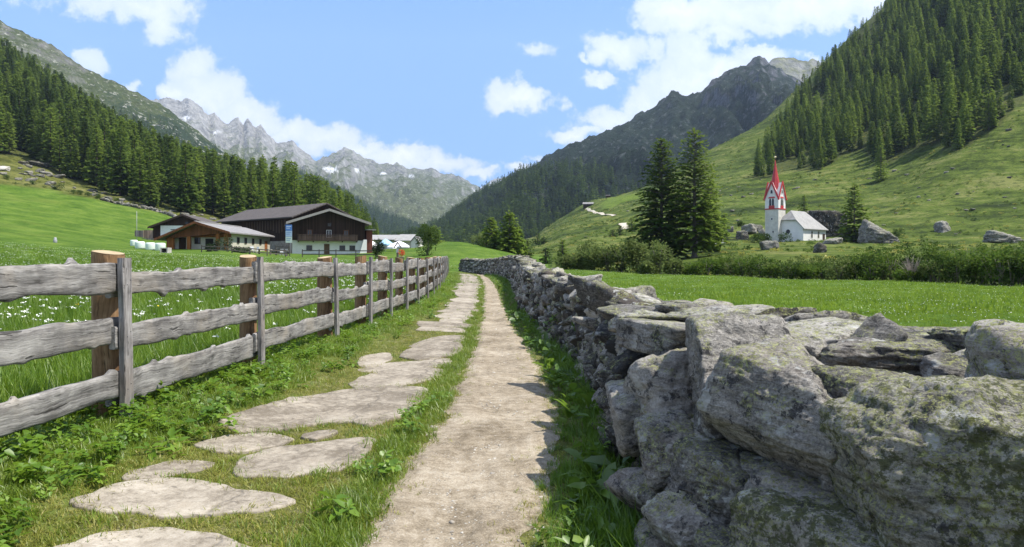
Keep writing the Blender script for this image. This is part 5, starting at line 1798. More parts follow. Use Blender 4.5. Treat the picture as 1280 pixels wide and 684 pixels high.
def rock_shape(level, rng, sharp=9.0, nplane=12, rough=0.07, planes=None, layered=0.05, freq=1.0):
    """a broken block: rounded meeting of random cleavage planes, with rough layered faces (unit size)"""
    V, F = ico(level)
    if planes is None:
        N = rng.normal(0, 1, (nplane, 3))
        N[:6] = np.array([[1, 0, 0], [-1, 0, 0], [0, 1, 0], [0, -1, 0], [0, 0, 1], [0, 0, -1]]) + rng.normal(0, 0.22, (6, 3))
        N /= np.linalg.norm(N, axis=1, keepdims=True)
        H = rng.uniform(0.82, 1.05, nplane)
        H[6:] = rng.uniform(0.85, 1.25, nplane - 6)
    else:
        N = np.array([p[:3] for p in planes], float)
        N /= np.linalg.norm(N, axis=1, keepdims=True)
        H = np.array([p[3] for p in planes], float)
    dots = np.maximum(V @ N.T, 1e-3) / H
    r = 1.0 / (np.sum(dots ** sharp, 1) ** (1 / sharp))
    P = V * r[:, None]
    off = rng.uniform(0, 100, 3)
    n1 = fbm(P * 1.6 * freq + off, 3, 0.5, seed=2)
    Q = P * np.array([2.0, 2.0, 7.5]) * freq
    n2 = fbm(Q + off, 4, 0.6, seed=5)
    n3 = ridged(P * 3.1 * freq + off, 4, 0.6, seed=12) - 0.8
    disp = rough * (n1 * 1.1 + n3 * 0.45) + layered * n2
    if level >= 5:
        disp = disp + 0.016 * fbm(P * np.array([10, 10, 26]) * freq + off, 5, 0.68, seed=15) - 0.035 * np.maximum(0, ridged(P * 5.0 * freq + off, 3, 0.5, seed=25) - 1.0)
    return P + V * disp[:, None], F


def set_rock(P, size, rot, loc):
    M = np.array(Euler(rot).to_matrix())
    return (P * np.asarray(size)) @ M.T + np.asarray(loc)


# ================================================================== the dry stone wall along the path
# line of the foot on the path side, and of the far edge of the top
WY = np.array([0.4, 1.2, 2.0, 3.0, 3.7, 5.0, 6.2, 8.0, 10.3, 13, 20, 28, 35, 45, 52, 58, 63, 66])
WL = np.array([2.6, 1.55, 1.02, 0.66, 0.56, 0.66, 0.76, 0.86, 0.90, 0.62, 0.26, 0.10, 0.0, -0.42, -1.1, -2.3, -3.9, -5.0])
WR = np.array([5.2, 4.4, 3.9, 3.6, 3.4, 2.75, 2.0, 1.62, 1.5, 1.32, 1.02, 0.9, 0.85, 0.5, -0.1, -1.0, -2.6, -3.6])
WH = np.array([1.0, 1.0, 1.0, 1.02, 1.02, 1.0, 1.0, 1.0, 1.0, 1.02, 1.08, 1.22, 1.34, 1.36, 1.28, 1.15, 1.1, 1.05])


def wall_at(y):
    return np.interp(y, WY, WL), np.interp(y, WY, WR), np.interp(y, WY, WH)


wall_root = thing('stone_wall', 'long dry stone wall of lichen covered boulders along the right of the path', 'stone wall', (0.9, 6, 0))
wall_root.location = (0, 0, 0)
stones = []        # (apparent size, verts, faces, tint, material index)


def wall_stone(loc, size, rot, level, rng, mat=0, planes=None, rough=0.07, layered=0.05, sharp=9.0, forced=False, nplane=12, freq=1.0):
    P, F = rock_shape(level, rng, sharp=sharp, rough=rough, planes=planes, layered=layered, nplane=nplane, freq=freq)
    V = set_rock(P, size, rot, loc)
    d = max(0.8, loc[1])
    px, py = proj(loc[0], d, loc[2])
    vis = 1.0 if (-60 < px < 1400 and py < 800) else 0.2
    stones.append(((1e3 if forced else 0) + max(size) / d * vis, V, F, rng.uniform(0.45, 1) if forced else rng.uniform(0, 1), mat))


def at(px, py, d):
    return ((px - 640) / FOC * d, d, EYE + (HOR - py) / FOC * d)


# hand set stones of the near end: (px, py of the centre, distance, half sizes along wall-x / depth / height, rotation, material, lichen)
rgw = np.random.default_rng(2024)
BIG = [
    # mossy tent shaped block nearest the camera
    (1238, 600, 2.36, (0.40, 0.34, 0.33), (0.0, 0.0, R(-14)), 2, [(-0.38, -0.90, 0.12, 0.72), (0.30, -0.42, 0.95, 0.80), (-0.62, -0.30, 0.75, 0.86), (1, -0.1, 0.1, 1.15), (-1, -0.2, -0.2, 0.92), (0, 1, 0.35, 0.85), (0, 0, -1, 1.15), (-0.05, 0.1, 1, 0.92)], 20, 0.035),
    # lichen block behind it
    (1118, 528, 2.80, (0.22, 0.34, 0.20), (R(5), R(6), R(14)), 1, [(-1, -0.1, -0.1, 0.84), (0.12, -0.62, 0.95, 0.80), (-0.85, -0.35, 0.45, 0.86), (0.0, -1, -0.35, 0.92), (1, 0.2, 0.2, 1.0), (0, 1, 0.2, 0.9), (-0.3, -0.6, -0.8, 0.9), (0, 0, -1, 1), (0, 0.15, 1, 0.85)], 14, 0.04),
    # smooth white veined block
    (1000, 520, 2.98, (0.20, 0.33, 0.20), (R(6), R(-8), R(14)), 0, [(-0.80, -0.35, 0.50, 0.78), (0.45, -0.62, 0.80, 0.76), (0.1, -1, -0.3, 0.95), (-0.8, -0.3, -0.6, 0.85), (1, 0, 0, 1), (0, 1, 0, 1), (0, 0, -1, 1), (0, -0.2, 1, 0.95)], 16, 0.04),
    # tall leaning slab with a lit right face and a dark left face
    (924, 480, 3.62, (0.28, 0.36, 0.33), (R(-3), R(-10), R(-22)), 0, [(-0.95, -0.30, 0.12, 0.70), (0.42, -0.66, 0.66, 0.70), (0.12, 0.0, 1, 0.96), (1, 0.1, 0.1, 1.0), (0, 1, 0, 1), (0.1, -0.7, -0.7, 0.85), (-0.5, -0.3, -0.8, 0.95)], 18, 0.05),
    (1132, 452, 3.75, (0.44, 0.34, 0.145), (0, R(4), R(-6)), 0, None, 9, 0.07),
    (1010, 432, 4.05, (0.26, 0.34, 0.12), (0, R(-4), R(10)), 0, None, 8, 0.08),
    (1275, 446, 3.5, (0.34, 0.36, 0.15), (0, R(3), R(12)), 1, None, 8, 0.06),
    (1370, 520, 2.6, (0.42, 0.42, 0.26), (0, R(3), R(22)), 1, None, 8, 0.06),
    (848, 424, 4.55, (0.24, 0.36, 0.11), (0, R(4), R(12)), 0, [(0, -1, -0.12, 0.85), (0, 0, 1, 0.85), (0, 0, -1, 0.85), (-1, -0.2, 0, 0.95), (1, 0, 0, 1), (0, 1, 0, 1)], 16, 0.04),
    (836, 494, 4.2, (0.22, 0.30, 0.22), (R(-12), R(-14), R(8)), 0, None, 8, 0.07),
    (800, 520, 4.4, (0.17, 0.26, 0.17), (R(4), R(-20), R(0)), 0, None, 8, 0.07),
    (892, 392, 6.1, (0.17, 0.2, 0.075), (0, 0, R(20)), 0, None, 8, 0.07),
    (930, 398, 5.5, (0.24, 0.24, 0.09), (0, R(-3), R(-10)), 0, None, 8, 0.07),
    (905, 415, 4.9, (0.26, 0.36, 0.10), (0, R(2), R(14)), 1, None, 8, 0.06),
    # lower courses
    (838, 572, 3.75, (0.14, 0.22, 0.15), (R(8), R(-16), R(4)), 0, None, 8, 0.08),
    (915, 602, 3.3, (0.20, 0.24, 0.13), (R(2), R(-8), R(12)), 0, None, 8, 0.08),
    (1010, 648, 2.9, (0.22, 0.26, 0.16), (R(6), R(-6), R(16)), 0, None, 8, 0.08),
    (872, 660, 3.25, (0.15, 0.22, 0.13), (R(2), R(-10), R(6)), 0, None, 8, 0.08),
    (828, 622, 3.75, (0.10, 0.18, 0.11), (R(-4), R(-12), R(4)), 0, None, 8, 0.08),
    (826, 690, 3.45, (0.11, 0.18, 0.13), (R(5), R(-10), R(0)), 0, None, 8, 0.08),
    (945, 716, 2.9, (0.19, 0.24, 0.14), (R(5), R(-4), R(10)), 0, None, 8, 0.08),
    (1075, 700, 2.55, (0.17, 0.24, 0.15), (R(5), R(-4), R(10)), 2, None, 8, 0.08),
    (880, 566, 3.62, (0.15, 0.22, 0.10), (R(5), R(-14), R(10)), 0, None, 8, 0.08),
]
for (px, py, d, hs, rot, mt, pl_, shp, rgh) in BIG:
    lvl = 6 if d < 3.9 and max(hs) > 0.18 else 5
    wall_stone(at(px, py, d), np.array(hs) * 1.06, rot, lvl, rgw, mt, pl_, rough=rgh, layered=0.045, sharp=shp, forced=True, nplane=11)

WEDGE = [(1052, 596, 2.75, .07), (962, 590, 3.1, .08), (905, 572, 3.4, .07), (870, 612, 3.35, .07), (958, 660, 3.05, .08), (1040, 655, 2.7, .08), (905, 648, 3.2, .07), (985, 600, 3.0, .06), (850, 630, 3.45, .06), (1012, 706, 2.75, .09), (1090, 448, 3.6, .09), (1235, 455, 3.2, .10), (1190, 470, 3.1, .09), (985, 428, 4.4, .10), (1060, 425, 4.6, .10)]
for (px, py, d, r_) in WEDGE:
    wall_stone(at(px, py, d + 0.06), np.array([r_ * rgw.uniform(1.0, 1.6), r_ * 1.6, r_ * rgw.uniform(0.6, 1.0)]), rgw.normal(0, 0.25, 3), 5, rgw, 0 if rgw.random() < 0.8 else 1, rough=0.08, sharp=14, forced=True)

# general build of the wall: courses on the face, flat cap stones on top
y = 0.6
for course in range(7):
    y = 0.5 + rgw.uniform(0, 0.3)
    while y < 66:
        L, Rr, H = wall_at(y)
        step = rgw.uniform(0.20, 0.46) * (1.25 if y > 30 else 1.0) * (0.85 if y < 14 else 1)
        ch_ = H / 7.0
        z = ch_ * (course + 0.5) + rgw.normal(0, 0.018)
        L2, _, _ = wall_at(y + 0.5)
        ang = math.atan2(L - L2, 0.5)
        lean = 0.20 * z
        hl = step * 0.60
        hh = ch_ * rgw.uniform(0.55, 0.80)
        dep = rgw.uniform(0.17, 0.24)
        x = L + lean + dep * 0.95 + rgw.normal(0, 0.035)
        gz_l = float(ground_z([L], [y], False)[0])
        skip = y < 4.9 and z > 0.62
        if y < 4.9:
            x += 0.16 + 0.22 * (z > 0.34)
        if not skip:
            wall_stone((x, y, gz_l + z), (dep, hl, hh), (rgw.normal(0, 0.10), rgw.normal(0, 0.16), ang + rgw.normal(0, 0.22)), 5 if y < 6 else 4 if y < 11 else 3 if y < 26 else 2, rgw, 0 if rgw.random() < 0.85 else 1,
                       rough=0.085, layered=0.06, sharp=13)
        y += step * (0.92 if course else 0.9)
# cap: two or three stones across
for k in range(4):
    y = 4.9 + rgw.uniform(0, 0.3)
    while y < 66:
        L, Rr, H = wall_at(y)
        wd = Rr - (L + 0.2 * H)
        n = 4 if wd > 1.2 else 3 if wd > 0.62 else 2
        step = rgw.uniform(0.28, 0.62) * (1.2 if y > 30 else 1)
        if k < n:
            x = L + 0.2 * H + wd * (k + 0.5) / n + rgw.normal(0, 0.04)
            gz_l = float(ground_z([L], [y], False)[0])
            big = rgw.random() < 0.16
            wall_stone((x, y, gz_l + H - 0.03 + rgw.normal(0, 0.03)), (wd / n * 0.68, step * 0.60, 0.075 * rgw.uniform(0.8, 1.5) * (1.45 if big else 1)),
                       (rgw.normal(0, 0.10), rgw.normal(0, 0.10), rgw.normal(0, 0.3)), 5 if y < 7.5 else 4 if y < 13 else 3 if y < 26 else 2, rgw, 1 if rgw.random() < 0.3 else 0, rough=0.08, layered=0.05, sharp=14)
        y += step * 0.9
# near top filling stones and the meadow side
for _ in range(46):
    yy = rgw.uniform(0.9, 5.2)
    L, Rr, H = wall_at(yy)
    xx = rgw.uniform(L + 0.75, Rr)
    wall_stone((xx, yy, 0.70 + rgw.uniform(-0.15, 0.12)), rgw.uniform(0.14, 0.30, 3) * [1.2, 1.2, 0.7], rgw.normal(0, 0.2, 3), 4, rgw, 0 if rgw.random() < 0.7 else 1, rough=0.09)
for course in range(4):
    y = 0.6
    while y < 60:
        L, Rr, H = wall_at(y)
        step = rgw.uniform(0.35, 0.7)
        wall_stone((Rr - 0.16 + rgw.normal(0, 0.03), y, H * (course + 0.5) / 4), (0.2, step * 0.6, H / 4 * 0.68), (0, rgw.normal(0, 0.1), rgw.normal(0, 0.15)), 2 if y > 8 else 3, rgw, 0, rough=0.10)
        y += step * 0.92

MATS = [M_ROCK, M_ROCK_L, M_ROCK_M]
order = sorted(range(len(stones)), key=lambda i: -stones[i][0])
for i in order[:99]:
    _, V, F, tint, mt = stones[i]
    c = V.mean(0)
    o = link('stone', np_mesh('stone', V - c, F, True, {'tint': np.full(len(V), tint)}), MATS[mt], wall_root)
    o.location = c
rest = order[99:]
for mt in (0,):
    Vs, Fs, Ts, b = [], [], [], 0
    for i in rest:
        _, V, F, tint, m_ = stones[i]
        Vs.append(V)
        Fs.append(F + b)
        Ts.append(np.full(len(V), tint))
        b += len(V)
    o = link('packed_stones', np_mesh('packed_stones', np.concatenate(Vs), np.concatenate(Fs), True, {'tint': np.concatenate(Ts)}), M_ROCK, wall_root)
    tag(o, kind='stuff')
# dark earth core that fills the wall
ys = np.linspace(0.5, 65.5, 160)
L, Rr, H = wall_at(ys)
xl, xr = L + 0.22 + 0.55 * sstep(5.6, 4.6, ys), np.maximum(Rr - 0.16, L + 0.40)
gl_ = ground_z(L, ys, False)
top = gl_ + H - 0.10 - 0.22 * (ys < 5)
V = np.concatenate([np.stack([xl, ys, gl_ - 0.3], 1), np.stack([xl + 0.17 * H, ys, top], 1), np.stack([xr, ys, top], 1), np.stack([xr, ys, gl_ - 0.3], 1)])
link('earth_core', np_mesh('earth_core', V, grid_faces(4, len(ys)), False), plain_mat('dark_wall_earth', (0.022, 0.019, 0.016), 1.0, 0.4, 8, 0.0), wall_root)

# ================================================================== boulders by the chapel and on the slopes
def boulder(label, p, size, rot, seed, mat=None, level=5, sink=0.25, name='boulder', group=None, cat='boulder', planes=None, rough=0.13, tint=None):
    rg = np.random.default_rng(seed)
    P, F = rock_shape(level, rg, rough=rough, planes=planes, sharp=9, nplane=10)
    V = set_rock(P, size, rot, (0, 0, 0))
    o = link(name, np_mesh(name, V, F, True, {'tint': np.full(len(V), rg.uniform(0.3, 1) if tint is None else tint)}), mat or M_BOULDER)
    o.location = (p[0], p[1], p[2] + size[2] * (1 - 2 * sink))
    return tag(o, label, cat, group)


s = 168 / FOC
def bp(px, py, d):
    return ((px - 640) / FOC * d, d, EYE + (HOR - py) / FOC * d)


boulder('house sized flat topped rock right behind the chapel', bp(1034, 303, 182), (5.0, 4.0, 4.3), (0, R(2), R(20)), 61, planes=[(0, 0, 1, 0.9), (-0.3, -1, -0.1, 0.8), (0.8, -0.7, 0, 0.95), (-1, 0, 0, 0.95), (1, 0.2, 0, 1), (0, 1, 0, 1), (0, 0, -1, 1)], sink=0.08, tint=0.15)
boulder('large leaning grey boulder right of the lone larch', bp(1100, 306, 158), (3.1, 2.6, 2.2), (0, R(16), R(10)), 62, planes=[(0.45, -0.3, 1, 0.75), (-0.35, -0.7, 0.6, 0.85), (-1, -0.3, 0, 0.9), (1, 0, 0.1, 1.05), (0, -1, -0.4, 0.8), (0, 1, 0, 1), (0, 0, -1, 1)], sink=0.12, tint=0.75)
boulder('slab leaning on the right foot of the large leaning boulder', bp(1117, 308, 156), (1.7, 1.4, 0.8), (0, R(28), R(20)), 63, sink=0.2)
boulder('wedge shaped rock alone on the green slope', hit(1177, 289, 80), (1.7, 1.5, 1.5), (0, R(-12), R(30)), 64, sink=0.2, tint=0.9)
boulder('long flat mossy rock low on the slope near the right border', hit(1252, 304, 80), (3.3, 1.8, 1.1), (0, R(3), R(5)), 65, sink=0.2)
boulder('pale smooth slab right of the tall pair of trees', hit(892, 306, 80), (2.4, 1.2, 0.75), (0, R(5), R(8)), 66, plain_mat('pale_slab_rock', (0.45, 0.44, 0.42), 0.9, 0.15, 1.2, 0.1, bump=0.3), sink=0.15)
boulder('grey rock broken off at the left end of the pale slab', hit(872, 309, 80), (1.3, 1.0, 0.9), (0, R(15), R(8)), 67, sink=0.2)
LABS = ['block on the rock heap left of the chapel, topmost', 'block on the rock heap left of the chapel, lowest left', 'wide block in the middle of the rock heap left of the chapel', 'block of the heap closest to the chapel tower',
        'pale low stone below the chapel nave', 'tilted pale slab at the right corner of the chapel', 'flat stone on the slope between tower and tall pair', 'dark stone on the bank below the chapel', 'stone half hidden behind the lone larch']
for k, (px, py, rx, rz) in enumerate([(944, 289, 1.6, 1.1), (929, 299, 1.3, 1.3), (936, 292, 2.2, 1.2), (952, 294, 1.1, 0.9), (1024, 316, 0.7, 0.45), (1040, 305, 1.4, 0.6), (912, 290, 0.9, 0.7), (962, 312, 1.3, 0.8), (1058, 302, 1.4, 1.3)]):
    boulder(LABS[k], hit(px, py, 60), (rx, rx * 0.8, rz), (0, R(8), R(25 * k)), 70 + k, sink=0.2, level=4)
# loose rocks scattered on both slopes: a few shapes copied
protos = []
for k in range(5):
    rg = np.random.default_rng(880 + k)
    P, F = rock_shape(3, rg, rough=0.1, nplane=9)
    me = np_mesh('loose_rock', set_rock(P, (1, 0.8, 0.55), (0, 0, 0), (0, 0, 0.2)), F, True, {'tint': np.full(len(P), 0.35 + 0.15 * k)})
    me.materials.append(M_BOULDER)
    protos.append(me)
rgr = np.random.default_rng(99)
def rock_patch(where, group, outline, n, lo, hi):
    xs = [a for a, b in outline]
    yy = [b for a, b in outline]
    m_ = 0
    while m_ < n:
        px, py = rgr.uniform(min(xs), max(xs)), rgr.uniform(min(yy), max(yy))
        if not in_poly([px], [py], outline)[0]:
            continue
        p = hit(px, py, 60)
        s_ = rgr.uniform(lo, hi) ** 1.0 * p.y / FOC
        o = link('loose_rock', protos[rgr.integers(5)])
        o.location = p
        o.rotation_euler = (0, 0, rgr.uniform(0, 6.28))
        o.scale = (s_, s_, s_ * rgr.uniform(0.6, 1.1))
        tag(o, f'{"larger" if s_ > 0.75 * hi * p.y / FOC else "small"} grey rock {where(px, py)}', 'rock', group)
        m_ += 1


rock_patch(lambda px, py: 'in stony left pasture ' + ('over the field corner at the left border' if px < 60 else 'over the field shrubs' if px < 110 else 'under the tall front pines' if px < 170 else 'under the forest edge over the farm roofs'),
           'rocks of the pasture under the left forest', [(0, 202), (40, 206), (100, 233), (160, 252), (200, 262), (260, 270), (300, 282), (280, 288), (210, 264), (120, 246), (60, 234), (0, 226)], 46, 1.6, 5.5)
rock_patch(lambda px, py: 'on right slope ' + ('beyond the larch clump' if px < 760 else 'left of the chapel spire' if px < 960 else 'above the chapel roof' if px < 1070 else 'above the leaning boulder' if px < 1160 else 'near the right border') + (', up near the forest' if py < 240 else ', low down'),
           'rocks scattered on the right grass slope', [(690, 300), (760, 262), (900, 205), (960, 228), (1020, 222), (1110, 210), (1200, 200), (1280, 150), (1280, 295), (1120, 292), (1030, 262), (960, 270), (900, 285), (800, 300)], 64, 0.7, 3.0)
b_ = hit(3, 213, 60)
boulder('white boulder in the stony pasture at the left border', b_, (1.7, 1.3, 0.8), (0, 0, 0.3), 95, plain_mat('white_quartz_rock', (0.42, 0.40, 0.36), 0.9, 0.15, 1), sink=0.3, level=4)
boulder('long grey ledge under the forest edge left of the dark spruces', hit(50, 208, 60), (3.0, 1.8, 1.1), (0, R(6), 0.1), 96, sink=0.25, level=4)

# low rubble wall along the top of the green field
pts = [hit(px, py, 60) for px, py in [(128, 251), (150, 256), (170, 260), (190, 263), (205, 267), (220, 273), (236, 278)]]
fw = thing('field_wall', 'low tumbled stone wall between green field and stony pasture', 'stone wall', pts[0])
rgq = np.random.default_rng(44)
Vs, Fs, Ts, b = [], [], [], 0
for a, c in zip(pts[:-1], pts[1:]):
    n = int((c - a).length / 0.55)
    for q in range(n):
        for _ in range(2):
            p = a.lerp(c, (q + rgq.random()) / n)
            p.z = float(ground_z([p.x], [p.y])[0])
            P, F = rock_shape(2, rgq, rough=0.1, nplane=9)
            V = set_rock(P, rgq.uniform(0.28, 0.6, 3) * [1.2, 1, 0.8], rgq.normal(0, 0.3, 3), np.array(p - pts[0]) + [0, rgq.uniform(-0.3, 0.3), rgq.uniform(0.0, 0.55)])
            Vs.append(V); Fs.append(F + b); Ts.append(np.full(len(V), rgq.uniform(0.2, 1))); b += len(V)
o = link('packed_stones', np_mesh('packed_stones', np.concatenate(Vs), np.concatenate(Fs), True, {'tint': np.concatenate(Ts)}), M_BOULDER, fw)
tag(o, kind='stuff')


# ================================================================== the timber fence along the path
def wood_mat(name, dark, mid, light, along=0, knots=True, warm=None, rough=0.85):
    """weathered timber with grain along one local axis"""
    m, t, out = new_mat(name)
    c = t.coord()
    ob = t.node('ShaderNodeObjectInfo', out='Random')
    off = t.node('ShaderNodeCombineXYZ', {0: t.math('MULTIPLY', ob, 37.0), 1: t.math('MULTIPLY', ob, 11.0), 2: t.math('MULTIPLY', ob, 23.0)})
    p = t.vmath('ADD', c, off)
    st = [26.0, 26.0, 26.0]
    st[along] = 1.3
    warp = t.node('ShaderNodeTexNoise', {'Vector': p, 'Scale': 2.6, 'Detail': 3}, out=1)
    pw = t.vmath('ADD', p, t.vmath('SCALE', t.vmath('SUBTRACT', warp, (0.5, 0.5, 0.5)), 0.085))
    g1 = t.noise(t.stretch(pw, st), 1.0, 6, 0.68, 0.2)
    g2 = t.noise(t.stretch(pw, [k * 3.2 for k in st]), 1.0, 3, 0.6)
    blotch = t.noise(p, 3.4, 5, 0.62)
    f = t.math('ADD', t.math('MULTIPLY', g1, 0.55), t.math('ADD', t.math('MULTIPLY', g2, 0.22), t.math('MULTIPLY', blotch, 0.38)))
    col = t.ramp(f, [(0.44, dark), (0.57, mid), (0.70, light)])
    if warm:
        col = t.mix(t.rng(t.noise(p, 1.7, 4), 0.50, 0.68, 0, 0.65), col, warm)
    crack = t.rng(t.noise(t.stretch(pw, [k * 1.5 for k in st]), 1.0, 3, 0.55), 0.635, 0.675)
    col = t.mix(t.math('MULTIPLY', crack, 0.75), col, tuple(k * 0.25 for k in dark))
    h = t.math('SUBTRACT', t.math('ADD', t.math('MULTIPLY', g1, 0.6), t.math('MULTIPLY', g2, 0.3)), t.math('MULTIPLY', crack, 0.7))
    if knots:
        kv = t.vmath('ADD', p, t.vmath('SCALE', warp, 0.05))
        ks = [3.1, 3.1, 3.1]
        ks[along] = 1.9
        kn = t.voro(t.stretch(kv, ks), 1.35)
        ring = t.rng(kn, 0.17, 0.06)
        col = t.mix(t.math('MULTIPLY', ring, 0.6), col, tuple(k * 0.55 for k in dark))
        h = t.math('ADD', h, t.math('MULTIPLY', ring, 0.9))
    principled(t, out, col, rough, t.bump(h, 0.8, 0.012), 0.2)
    return m


M_RAIL = wood_mat('weathered_grey_plank', (0.075, 0.070, 0.065), (0.205, 0.195, 0.183), (0.39, 0.375, 0.35), 0, True, (0.26, 0.222, 0.175))
M_BATTEN = wood_mat('weathered_grey_batten', (0.095, 0.088, 0.085), (0.225, 0.21, 0.20), (0.40, 0.38, 0.36), 2, True, (0.21, 0.175, 0.145))
M_POST = wood_mat('debarked_round_post', (0.105, 0.056, 0.027), (0.255, 0.150, 0.072), (0.40, 0.27, 0.145), 2, True, (0.20, 0.095, 0.045), 0.75)
M_CUT = plain_mat('pale_cut_wood', (0.40, 0.31, 0.19), 0.85, 0.25, 7, 0.2)

PY = np.array([-0.6, 2.75, 6.06, 9.0, 12.3, 14.8, 16.9, 18.9, 21.0, 23.6, 26.0, 28.4, 30.8, 33.4, 36.2, 39.5, 43, 47, 51, 55.5])
PX = np.interp(PY, [0, 6, 9, 12, 17, 20, 25, 30, 35, 45, 54, 60], [-3.42, -3.32, -3.2, -3.07, -2.90, -2.78, -2.84, -3.1, -3.4, -4.15, -4.85, -5.3])
fence = thing('timber_fence', 'rustic timber fence of wavy grey planks on round posts left of the path', 'fence', (0, 0, 0))
rgx = np.random.default_rng(31)


def plank(length, height, thick, rng, knots=5, nseg=90, taper=0.0):
    """live-edge plank, local x along it from 0, y thickness, z height centred"""
    x = np.linspace(0, length, nseg)
    o1, o2 = rng.uniform(0, 100, 2)
    z_ = np.zeros_like(x)
    top = height / 2 + 0.015 * fbm(np.stack([x * 1.1 + o1, z_, z_], 1), 4, 0.55, seed=1) * 1.6
    bot = -height / 2 + 0.015 * fbm(np.stack([x * 1.1 + o2, z_, z_], 1), 4, 0.55, seed=2) * 1.6
    zmid = taper * (x / length - 0.5)
    for _ in range(knots):
        kx, a, wd = rng.uniform(0.1, length - 0.1), rng.uniform(0.008, 0.036), rng.uniform(0.022, 0.055)
        if rng.random() < 0.62:
            top = top + a * np.exp(-((x - kx) / wd) ** 2)
        else:
            bot = bot - a * np.exp(-((x - kx) / wd) ** 2)
    K = [(-0.5, 0.86), (-0.5, 0.5), (-0.5, 0.0), (-0.5, -0.5), (-0.5, -0.86), (-0.30, -1), (0.30, -1), (0.5, -0.86), (0.5, 0.0), (0.5, 0.86), (0.30, 1), (-0.30, 1)]
    rows = []
    for yk, zk in K:
        zz = np.where(zk >= 0, top * zk, -bot * zk)
        bul = 0.006 * fbm(np.stack([x * 5 + o1, z_ + zk * 2.2, z_ + yk], 1), 3, seed=8)
        rows.append(np.stack([x, np.full_like(x, yk * thick) + bul, zz + zmid], 1))
    V = np.stack(rows, 0)           # (12, nseg, 3)
    n = len(K)
    V = V.reshape(-1, 3)
    F = []
    for k in range(n):
        a, b_ = k * nseg, ((k + 1) % n) * nseg
        i = np.arange(nseg - 1)
        F.append(np.stack([a + i, a + i + 1, b_ + i + 1, b_ + i], 1))
    F = np.concatenate(F)
    me = np_mesh('rail', V, F, True)
    bm = bmesh.new()
    bm.from_mesh(me)
    bm.verts.ensure_lookup_table()
    bm.faces.new([bm.verts[k * nseg] for k in range(n)])
    bm.faces.new([bm.verts[k * nseg + nseg - 1] for k in range(n)][::-1])
    bmesh.ops.recalc_face_normals(bm, faces=bm.faces)
    bm.to_mesh(me)
    bm.free()
    return me


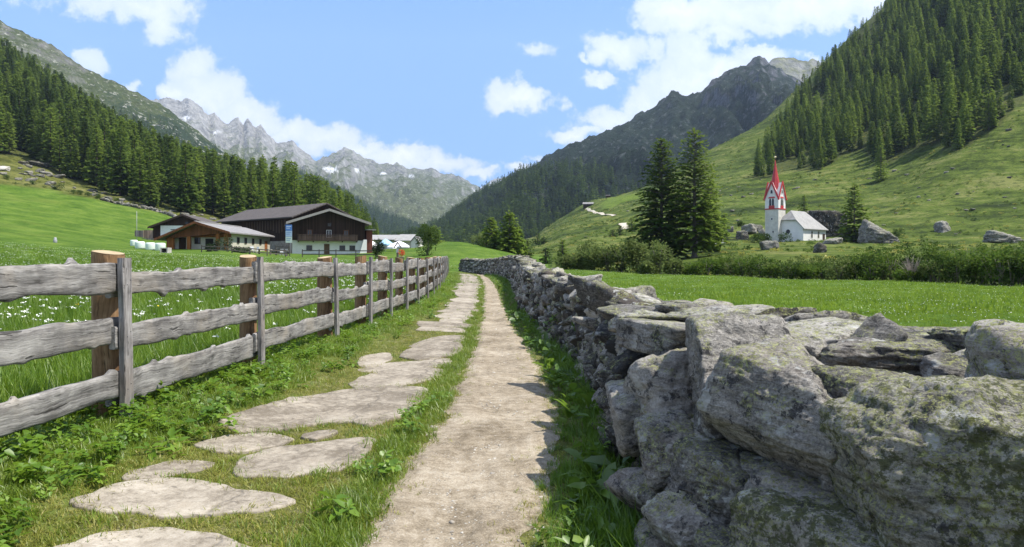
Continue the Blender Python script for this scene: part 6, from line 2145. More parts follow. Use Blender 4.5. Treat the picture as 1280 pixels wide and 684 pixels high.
HT = [1.15, 0.715, 0.275]       # rail mid heights over the ground
for k in range(len(PY)):
    gx, gy_ = PX[k], PY[k]
    gz0 = float(ground_z([gx], [gy_], False)[0])
    k2 = min(k + 1, len(PY) - 1)
    k1 = max(k - 1, 0)
    dirv = Vector((PX[k2] - PX[k1], PY[k2] - PY[k1], 0)).normalized()
    ang = math.atan2(dirv.y, dirv.x)
    nrm = Vector((dirv.y, -dirv.x, 0))           # towards the path
    top_h = EYE - 0.01 + rgx.normal(0, 0.012) - gz0
    # batten in front
    w_ = rgx.uniform(0.10, 0.14) if gy_ > 5 else 0.155
    bt = MB()
    nz_ = 14
    V, F = [], []
    ph = rgx.uniform(0, 9)
    for j in range(nz_ + 1):
        z = -0.12 + (top_h + 0.12) * j / nz_
        q = 1 + 0.07 * math.sin(z * 4 + ph) + 0.04 * math.sin(z * 11 + ph)
        sx = 0.010 * math.sin(z * 2.2 + ph)
        c_ = 0.008
        for (a, b_) in ((-1, -1 + .3), (-1 + .16, -1), (1 - .16, -1), (1, -1 + .3), (1, 1), (-1, 1)):
            V.append((sx + a * w_ / 2 * q, b_ * 0.026, z))
    for j in range(nz_):
        for i in range(6):
            F.append((j * 6 + i, j * 6 + (i + 1) % 6, (j + 1) * 6 + (i + 1) % 6, (j + 1) * 6 + i))
    F += [tuple(range(6))[::-1], tuple(nz_ * 6 + i for i in range(6))]
    bt.add(V, F)
    o = bt.build('batten', M_BATTEN, fence, False, 0.0)
    o.location = Vector((gx, gy_, gz0)) + nrm * 0.075
    o.rotation_euler = (R(rgx.normal(0, 0.6)), R(rgx.normal(0, 0.9)), ang)
    if gy_ < 17:
        nl = MB()
        for zn in (HT[0], HT[1], HT[2]):
            for q in (-0.022, 0.026):
                nl.lathe([(0.0055, -0.002), (0.0055, 0.001), (0.002, 0.003)], 6, (q, zn + q * 0.8, 0))
        nl.v = [(x_, -0.0262 - z_, y_) for (x_, y_, z_) in nl.v]
        nl.build('nail', M_IRON, o)
    # thick round post behind
    r = rgx.uniform(0.095, 0.120) if gy_ > 4 else 0.13
    ph_ = top_h + rgx.uniform(0.0, 0.05)
    pm = MB()
    n = 20
    V, F = [], []
    hs = np.linspace(-0.2, ph_, 12)
    o1 = rgx.uniform(0, 50)
    for j, z in enumerate(hs):
        for i in range(n):
            a = 2 * math.pi * i / n
            rr = r * (1.0 + 0.10 * math.sin(a * 2 + o1) + 0.045 * math.sin(a * 5 + z * 2 + o1) + 0.10 * (1 - z / ph_) * 0.3)
            V.append((rr * math.cos(a), rr * math.sin(a), z + (0.02 * math.cos(a + o1) if j == 11 else 0)))
    for j in range(11):
        for i in range(n):
            F.append((j * n + i, j * n + (i + 1) % n, (j + 1) * n + (i + 1) % n, (j + 1) * n + i))
    F.append(tuple(range(n))[::-1])
    pm.add(V, F)
    po = pm.build('post', M_POST, fence, True)
    po.location = Vector((gx, gy_, gz0)) - nrm * (r + 0.055) + dirv * rgx.uniform(0.08, 0.16)
    po.rotation_euler = (0, 0, rgx.uniform(0, 6))
    ct = MB()
    ct.add([(x_ * 0.985, y_ * 0.985, z_ + 0.004) for (x_, y_, z_) in V[11 * n:]], [tuple(range(n))])
    cto = ct.build('cut_top', M_CUT, po)
    if k == len(PY) - 1:
        break
    # three rails to the next post
    a = Vector((gx, gy_, gz0))
    gz1 = float(ground_z([PX[k + 1]], [PY[k + 1]], False)[0])
    b = Vector((PX[k + 1], PY[k + 1], gz1))
    L = (b - a).length
    dv = (b - a).normalized()
    for j, hz_ in enumerate(HT):
        hgt = (0.235 if j == 0 else 0.215 if j == 1 else 0.235) * rgx.uniform(0.88, 1.08)
        ext = 0.10
        me = plank(L + 2 * ext, hgt, rgx.uniform(0.042, 0.058), rgx, 6 if gy_ < 20 else 3, 130 if gy_ < 9 else 60, rgx.normal(0, 0.02))
        me.materials.append(M_RAIL)
        o = link('rail', me, None, fence)
        off = nrm * (0.012 if (k + j) % 2 else -0.024)
        o.location = a - dv * ext + off + Vector((0, 0, hz_ + rgx.normal(0, 0.012) + (0.03 if (k % 2) else -0.015)))
        o.rotation_euler = (0, -math.asin(dv.z), math.atan2(dv.y, dv.x))


# ================================================================== the path
def dirt_material():
    m, t, out = new_mat('trodden_dirt')
    c = t.coord()
    n1 = t.noise(c, 1.4, 5, 0.6)
    n2 = t.noise(c, 11, 6, 0.72)
    n3 = t.noise(c, 70, 4, 0.75)
    f = t.math('ADD', t.math('MULTIPLY', n1, 0.35), t.math('ADD', t.math('MULTIPLY', n2, 0.40), t.math('MULTIPLY', n3, 0.35)))
    col = t.ramp(f, [(0.43, (0.120, 0.095, 0.064)), (0.55, (0.272, 0.226, 0.164)), (0.66, (0.42, 0.365, 0.285))])
    pv = t.voro(c, 46.0)
    pm = t.math('MULTIPLY', t.rng(pv, 0.30, 0.22), t.rng(t.noise(c, 5.0, 3, 0.7), 0.50, 0.60))
    pc = t.ramp(t.node('ShaderNodeTexVoronoi', {'Vector': c, 'Scale': 46.0}, out=1), [(0.2, (0.17, 0.15, 0.12)), (0.8, (0.52, 0.49, 0.43))])
    col = t.mix(pm, col, pc)
    dk_ = t.rng(t.noise(t.stretch(c, (1, 2.2, 1)), 19, 3, 0.8), 0.68, 0.73)
    col = t.mix(t.math('MULTIPLY', dk_, 0.55), col, (0.075, 0.058, 0.04))
    h = t.math('ADD', t.math('ADD', t.math('MULTIPLY', n2, 0.9), t.math('MULTIPLY', n3, 0.35)), t.math('MULTIPLY', pm, 0.35))
    principled(t, out, col, 0.96, t.bump(h, 0.75, 0.022), 0.1)
    return m


M_DIRT = dirt_material()
ED_L = [(385, 790), (440, 684), (474, 620), (516, 562), (558, 502), (580, 455), (592, 430), (601, 400), (604, 380), (604, 362), (600, 350), (594, 345)]
ED_R = [(660, 790), (672, 684), (688, 610), (698, 545), (695, 500), (677, 460), (658, 432), (644, 412), (634, 395), (627, 380), (621, 366), (614, 355), (604, 347)]
def edge_curve(pts):
    P = sorted([flat(a, b, 0.01) for a, b in pts], key=lambda q: q[1])
    P = [(P[0][0], -8.0)] + [(P[0][0], 1.0)] + P
    return np.array(P)


EL, ER = edge_curve(ED_L), edge_curve(ED_R)
def path_x(yy):
    return pchip(EL[:, 1], EL[:, 0], yy), pchip(ER[:, 1], ER[:, 0], yy)


yy = np.concatenate([np.arange(-8, 2, 0.2), 2 * 1.013 ** np.arange(0, 262)])
yy = yy[yy < 57]
xl, xr = path_x(yy)
n = len(yy)
zz = np.zeros(n)
xl = xl + 0.15 * fbm(np.stack([yy * 1.4, zz, zz], 1), 4, 0.6, seed=3)
xr = xr + 0.11 * fbm(np.stack([yy * 1.4, zz + 9, zz], 1), 4, 0.6, seed=4)
NC = 42
tt = np.linspace(0, 1, NC)
X = xl[None, :] + (xr - xl)[None, :] * tt[:, None]
Y = np.repeat(yy[None, :], NC, 0)
Z = ground_z(X.ravel(), Y.ravel()).reshape(X.shape)
edge = np.minimum(tt, 1 - tt)[:, None]
P3 = np.stack([X.ravel(), Y.ravel(), 0 * X.ravel()], 1)
Z = Z + 0.004 + 0.020 * sstep(0, 0.16, edge) - 0.016 * sstep(0.15, 0.5, edge) + (0.014 * fbm(P3 * 2.4, 4, 0.6, seed=6)).reshape(X.shape) * sstep(0, 0.1, edge)
Z = np.maximum(Z, ground_z(X.ravel(), Y.ravel()).reshape(X.shape) + 0.004)
path = tag(link('path', np_mesh('path', np.stack([X.ravel(), Y.ravel(), Z.ravel()], 1), grid_faces(NC, n)[:, ::-1], True), M_DIRT), kind='structure')


def flag_material():
    m, t, out = new_mat('worn_flagstone')
    c = t.coord()
    tint = t.attr('tint')
    n1 = t.noise(c, 2.0, 5, 0.62, 0.5)
    n2 = t.noise(c, 14, 6, 0.7)
    n3 = t.noise(c, 90, 3, 0.7)
    f = t.math('ADD', t.math('ADD', t.math('MULTIPLY', n1, 0.42), t.math('MULTIPLY', n2, 0.38)), t.math('ADD', t.math('MULTIPLY', n3, 0.2), t.math('MULTIPLY_ADD', tint, 0.10, -0.05)))
    col = t.ramp(f, [(0.42, (0.155, 0.130, 0.098)), (0.53, (0.315, 0.275, 0.218)), (0.66, (0.450, 0.405, 0.335))])
    cr_ = t.math('MAXIMUM', t.rng(t.noise(t.stretch(c, (1.2, 4.5, 1)), 4.0, 6, 0.75, 1.0), 0.60, 0.66), t.rng(t.voro(t.vmath('ADD', c, t.vmath('SCALE', t.node('ShaderNodeTexNoise', {'Vector': c, 'Scale': 3.0, 'Detail': 5}, out=1), 0.35)), 0.55, 'DISTANCE_TO_EDGE'), 0.010, 0.002))
    col = t.mix(t.math('MULTIPLY', cr_, 0.45), col, (0.10, 0.088, 0.072))
    col = t.mix(t.rng(t.noise(c, 3.1, 4, 0.6), 0.56, 0.72, 0, 0.5), col, (0.30, 0.25, 0.185))
    h = t.math('SUBTRACT', t.math('ADD', t.math('MULTIPLY', n1, 1.2), t.math('MULTIPLY', n2, 0.5)), t.math('MULTIPLY', cr_, 0.4))
    principled(t, out, col, 0.9, t.bump(h, 0.6, 0.02), 0.2)
    return m


M_FLAG = flag_material()
FLAGS = [
    ([(60, 698), (88, 682), (125, 670), (165, 664), (205, 662), (250, 668), (295, 681), (335, 705), (240, 740), (120, 735)], 'grey flagstone at the very bottom of the photo'),
    ([(98, 628), (125, 616), (160, 605), (200, 600), (235, 602), (270, 608), (300, 617), (330, 618), (362, 629), (330, 640), (285, 643), (230, 646), (170, 643), (128, 641)], 'broad pointed flagstone, second from the bottom'),
    ([(155, 594), (190, 583), (225, 578), (262, 579), (262, 585), (240, 592), (200, 597), (165, 600)], 'small dull flagstone at the weeds, left of the two wide ones'),
    ([(296, 582), (315, 571), (345, 562), (400, 555), (440, 550), (466, 551), (458, 566), (440, 580), (420, 590), (390, 595), (340, 598), (302, 596)], 'flat flagstone right of the small dull one'),
    ([(245, 556), (285, 546), (340, 545), (368, 552), (330, 562), (275, 566)], 'thin dark edged flagstone at the left of the largest slab'),
    ([(284, 528), (305, 518), (335, 509), (370, 500), (410, 494), (450, 488), (485, 485), (527, 488), (524, 502), (508, 514), (485, 526), (460, 533), (430, 530), (395, 533), (350, 540), (305, 541)], 'largest flagstone slab of the path'),
    ([(376, 546), (398, 542), (420, 541), (418, 546), (398, 551), (380, 551)], 'little flagstone below the largest slab'),
    ([(440, 480), (470, 467), (515, 461), (550, 463), (546, 473), (512, 481), (470, 486), (448, 487)], 'flagstone just above the largest slab'),
    ([(450, 463), (480, 455), (520, 452), (558, 449), (560, 457), (525, 462), (470, 466)], 'long thin flagstone, second above the largest slab'),
    ([(450, 457), (452, 447), (468, 443), (487, 442), (488, 450), (470, 458)], 'small square flagstone at the left side of the path'),
    ([(503, 447), (510, 438), (540, 432), (572, 429), (575, 439), (560, 447), (525, 451)], 'flagstone right of the small square one'),
    ([(513, 434), (530, 426), (552, 421), (578, 420), (578, 427), (550, 433)], 'narrow flagstone where the stones begin to close up'),
]


def on_ground(px, py):
    z = 0.0
    for _ in range(4):
        x, y = flat(px, py, z)
        z = float(ground_z([x], [y], False)[0])
    return (x, y)


def flagstone(poly_xy, label, rng, h=0.014, group=None, res=0.05):
    P = np.array(poly_xy)
    c = P.mean(0)
    # smooth and roughen the outline
    n = len(P)
    t_ = np.linspace(0, n, max(24, min(120, int(np.linalg.norm(np.diff(np.vstack([P, P[:1]]), axis=0), axis=1).sum() / res))), endpoint=False)
    i = t_.astype(int) % n
    f = (t_ - t_.astype(int))[:, None]
    p0, p1, p2, p3 = P[(i - 1) % n], P[i], P[(i + 1) % n], P[(i + 2) % n]
    Q = p1 + 0.5 * f * (p2 - p0 + f * (2 * p0 - 5 * p1 + 4 * p2 - p3 + f * (3 * (p1 - p2) + p3 - p0)))
    Q = p1 * (1 - f) * 0.3 + p2 * f * 0.3 + Q * 0.7
    o = rng.uniform(0, 50)
    Q = Q + 0.030 * np.stack([fbm(np.stack([Q[:, 0] * 5 + o, Q[:, 1] * 5, 0 * Q[:, 0]], 1), 3, seed=1), fbm(np.stack([Q[:, 0] * 5, Q[:, 1] * 5 + o, 0 * Q[:, 0]], 1), 3, seed=2)], 1)
    rings = [(1.0, -0.09), (1.0, 0.35 * h), (0.992, 0.8 * h), (0.97, h), (0.85, h), (0.7, h), (0.5, h), (0.3, h), (0.12, h)]
    V = []
    gz_ = ground_z([c[0]], [c[1]], False)[0]
    for (s_, z) in rings:
        q = c + (Q - c) * s_
        nz = 0.012 * fbm(np.stack([q[:, 0] * 3.1, q[:, 1] * 3.1, np.full(len(q), o)], 1), 4, 0.6, seed=5) if z > 0.02 else 0
        V.append(np.stack([q[:, 0] - c[0], q[:, 1] - c[1], np.full(len(q), z) + nz + ground_z(q[:, 0], q[:, 1]) * 0.5 + ground_z(q[:, 0], q[:, 1], False) * 0.5 - gz_], 1))
    m_ = len(Q)
    V = np.concatenate(V + [np.array([[0, 0, h]])])
    F4 = []
    for r_ in range(len(rings) - 1):
        a = r_ * m_ + np.arange(m_)
        b_ = r_ * m_ + (np.arange(m_) + 1) % m_
        F4.append(np.stack([a, b_, b_ + m_, a + m_], 1))
    l = (len(rings) - 1) * m_
    F3 = np.stack([l + np.arange(m_), l + (np.arange(m_) + 1) % m_, np.full(m_, len(V) - 1)], 1)
    ob = link('flagstone', np_mesh('flagstone', V, [np.concatenate(F4), F3], True, {'tint': np.full(len(V), rng.uniform(0, 1))}), M_FLAG)
    ob.location = (c[0], c[1], gz_)
    tag(ob, label, 'flagstone', group or 'flagstones of the path')
    return ob


rgs = np.random.default_rng(8)
for poly, lab in FLAGS:
    pq = np.array([on_ground(a, b) for a, b in poly])
    flagstone((pq.mean(0) + (pq - pq.mean(0)) * (1.0 if 'little' in lab else 1.06))[::-1], lab, rgs, 0.010 + 0.004 * (len(lab) % 5))
# closer set rows further up
SL = [flat(a, b, 0.03) for a, b in [(505, 426), (535, 408), (556, 390), (566, 375), (575, 358), (577, 350), (574, 346)]]
SR = [flat(a, b, 0.03) for a, b in [(580, 422), (588, 402), (593, 386), (597, 370), (599, 358), (597, 350), (592, 346)]]
SLy, SLx = [q[1] for q in SL], [q[0] for q in SL]
SRy, SRx = [q[1] for q in SR], [q[0] for q in SR]
y = 14.1
k = 0
ORD = ['lowest', 'second', 'third', 'fourth', 'fifth', 'sixth', 'seventh', 'eighth', 'ninth', 'tenth', 'eleventh', 'twelfth', 'thirteenth', 'fourteenth', 'fifteenth']
rowsF = []
while y < 54:
    dy = rgs.uniform(0.75, 1.25) * (1 + 0.02 * (y - 14))
    y1 = y + dy - 0.10
    a0, a1 = np.interp(y, SLy, SLx) + rgs.normal(0, 0.12), np.interp(y1, SLy, SLx) + rgs.normal(0, 0.12)
    b0, b1 = np.interp(y, SRy, SRx) + rgs.normal(0, 0.06), np.interp(y1, SRy, SRx) + rgs.normal(0, 0.06)
    rowsF.append((y, y1, a0, a1, b0, b1))
    y += dy
for k, (y, y1, a0, a1, b0, b1) in enumerate(rowsF):
    ym = (y + y1) / 2
    lab = f'{ORD[k]} flagstone of the closely laid upper stretch' if k < 15 else 'thin looking flagstone far up the path near the bend'
    flagstone([(a0, y), ((a0 + b0) / 2, y - 0.06 + rgs.normal(0, .05)), (b0, y + rgs.normal(0, .07)), (b1, y1), ((a1 + b1) / 2, y1 + rgs.normal(0, .05)), (a1, y1 + rgs.normal(0, .07))], lab, rgs, 0.014,
              'flagstones of the path' if k < 15 else 'far flagstones near the bend', 0.08)


# ================================================================== grass, weeds and flowers
def tuft(n, h, spread, w, rng, lean=0.35, name='tuft', curl=0.5):
    """n curved tapering blades"""
    a = rng.uniform(0, 6.283, n)
    r = spread * np.sqrt(rng.uniform(0, 1, n))
    ph = rng.uniform(0, 6.283, n)
    base = np.stack([r * np.cos(a), r * np.sin(a), np.full(n, -0.02)], 1)
    hh = h * rng.uniform(0.45, 1.15, n)
    ln = lean * hh * rng.uniform(0.2, 1.3, n)
    dx = np.stack([np.cos(ph), np.sin(ph), 0 * ph], 1)
    sx = np.stack([-np.sin(ph), np.cos(ph), 0 * ph], 1)
    ww = (w * rng.uniform(0.6, 1.3, n))[:, None]
    up = np.array([0, 0, 1.0])
    p1 = base + up * (hh * 0.5)[:, None] + dx * (ln * 0.30)[:, None]
    p2 = base + up * (hh * (1 - 0.25 * curl))[:, None] + dx * ln[:, None]
    V = np.stack([base - sx * ww * 0.5, base + sx * ww * 0.5, p1 + sx * ww * 0.42, p1 - sx * ww * 0.42, p2], 1).reshape(-1, 3)
    i = np.arange(n)[:, None] * 5
    return np_mesh(name, V, [np.concatenate([i, i + 1, i + 2, i + 3], 1), np.concatenate([i + 3, i + 2, i + 4], 1)], False)


def leafy(nl, h, L, W, rng, name='weed', stems=3, flat_=0.3):
    """broad leaved herb: stems with toothed-oval leaves folded along the midrib"""
    Vs, F4, F3 = [], [], []
    b = 0
    for k in range(nl):
        a = rng.uniform(0, 6.283)
        st = k % max(1, stems)
        sa = 6.283 * st / max(1, stems) + 0.7
        z = h * rng.uniform(0.25, 1.0)
        p = np.array([0.06 * math.cos(sa) * z / h, 0.06 * math.sin(sa) * z / h, z])
        el = rng.normal(flat_ * (z / h) - 0.1, 0.28)
        d = np.array([math.cos(a) * math.cos(el), math.sin(a) * math.cos(el), math.sin(el)])
        s = np.array([-math.sin(a), math.cos(a), rng.normal(0, 0.25)])
        l, w_ = L * rng.uniform(0.55, 1.25), W * rng.uniform(0.6, 1.2)
        p = p + d * l * 0.18
        u = np.array([0, 0, 1.0])
        q = [p, p + d * l * 0.33 + s * w_ * 0.5 + u * 0.10 * w_, p + d * l * 0.33 - s * w_ * 0.5 + u * 0.10 * w_, p + d * l * 0.38 - u * 0.12 * w_, p + d * l * 0.72 + s * w_ * 0.33 - u * 0.05 * l, p + d * l * 0.72 - s * w_ * 0.33 - u * 0.05 * l,
             p + d * l * 0.74 - u * 0.10 * l, p + d * l - u * 0.2 * l]
        Vs.append(np.array(q))
        F3 += [(b, b + 1, b + 3), (b, b + 3, b + 2), (b + 4, b + 7, b + 6), (b + 6, b + 7, b + 5)]
        F4 += [(b + 1, b + 4, b + 6, b + 3), (b + 3, b + 6, b + 5, b + 2)]
        b += 8
    return np_mesh(name, np.concatenate(Vs), [np.array(F4), np.array(F3)], False)


def flower_head(n, h, rad, pet, rng, name='flower'):
    """loose flat head of small petals over a thin stem; stem carries the second material"""
    Vs, F = [], []
    b = 0
    for k in range(n):
        a, r = rng.uniform(0, 6.283), rad * math.sqrt(rng.random())
        c = np.array([r * math.cos(a), r * math.sin(a), h + rng.normal(0, rad * 0.25)])
        t_ = rng.normal(0, 0.45, 2)
        s = pet * rng.uniform(0.6, 1.2)
        Vs.append(np.array([c + [-s, -s, -t_[0] * s], c + [s, -s, t_[1] * s], c + [s, s, t_[0] * s], c + [-s, s, -t_[1] * s]]))
        F.append((b, b + 1, b + 2, b + 3))
        b += 4
    Vs.append(np.array([[-0.003, 0, 0], [0.003, 0, 0], [0.003, 0, h], [-0.003, 0, h]]))
    F.append((b, b + 1, b + 2, b + 3))
    me = np_mesh(name, np.concatenate(Vs), np.array(F), False)
    return me, len(F) - 1


M_GRASS_TALL = leaf_mat('meadow_grass_blades', (0.045, 0.105, 0.006), (0.095, 0.185, 0.010), (0.185, 0.275, 0.032), 0.38, 0.5, 0.03)
M_GRASS_MOWN = leaf_mat('mown_grass_blades', (0.058, 0.125, 0.008), (0.115, 0.205, 0.014), (0.205, 0.290, 0.038), 0.40, 0.35, 0.02)
M_GRASS_SHORT = leaf_mat('trodden_grass_blades', (0.095, 0.130, 0.016), (0.185, 0.215, 0.036), (0.330, 0.310, 0.105), 0.36, 0.9, 0.02)
M_GRASS_VERGE = leaf_mat('verge_grass_blades', (0.058, 0.115, 0.008), (0.120, 0.200, 0.017), (0.220, 0.285, 0.045), 0.38, 0.8, 0.03)
M_GRASS_SHADE = leaf_mat('wall_foot_grass_blades', (0.040, 0.100, 0.006), (0.085, 0.180, 0.012), (0.150, 0.260, 0.026), 0.40, 0.8, 0.04)
M_WEED = leaf_mat('weed_leaves', (0.045, 0.105, 0.008), (0.100, 0.195, 0.016), (0.180, 0.280, 0.036), 0.38, 0.9, 0.03)
M_WEED_DARK = leaf_mat('dock_leaves', (0.034, 0.085, 0.008), (0.072, 0.150, 0.015), (0.135, 0.225, 0.032), 0.38, 0.9, 0.04)
M_PETAL = plain_mat('white_petals', (0.78, 0.80, 0.72), 0.8, 0.08, 2)
M_PETAL_Y = plain_mat('yellow_petals', (0.72, 0.55, 0.03), 0.8, 0.1, 2)

rgg = np.random.default_rng(55)
def kind_set(fn, n, mat):
    out = []
    for k in range(n):
        me = fn(np.random.default_rng(1000 + int(rgg.integers(1e6))))
        me.materials.append(mat)
        out.append(me)
    return out


TALL = kind_set(lambda r: tuft(34, 0.40, 0.13, 0.0085, r, 0.45, 'tall_grass'), 4, M_GRASS_TALL)
TALL_FAR = kind_set(lambda r: tuft(52, 0.28, 0.36, 0.016, r, 0.5, 'tall_grass'), 3, M_GRASS_TALL)
MOWN = kind_set(lambda r: tuft(34, 0.115, 0.13, 0.0070, r, 0.5, 'mown_grass'), 3, M_GRASS_MOWN)
MOWN_FAR = kind_set(lambda r: tuft(46, 0.12, 0.40, 0.020, r, 0.5, 'mown_grass'), 3, M_GRASS_MOWN)
SHORT = kind_set(lambda r: tuft(30, 0.045, 0.075, 0.0042, r, 0.9, 'trodden_grass', 0.9), 4, M_GRASS_SHORT)
VERGE = kind_set(lambda r: tuft(26, 0.098, 0.085, 0.0056, r, 0.7, 'verge_grass', 0.7), 4, M_GRASS_VERGE)
SHADE = kind_set(lambda r: tuft(26, 0.27, 0.10, 0.0085, r, 0.65, 'wall_foot_grass'), 4, M_GRASS_SHADE)
WEED = kind_set(lambda r: leafy(26, 0.13, 0.062, 0.038, r, 'weed', 4), 3, M_WEED) + kind_set(lambda r: leafy(12, 0.08, 0.10, 0.050, r, 'weed', 1), 1, M_WEED) + kind_set(lambda r: leafy(36, 0.10, 0.034, 0.024, r, 'weed', 6), 1, M_WEED)
DOCK = kind_set(lambda r: leafy(11, 0.20, 0.18, 0.075, r, 'dock', 2, 0.7), 2, M_WEED_DARK) + kind_set(lambda r: leafy(24, 0.22, 0.085, 0.048, r, 'nettle'), 2, M_WEED_DARK)

FLAGPOLY = []
for o in bpy.data.objects:
    if o.name.startswith('flagstone'):
        me = o.data
        n_ = 0
        co = np.array([v.co[:2] for v in me.vertices])
        co = co[:(len(co) - 1) // 9]
        FLAGPOLY.append((np.array(o.location[:2]), co, float(np.abs(co).max()) + 0.02))


def on_flag(x, y, shrink=0.88):
    m_ = np.zeros(len(x), bool)
    for c, co, rad in FLAGPOLY:
        near = (np.abs(x - c[0]) < rad) & (np.abs(y - c[1]) < rad)
        if near.any():
            i = np.nonzero(near)[0]
            m_[i] |= in_poly(x[i], y[i], (c + co * shrink).tolist())
    return m_


def sow(xr, yr, dens, test, seed, cap=60000):
    """points with a density that depends on the distance: dens(y) per square metre"""
    rg = np.random.default_rng(seed)
    X, Y = [], []
    ed = np.concatenate([np.arange(yr[0], min(12, yr[1]), 0.5), np.arange(max(12, yr[0]), yr[1], 2.0), [yr[1]]])
    ed = np.unique(ed)
    for a, b in zip(ed[:-1], ed[1:]):
        x0, x1 = xr((a + b) / 2)
        if x1 <= x0:
            continue
        n = rg.poisson((x1 - x0) * (b - a) * dens((a + b) / 2))
        X.append(rg.uniform(x0, x1, n))
        Y.append(rg.uniform(a, b, n))
    x, y = np.concatenate(X), np.concatenate(Y)
    k = test(x, y)
    x, y = x[k], y[k]
    if len(x) > cap:
        q = rg.choice(len(x), cap, False)
        x, y = x[q], y[q]
    return x, y


def rows(x, y, npick, smin, smax, seed, lift=0.0, tilt=0.12, pick0=0):
    rg = np.random.default_rng(seed)
    z = ground_z(x, y) + lift
    n = len(x)
    return np.stack([x, y, z, rg.uniform(0, 6.283, n), rg.uniform(smin, smax, n), pick0 + rg.integers(0, npick, n), rg.normal(0, tilt, n), rg.normal(0, tilt, n)], 1)


fx = lambda yq: np.interp(yq, PY, PX)
wl = lambda yq: np.interp(yq, WY, WL)
wr = lambda yq: np.interp(yq, WY, WR)
ok = lambda x, y: np.ones(len(x), bool)
frame_l = lambda yq: (-60 - 640) / FOC * yq - 0.6

# tall flowering meadow behind the fence
x, y = sow(lambda q: (frame_l(q), fx(q) - 0.30), (2.2, 22), lambda d: 5200 / (d * d + 36), ok, 1)
xa, ya = sow(lambda q: (frame_l(q), fx(q) - 0.4), (20, 74), lambda d: 2600 / (d * d + 40), lambda x, y: x < np.interp(y, [20, 74], [20, -6]), 2)
R1 = np.concatenate([rows(x, y, 4, 0.7, 1.15, 3), rows(xa, ya, 3, 0.8, 1.25, 4, pick0=4)])
gn_scatter('meadow_grass', R1, TALL + TALL_FAR)
# white umbels and a few yellow flowers
FL = []
for k in range(3):
    me, ns = flower_head(11, 0.44, 0.035, 0.0085, np.random.default_rng(60 + k))
    me.materials.append(M_PETAL); me.materials.append(M_GRASS_TALL)
    me.polygons[ns].material_index = 1
    FL.append(me)
me, ns = flower_head(7, 0.40, 0.018, 0.010, np.random.default_rng(69))
me.materials.append(M_PETAL_Y); me.materials.append(M_GRASS_TALL)
me.polygons[ns].material_index = 1
FL.append(me)
patch = lambda x, y: gnoise(np.stack([x / 3.0, y / 3.0, 0 * x], 1), 51) > -0.12
x, y = sow(lambda q: (frame_l(q), fx(q) - 0.35), (3.5, 30), lambda d: 6.5, patch, 5)
xa, ya = sow(lambda q: (frame_l(q), fx(q) - 0.35), (30, 74), lambda d: 2.4, lambda x, y: patch(x, y) & (x < np.interp(y, [20, 74], [20, -8])), 6)
A = rows(x, y, 3, 0.75, 1.15, 7, tilt=0.1)
A[np.random.default_rng(1).random(len(A)) < 0.05, 5] = 3
Bq = rows(xa, ya, 3, 0.75, 1.0, 8, tilt=0.1)
gn_scatter('meadow_flowers', np.concatenate([A, Bq]), FL)

# mown meadow right of the wall, with clover flecks
md = lambda q: 60
xmax = lambda q: min(1345 - 640, 1345 - 640) / FOC * q + 0.5
inm = lambda x, y: y < np.interp(640 + FOC * x / y, [a for a, _ in MEADOW_D], [b for _, b in MEADOW_D])
x, y = sow(lambda q: (wr(q) + 0.03, xmax(q)), (4.2, 20), lambda d: 7000 / (d * d + 60), inm, 11)
xa, ya = sow(lambda q: (wr(q) + 0.1, xmax(q)), (19, 72), lambda d: 3200 / (d * d + 60), inm, 12)
gn_scatter('meadow_grass', np.concatenate([rows(x, y, 3, 0.7, 1.2, 13), rows(xa, ya, 3, 0.7, 1.3, 14, pick0=3)]), MOWN + MOWN_FAR)
CL = []
for k in range(2):
    me, ns = flower_head(4, 0.12, 0.010, 0.0075, np.random.default_rng(80 + k))
    me.materials.append(M_PETAL); me.materials.append(M_GRASS_MOWN)
    me.polygons[ns].material_index = 1
    CL.append(me)
x, y = sow(lambda q: (wr(q) + 0.1, xmax(q)), (5, 66), lambda d: 7.0 if d < 25 else 3.5, lambda x, y: inm(x, y) & (gnoise(np.stack([x / 5, y / 5, 0 * x], 1), 53) > -0.2), 15, 16000)
gn_scatter('meadow_flowers', rows(x, y, 2, 0.8, 1.3, 16, tilt=0.15), CL)

# verge between fence and path
xl_ = lambda q: float(np.interp(q, EL[:, 1], EL[:, 0]))
offp = lambda x, y: x < np.interp(y, EL[:, 1], EL[:, 0]) + 0.05
fd = lambda x, y: x - np.interp(y, PY, PX)             # distance from the fence
free = lambda x, y: offp(x, y) & ~on_flag(x, y)
rgv = np.random.default_rng(91)
x, y = sow(lambda q: (max(frame_l(q), fx(q) - 0.35), xl_(q) + 0.08), (2.0, 30), lambda d: 24000 / (d * d + 22) + 14, free, 21, 75000)
f_ = fd(x, y)
band = f_ + 0.35 * gnoise(np.stack([x * 0.9, y * 0.9, 0 * x], 1), 61)
med = np.interp(y, EL[:, 1], EL[:, 0]) - x             # distance from the dirt track
u = rgv.random(len(x))
is_short = ((band > 0.75) & (u < 0.92) & (med > 0.22 + 0.1 * u)) | (u < 0.2)
gn_scatter('path_grass', rows(x[is_short], y[is_short], 4, 0.7, 1.35, 22, tilt=0.2), SHORT)
gn_scatter('verge_grass', rows(x[~is_short], y[~is_short], 4, 0.55, 1.15, 23, tilt=0.18), VERGE)
x, y = sow(lambda q: (fx(q) - 0.30, xl_(q) + 0.05), (2.2, 40), lambda d: 2600 / (d * d + 30) + 3, lambda x, y: offp(x, y) & ~on_flag(x, y, 1.06), 24, 14000)
f_ = fd(x, y) + 0.55 * gnoise(np.stack([x * 0.8, y * 0.8, 0 * x], 1), 62)
med = np.interp(y, EL[:, 1], EL[:, 0]) - x
k_ = ((f_ < 1.0) & (rgv.random(len(x)) < 0.72)) | (rgv.random(len(x)) < 0.015) | ((med < 0.25) & (rgv.random(len(x)) < 0.16))
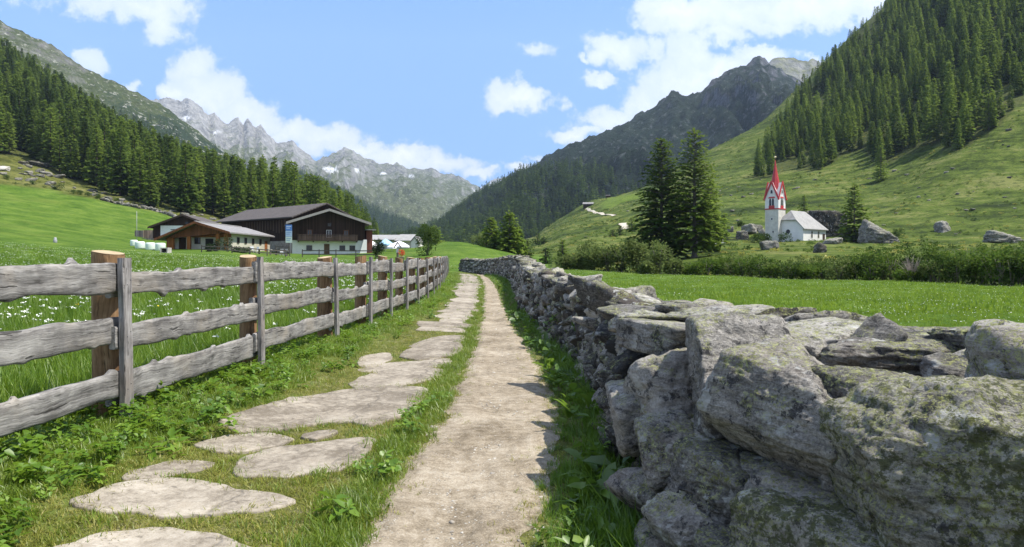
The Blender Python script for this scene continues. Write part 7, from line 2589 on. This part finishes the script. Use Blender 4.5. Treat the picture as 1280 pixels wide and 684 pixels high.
gn_scatter('verge_weeds', rows(x[k_], y[k_], 5, 0.6, 1.25, 25, tilt=0.2), WEED)
x, y = sow(lambda q: (fx(q) - 0.30, xl_(q) + 0.05), (28, 56), lambda d: 9, free, 26, 6000)
gn_scatter('verge_grass', rows(x, y, 4, 1.0, 1.8, 27, tilt=0.18), VERGE)

# grass strip between flagstones and dirt, taller
x, y = sow(lambda q: (xl_(q) - 0.34, xl_(q) + 0.07), (2.4, 34), lambda d: 5200 / (d * d + 24) + 10, lambda x, y: ~on_flag(x, y) & (gnoise(np.stack([x * 1.2, y * 1.2, 0 * x], 1), 63) > -0.30), 31, 12000)
gn_scatter('verge_grass', rows(x, y, 4, 0.6, 1.25, 32, tilt=0.2), VERGE)

# stray blades on the dirt and at its edges
x, y = sow(lambda q: (xl_(q), float(np.interp(q, ER[:, 1], ER[:, 0]))), (2.4, 20), lambda d: 330 if d < 10 else 90,
           lambda x, y: (np.minimum(x - np.interp(y, EL[:, 1], EL[:, 0]), np.interp(y, ER[:, 1], ER[:, 0]) - x) < 0.08 + 0.11 * rgv.normal(0, 1, len(x)) + 0.12 * gnoise(np.stack([x * 2, y * 2, 0 * x], 1), 83)), 33, 16000)
gn_scatter('path_grass', rows(x, y, 4, 0.5, 1.0, 34, 0.012, 0.25), SHORT)

# lush foot of the wall
er = lambda q: float(np.interp(q, ER[:, 1], ER[:, 0]))
x, y = sow(lambda q: (er(q) - 0.05, float(wl(q)) + 0.16), (2.2, 62), lambda d: 6500 / (d * d + 22) + 14, ok, 41, 26000)
near_w = (x - np.interp(y, ER[:, 1], ER[:, 0])) / np.maximum(0.1, np.interp(y, WY, WL) - np.interp(y, ER[:, 1], ER[:, 0]))
rw_ = rows(x, y, 4, 0.45, 1.15, 42, tilt=0.2)
rw_[:, 4] *= 0.35 + 0.65 * np.clip(near_w, 0, 1)
gn_scatter('wall_foot_grass', rw_, SHADE)
x, y = sow(lambda q: (er(q) - 0.02, float(wl(q)) + 0.10), (2.4, 40), lambda d: 620 / (d * d + 22) + 3, lambda x, y: gnoise(np.stack([x, y * 0.8, 0 * x], 1), 65) > -0.15, 43, 4000)
gn_scatter('wall_foot_weeds', rows(x, y, 4, 0.5, 1.1, 44, tilt=0.25), DOCK)
# weeds that cling in the wall's lower joints
x, y = sow(lambda q: (float(wl(q)) + 0.0, float(wl(q)) + 0.16), (4.2, 16), lambda d: 9, ok, 45, 200)
rr = rows(x, y, 4, 0.35, 0.7, 46, tilt=0.4)
rr[:, 2] += np.random.default_rng(4).uniform(0.0, 0.45, len(rr))
gn_scatter('wall_foot_weeds', rr, DOCK)

# pebbles on the dirt
PB = []
for k in range(3):
    P, F = rock_shape(2, np.random.default_rng(70 + k), rough=0.08, nplane=9)
    me = np_mesh('pebble', P * [0.012, 0.009, 0.006], F, True, {'tint': np.full(len(P), 0.4 + 0.3 * k)})
    me.materials.append(plain_mat('pebble_stone', [(0.40, 0.37, 0.32), (0.30, 0.27, 0.23), (0.48, 0.45, 0.40)][k], 0.9, 0.2, 30))
    PB.append(me)
x, y = sow(lambda q: (xl_(q), er(q)), (2.4, 22), lambda d: 160 if d < 8 else 60, ok, 47, 9000)
rr = rows(x, y, 3, 0.35, 1.0, 48, 0.006, 0.2)
rr[np.random.default_rng(2).random(len(rr)) < 0.05, 4] *= 2.0
gn_scatter('gravel', rr, PB)

# low alpine shrubs and tussocks that roughen both slopes
TUS = []
for k, (mt, rz_) in enumerate([(M_ALDER_D, 0.55), (M_ALDER, 0.5), (M_GRASS_SHORT, 0.30)]):
    TUS.append(bush_mesh(0.7, 0.7, rz_, 90, 0.24, np.random.default_rng(400 + k), 3, 'low_shrub'))
    TUS[-1].materials.append(mt)
rgt = np.random.default_rng(71)
def slope_cover(n, xr, yr, test, seed):
    rg = np.random.default_rng(seed)
    x, y = rg.uniform(*xr, n * 5), rg.uniform(*yr, n * 5)
    z = ground_z(x, y)
    px, py = proj(x, y, z)
    lush, forest, dry, hay = zone_masks(x, y, z)
    g = gnoise(np.stack([x / 9, y / 9, 0 * x], 1), 67) + 0.6 * gnoise(np.stack([x / 31, y / 31, 0 * x], 1), 68)
    k = test(px, py, x, y) & (lush < 0.3) & (hay < 0.3) & (g > 0.0)
    x, y = x[k][:n], y[k][:n]
    r = rows(x, y, 3, 0.30, 0.95, seed + 1, -0.05, 0.15)
    r[:, 4] *= 0.6 + 0.6 * rg.random(len(r)) ** 2
    return r


gn_scatter('ground_cover', slope_cover(9000, (-10, 420), (62, 560), lambda px, py, x, y: (px > 660) & (px < 1320) & (py > 100), 72), TUS)
gn_scatter('ground_cover', slope_cover(1300, (-260, -20), (120, 300), lambda px, py, x, y: (px > -40) & (px < 480) & (py > 190), 74), TUS)
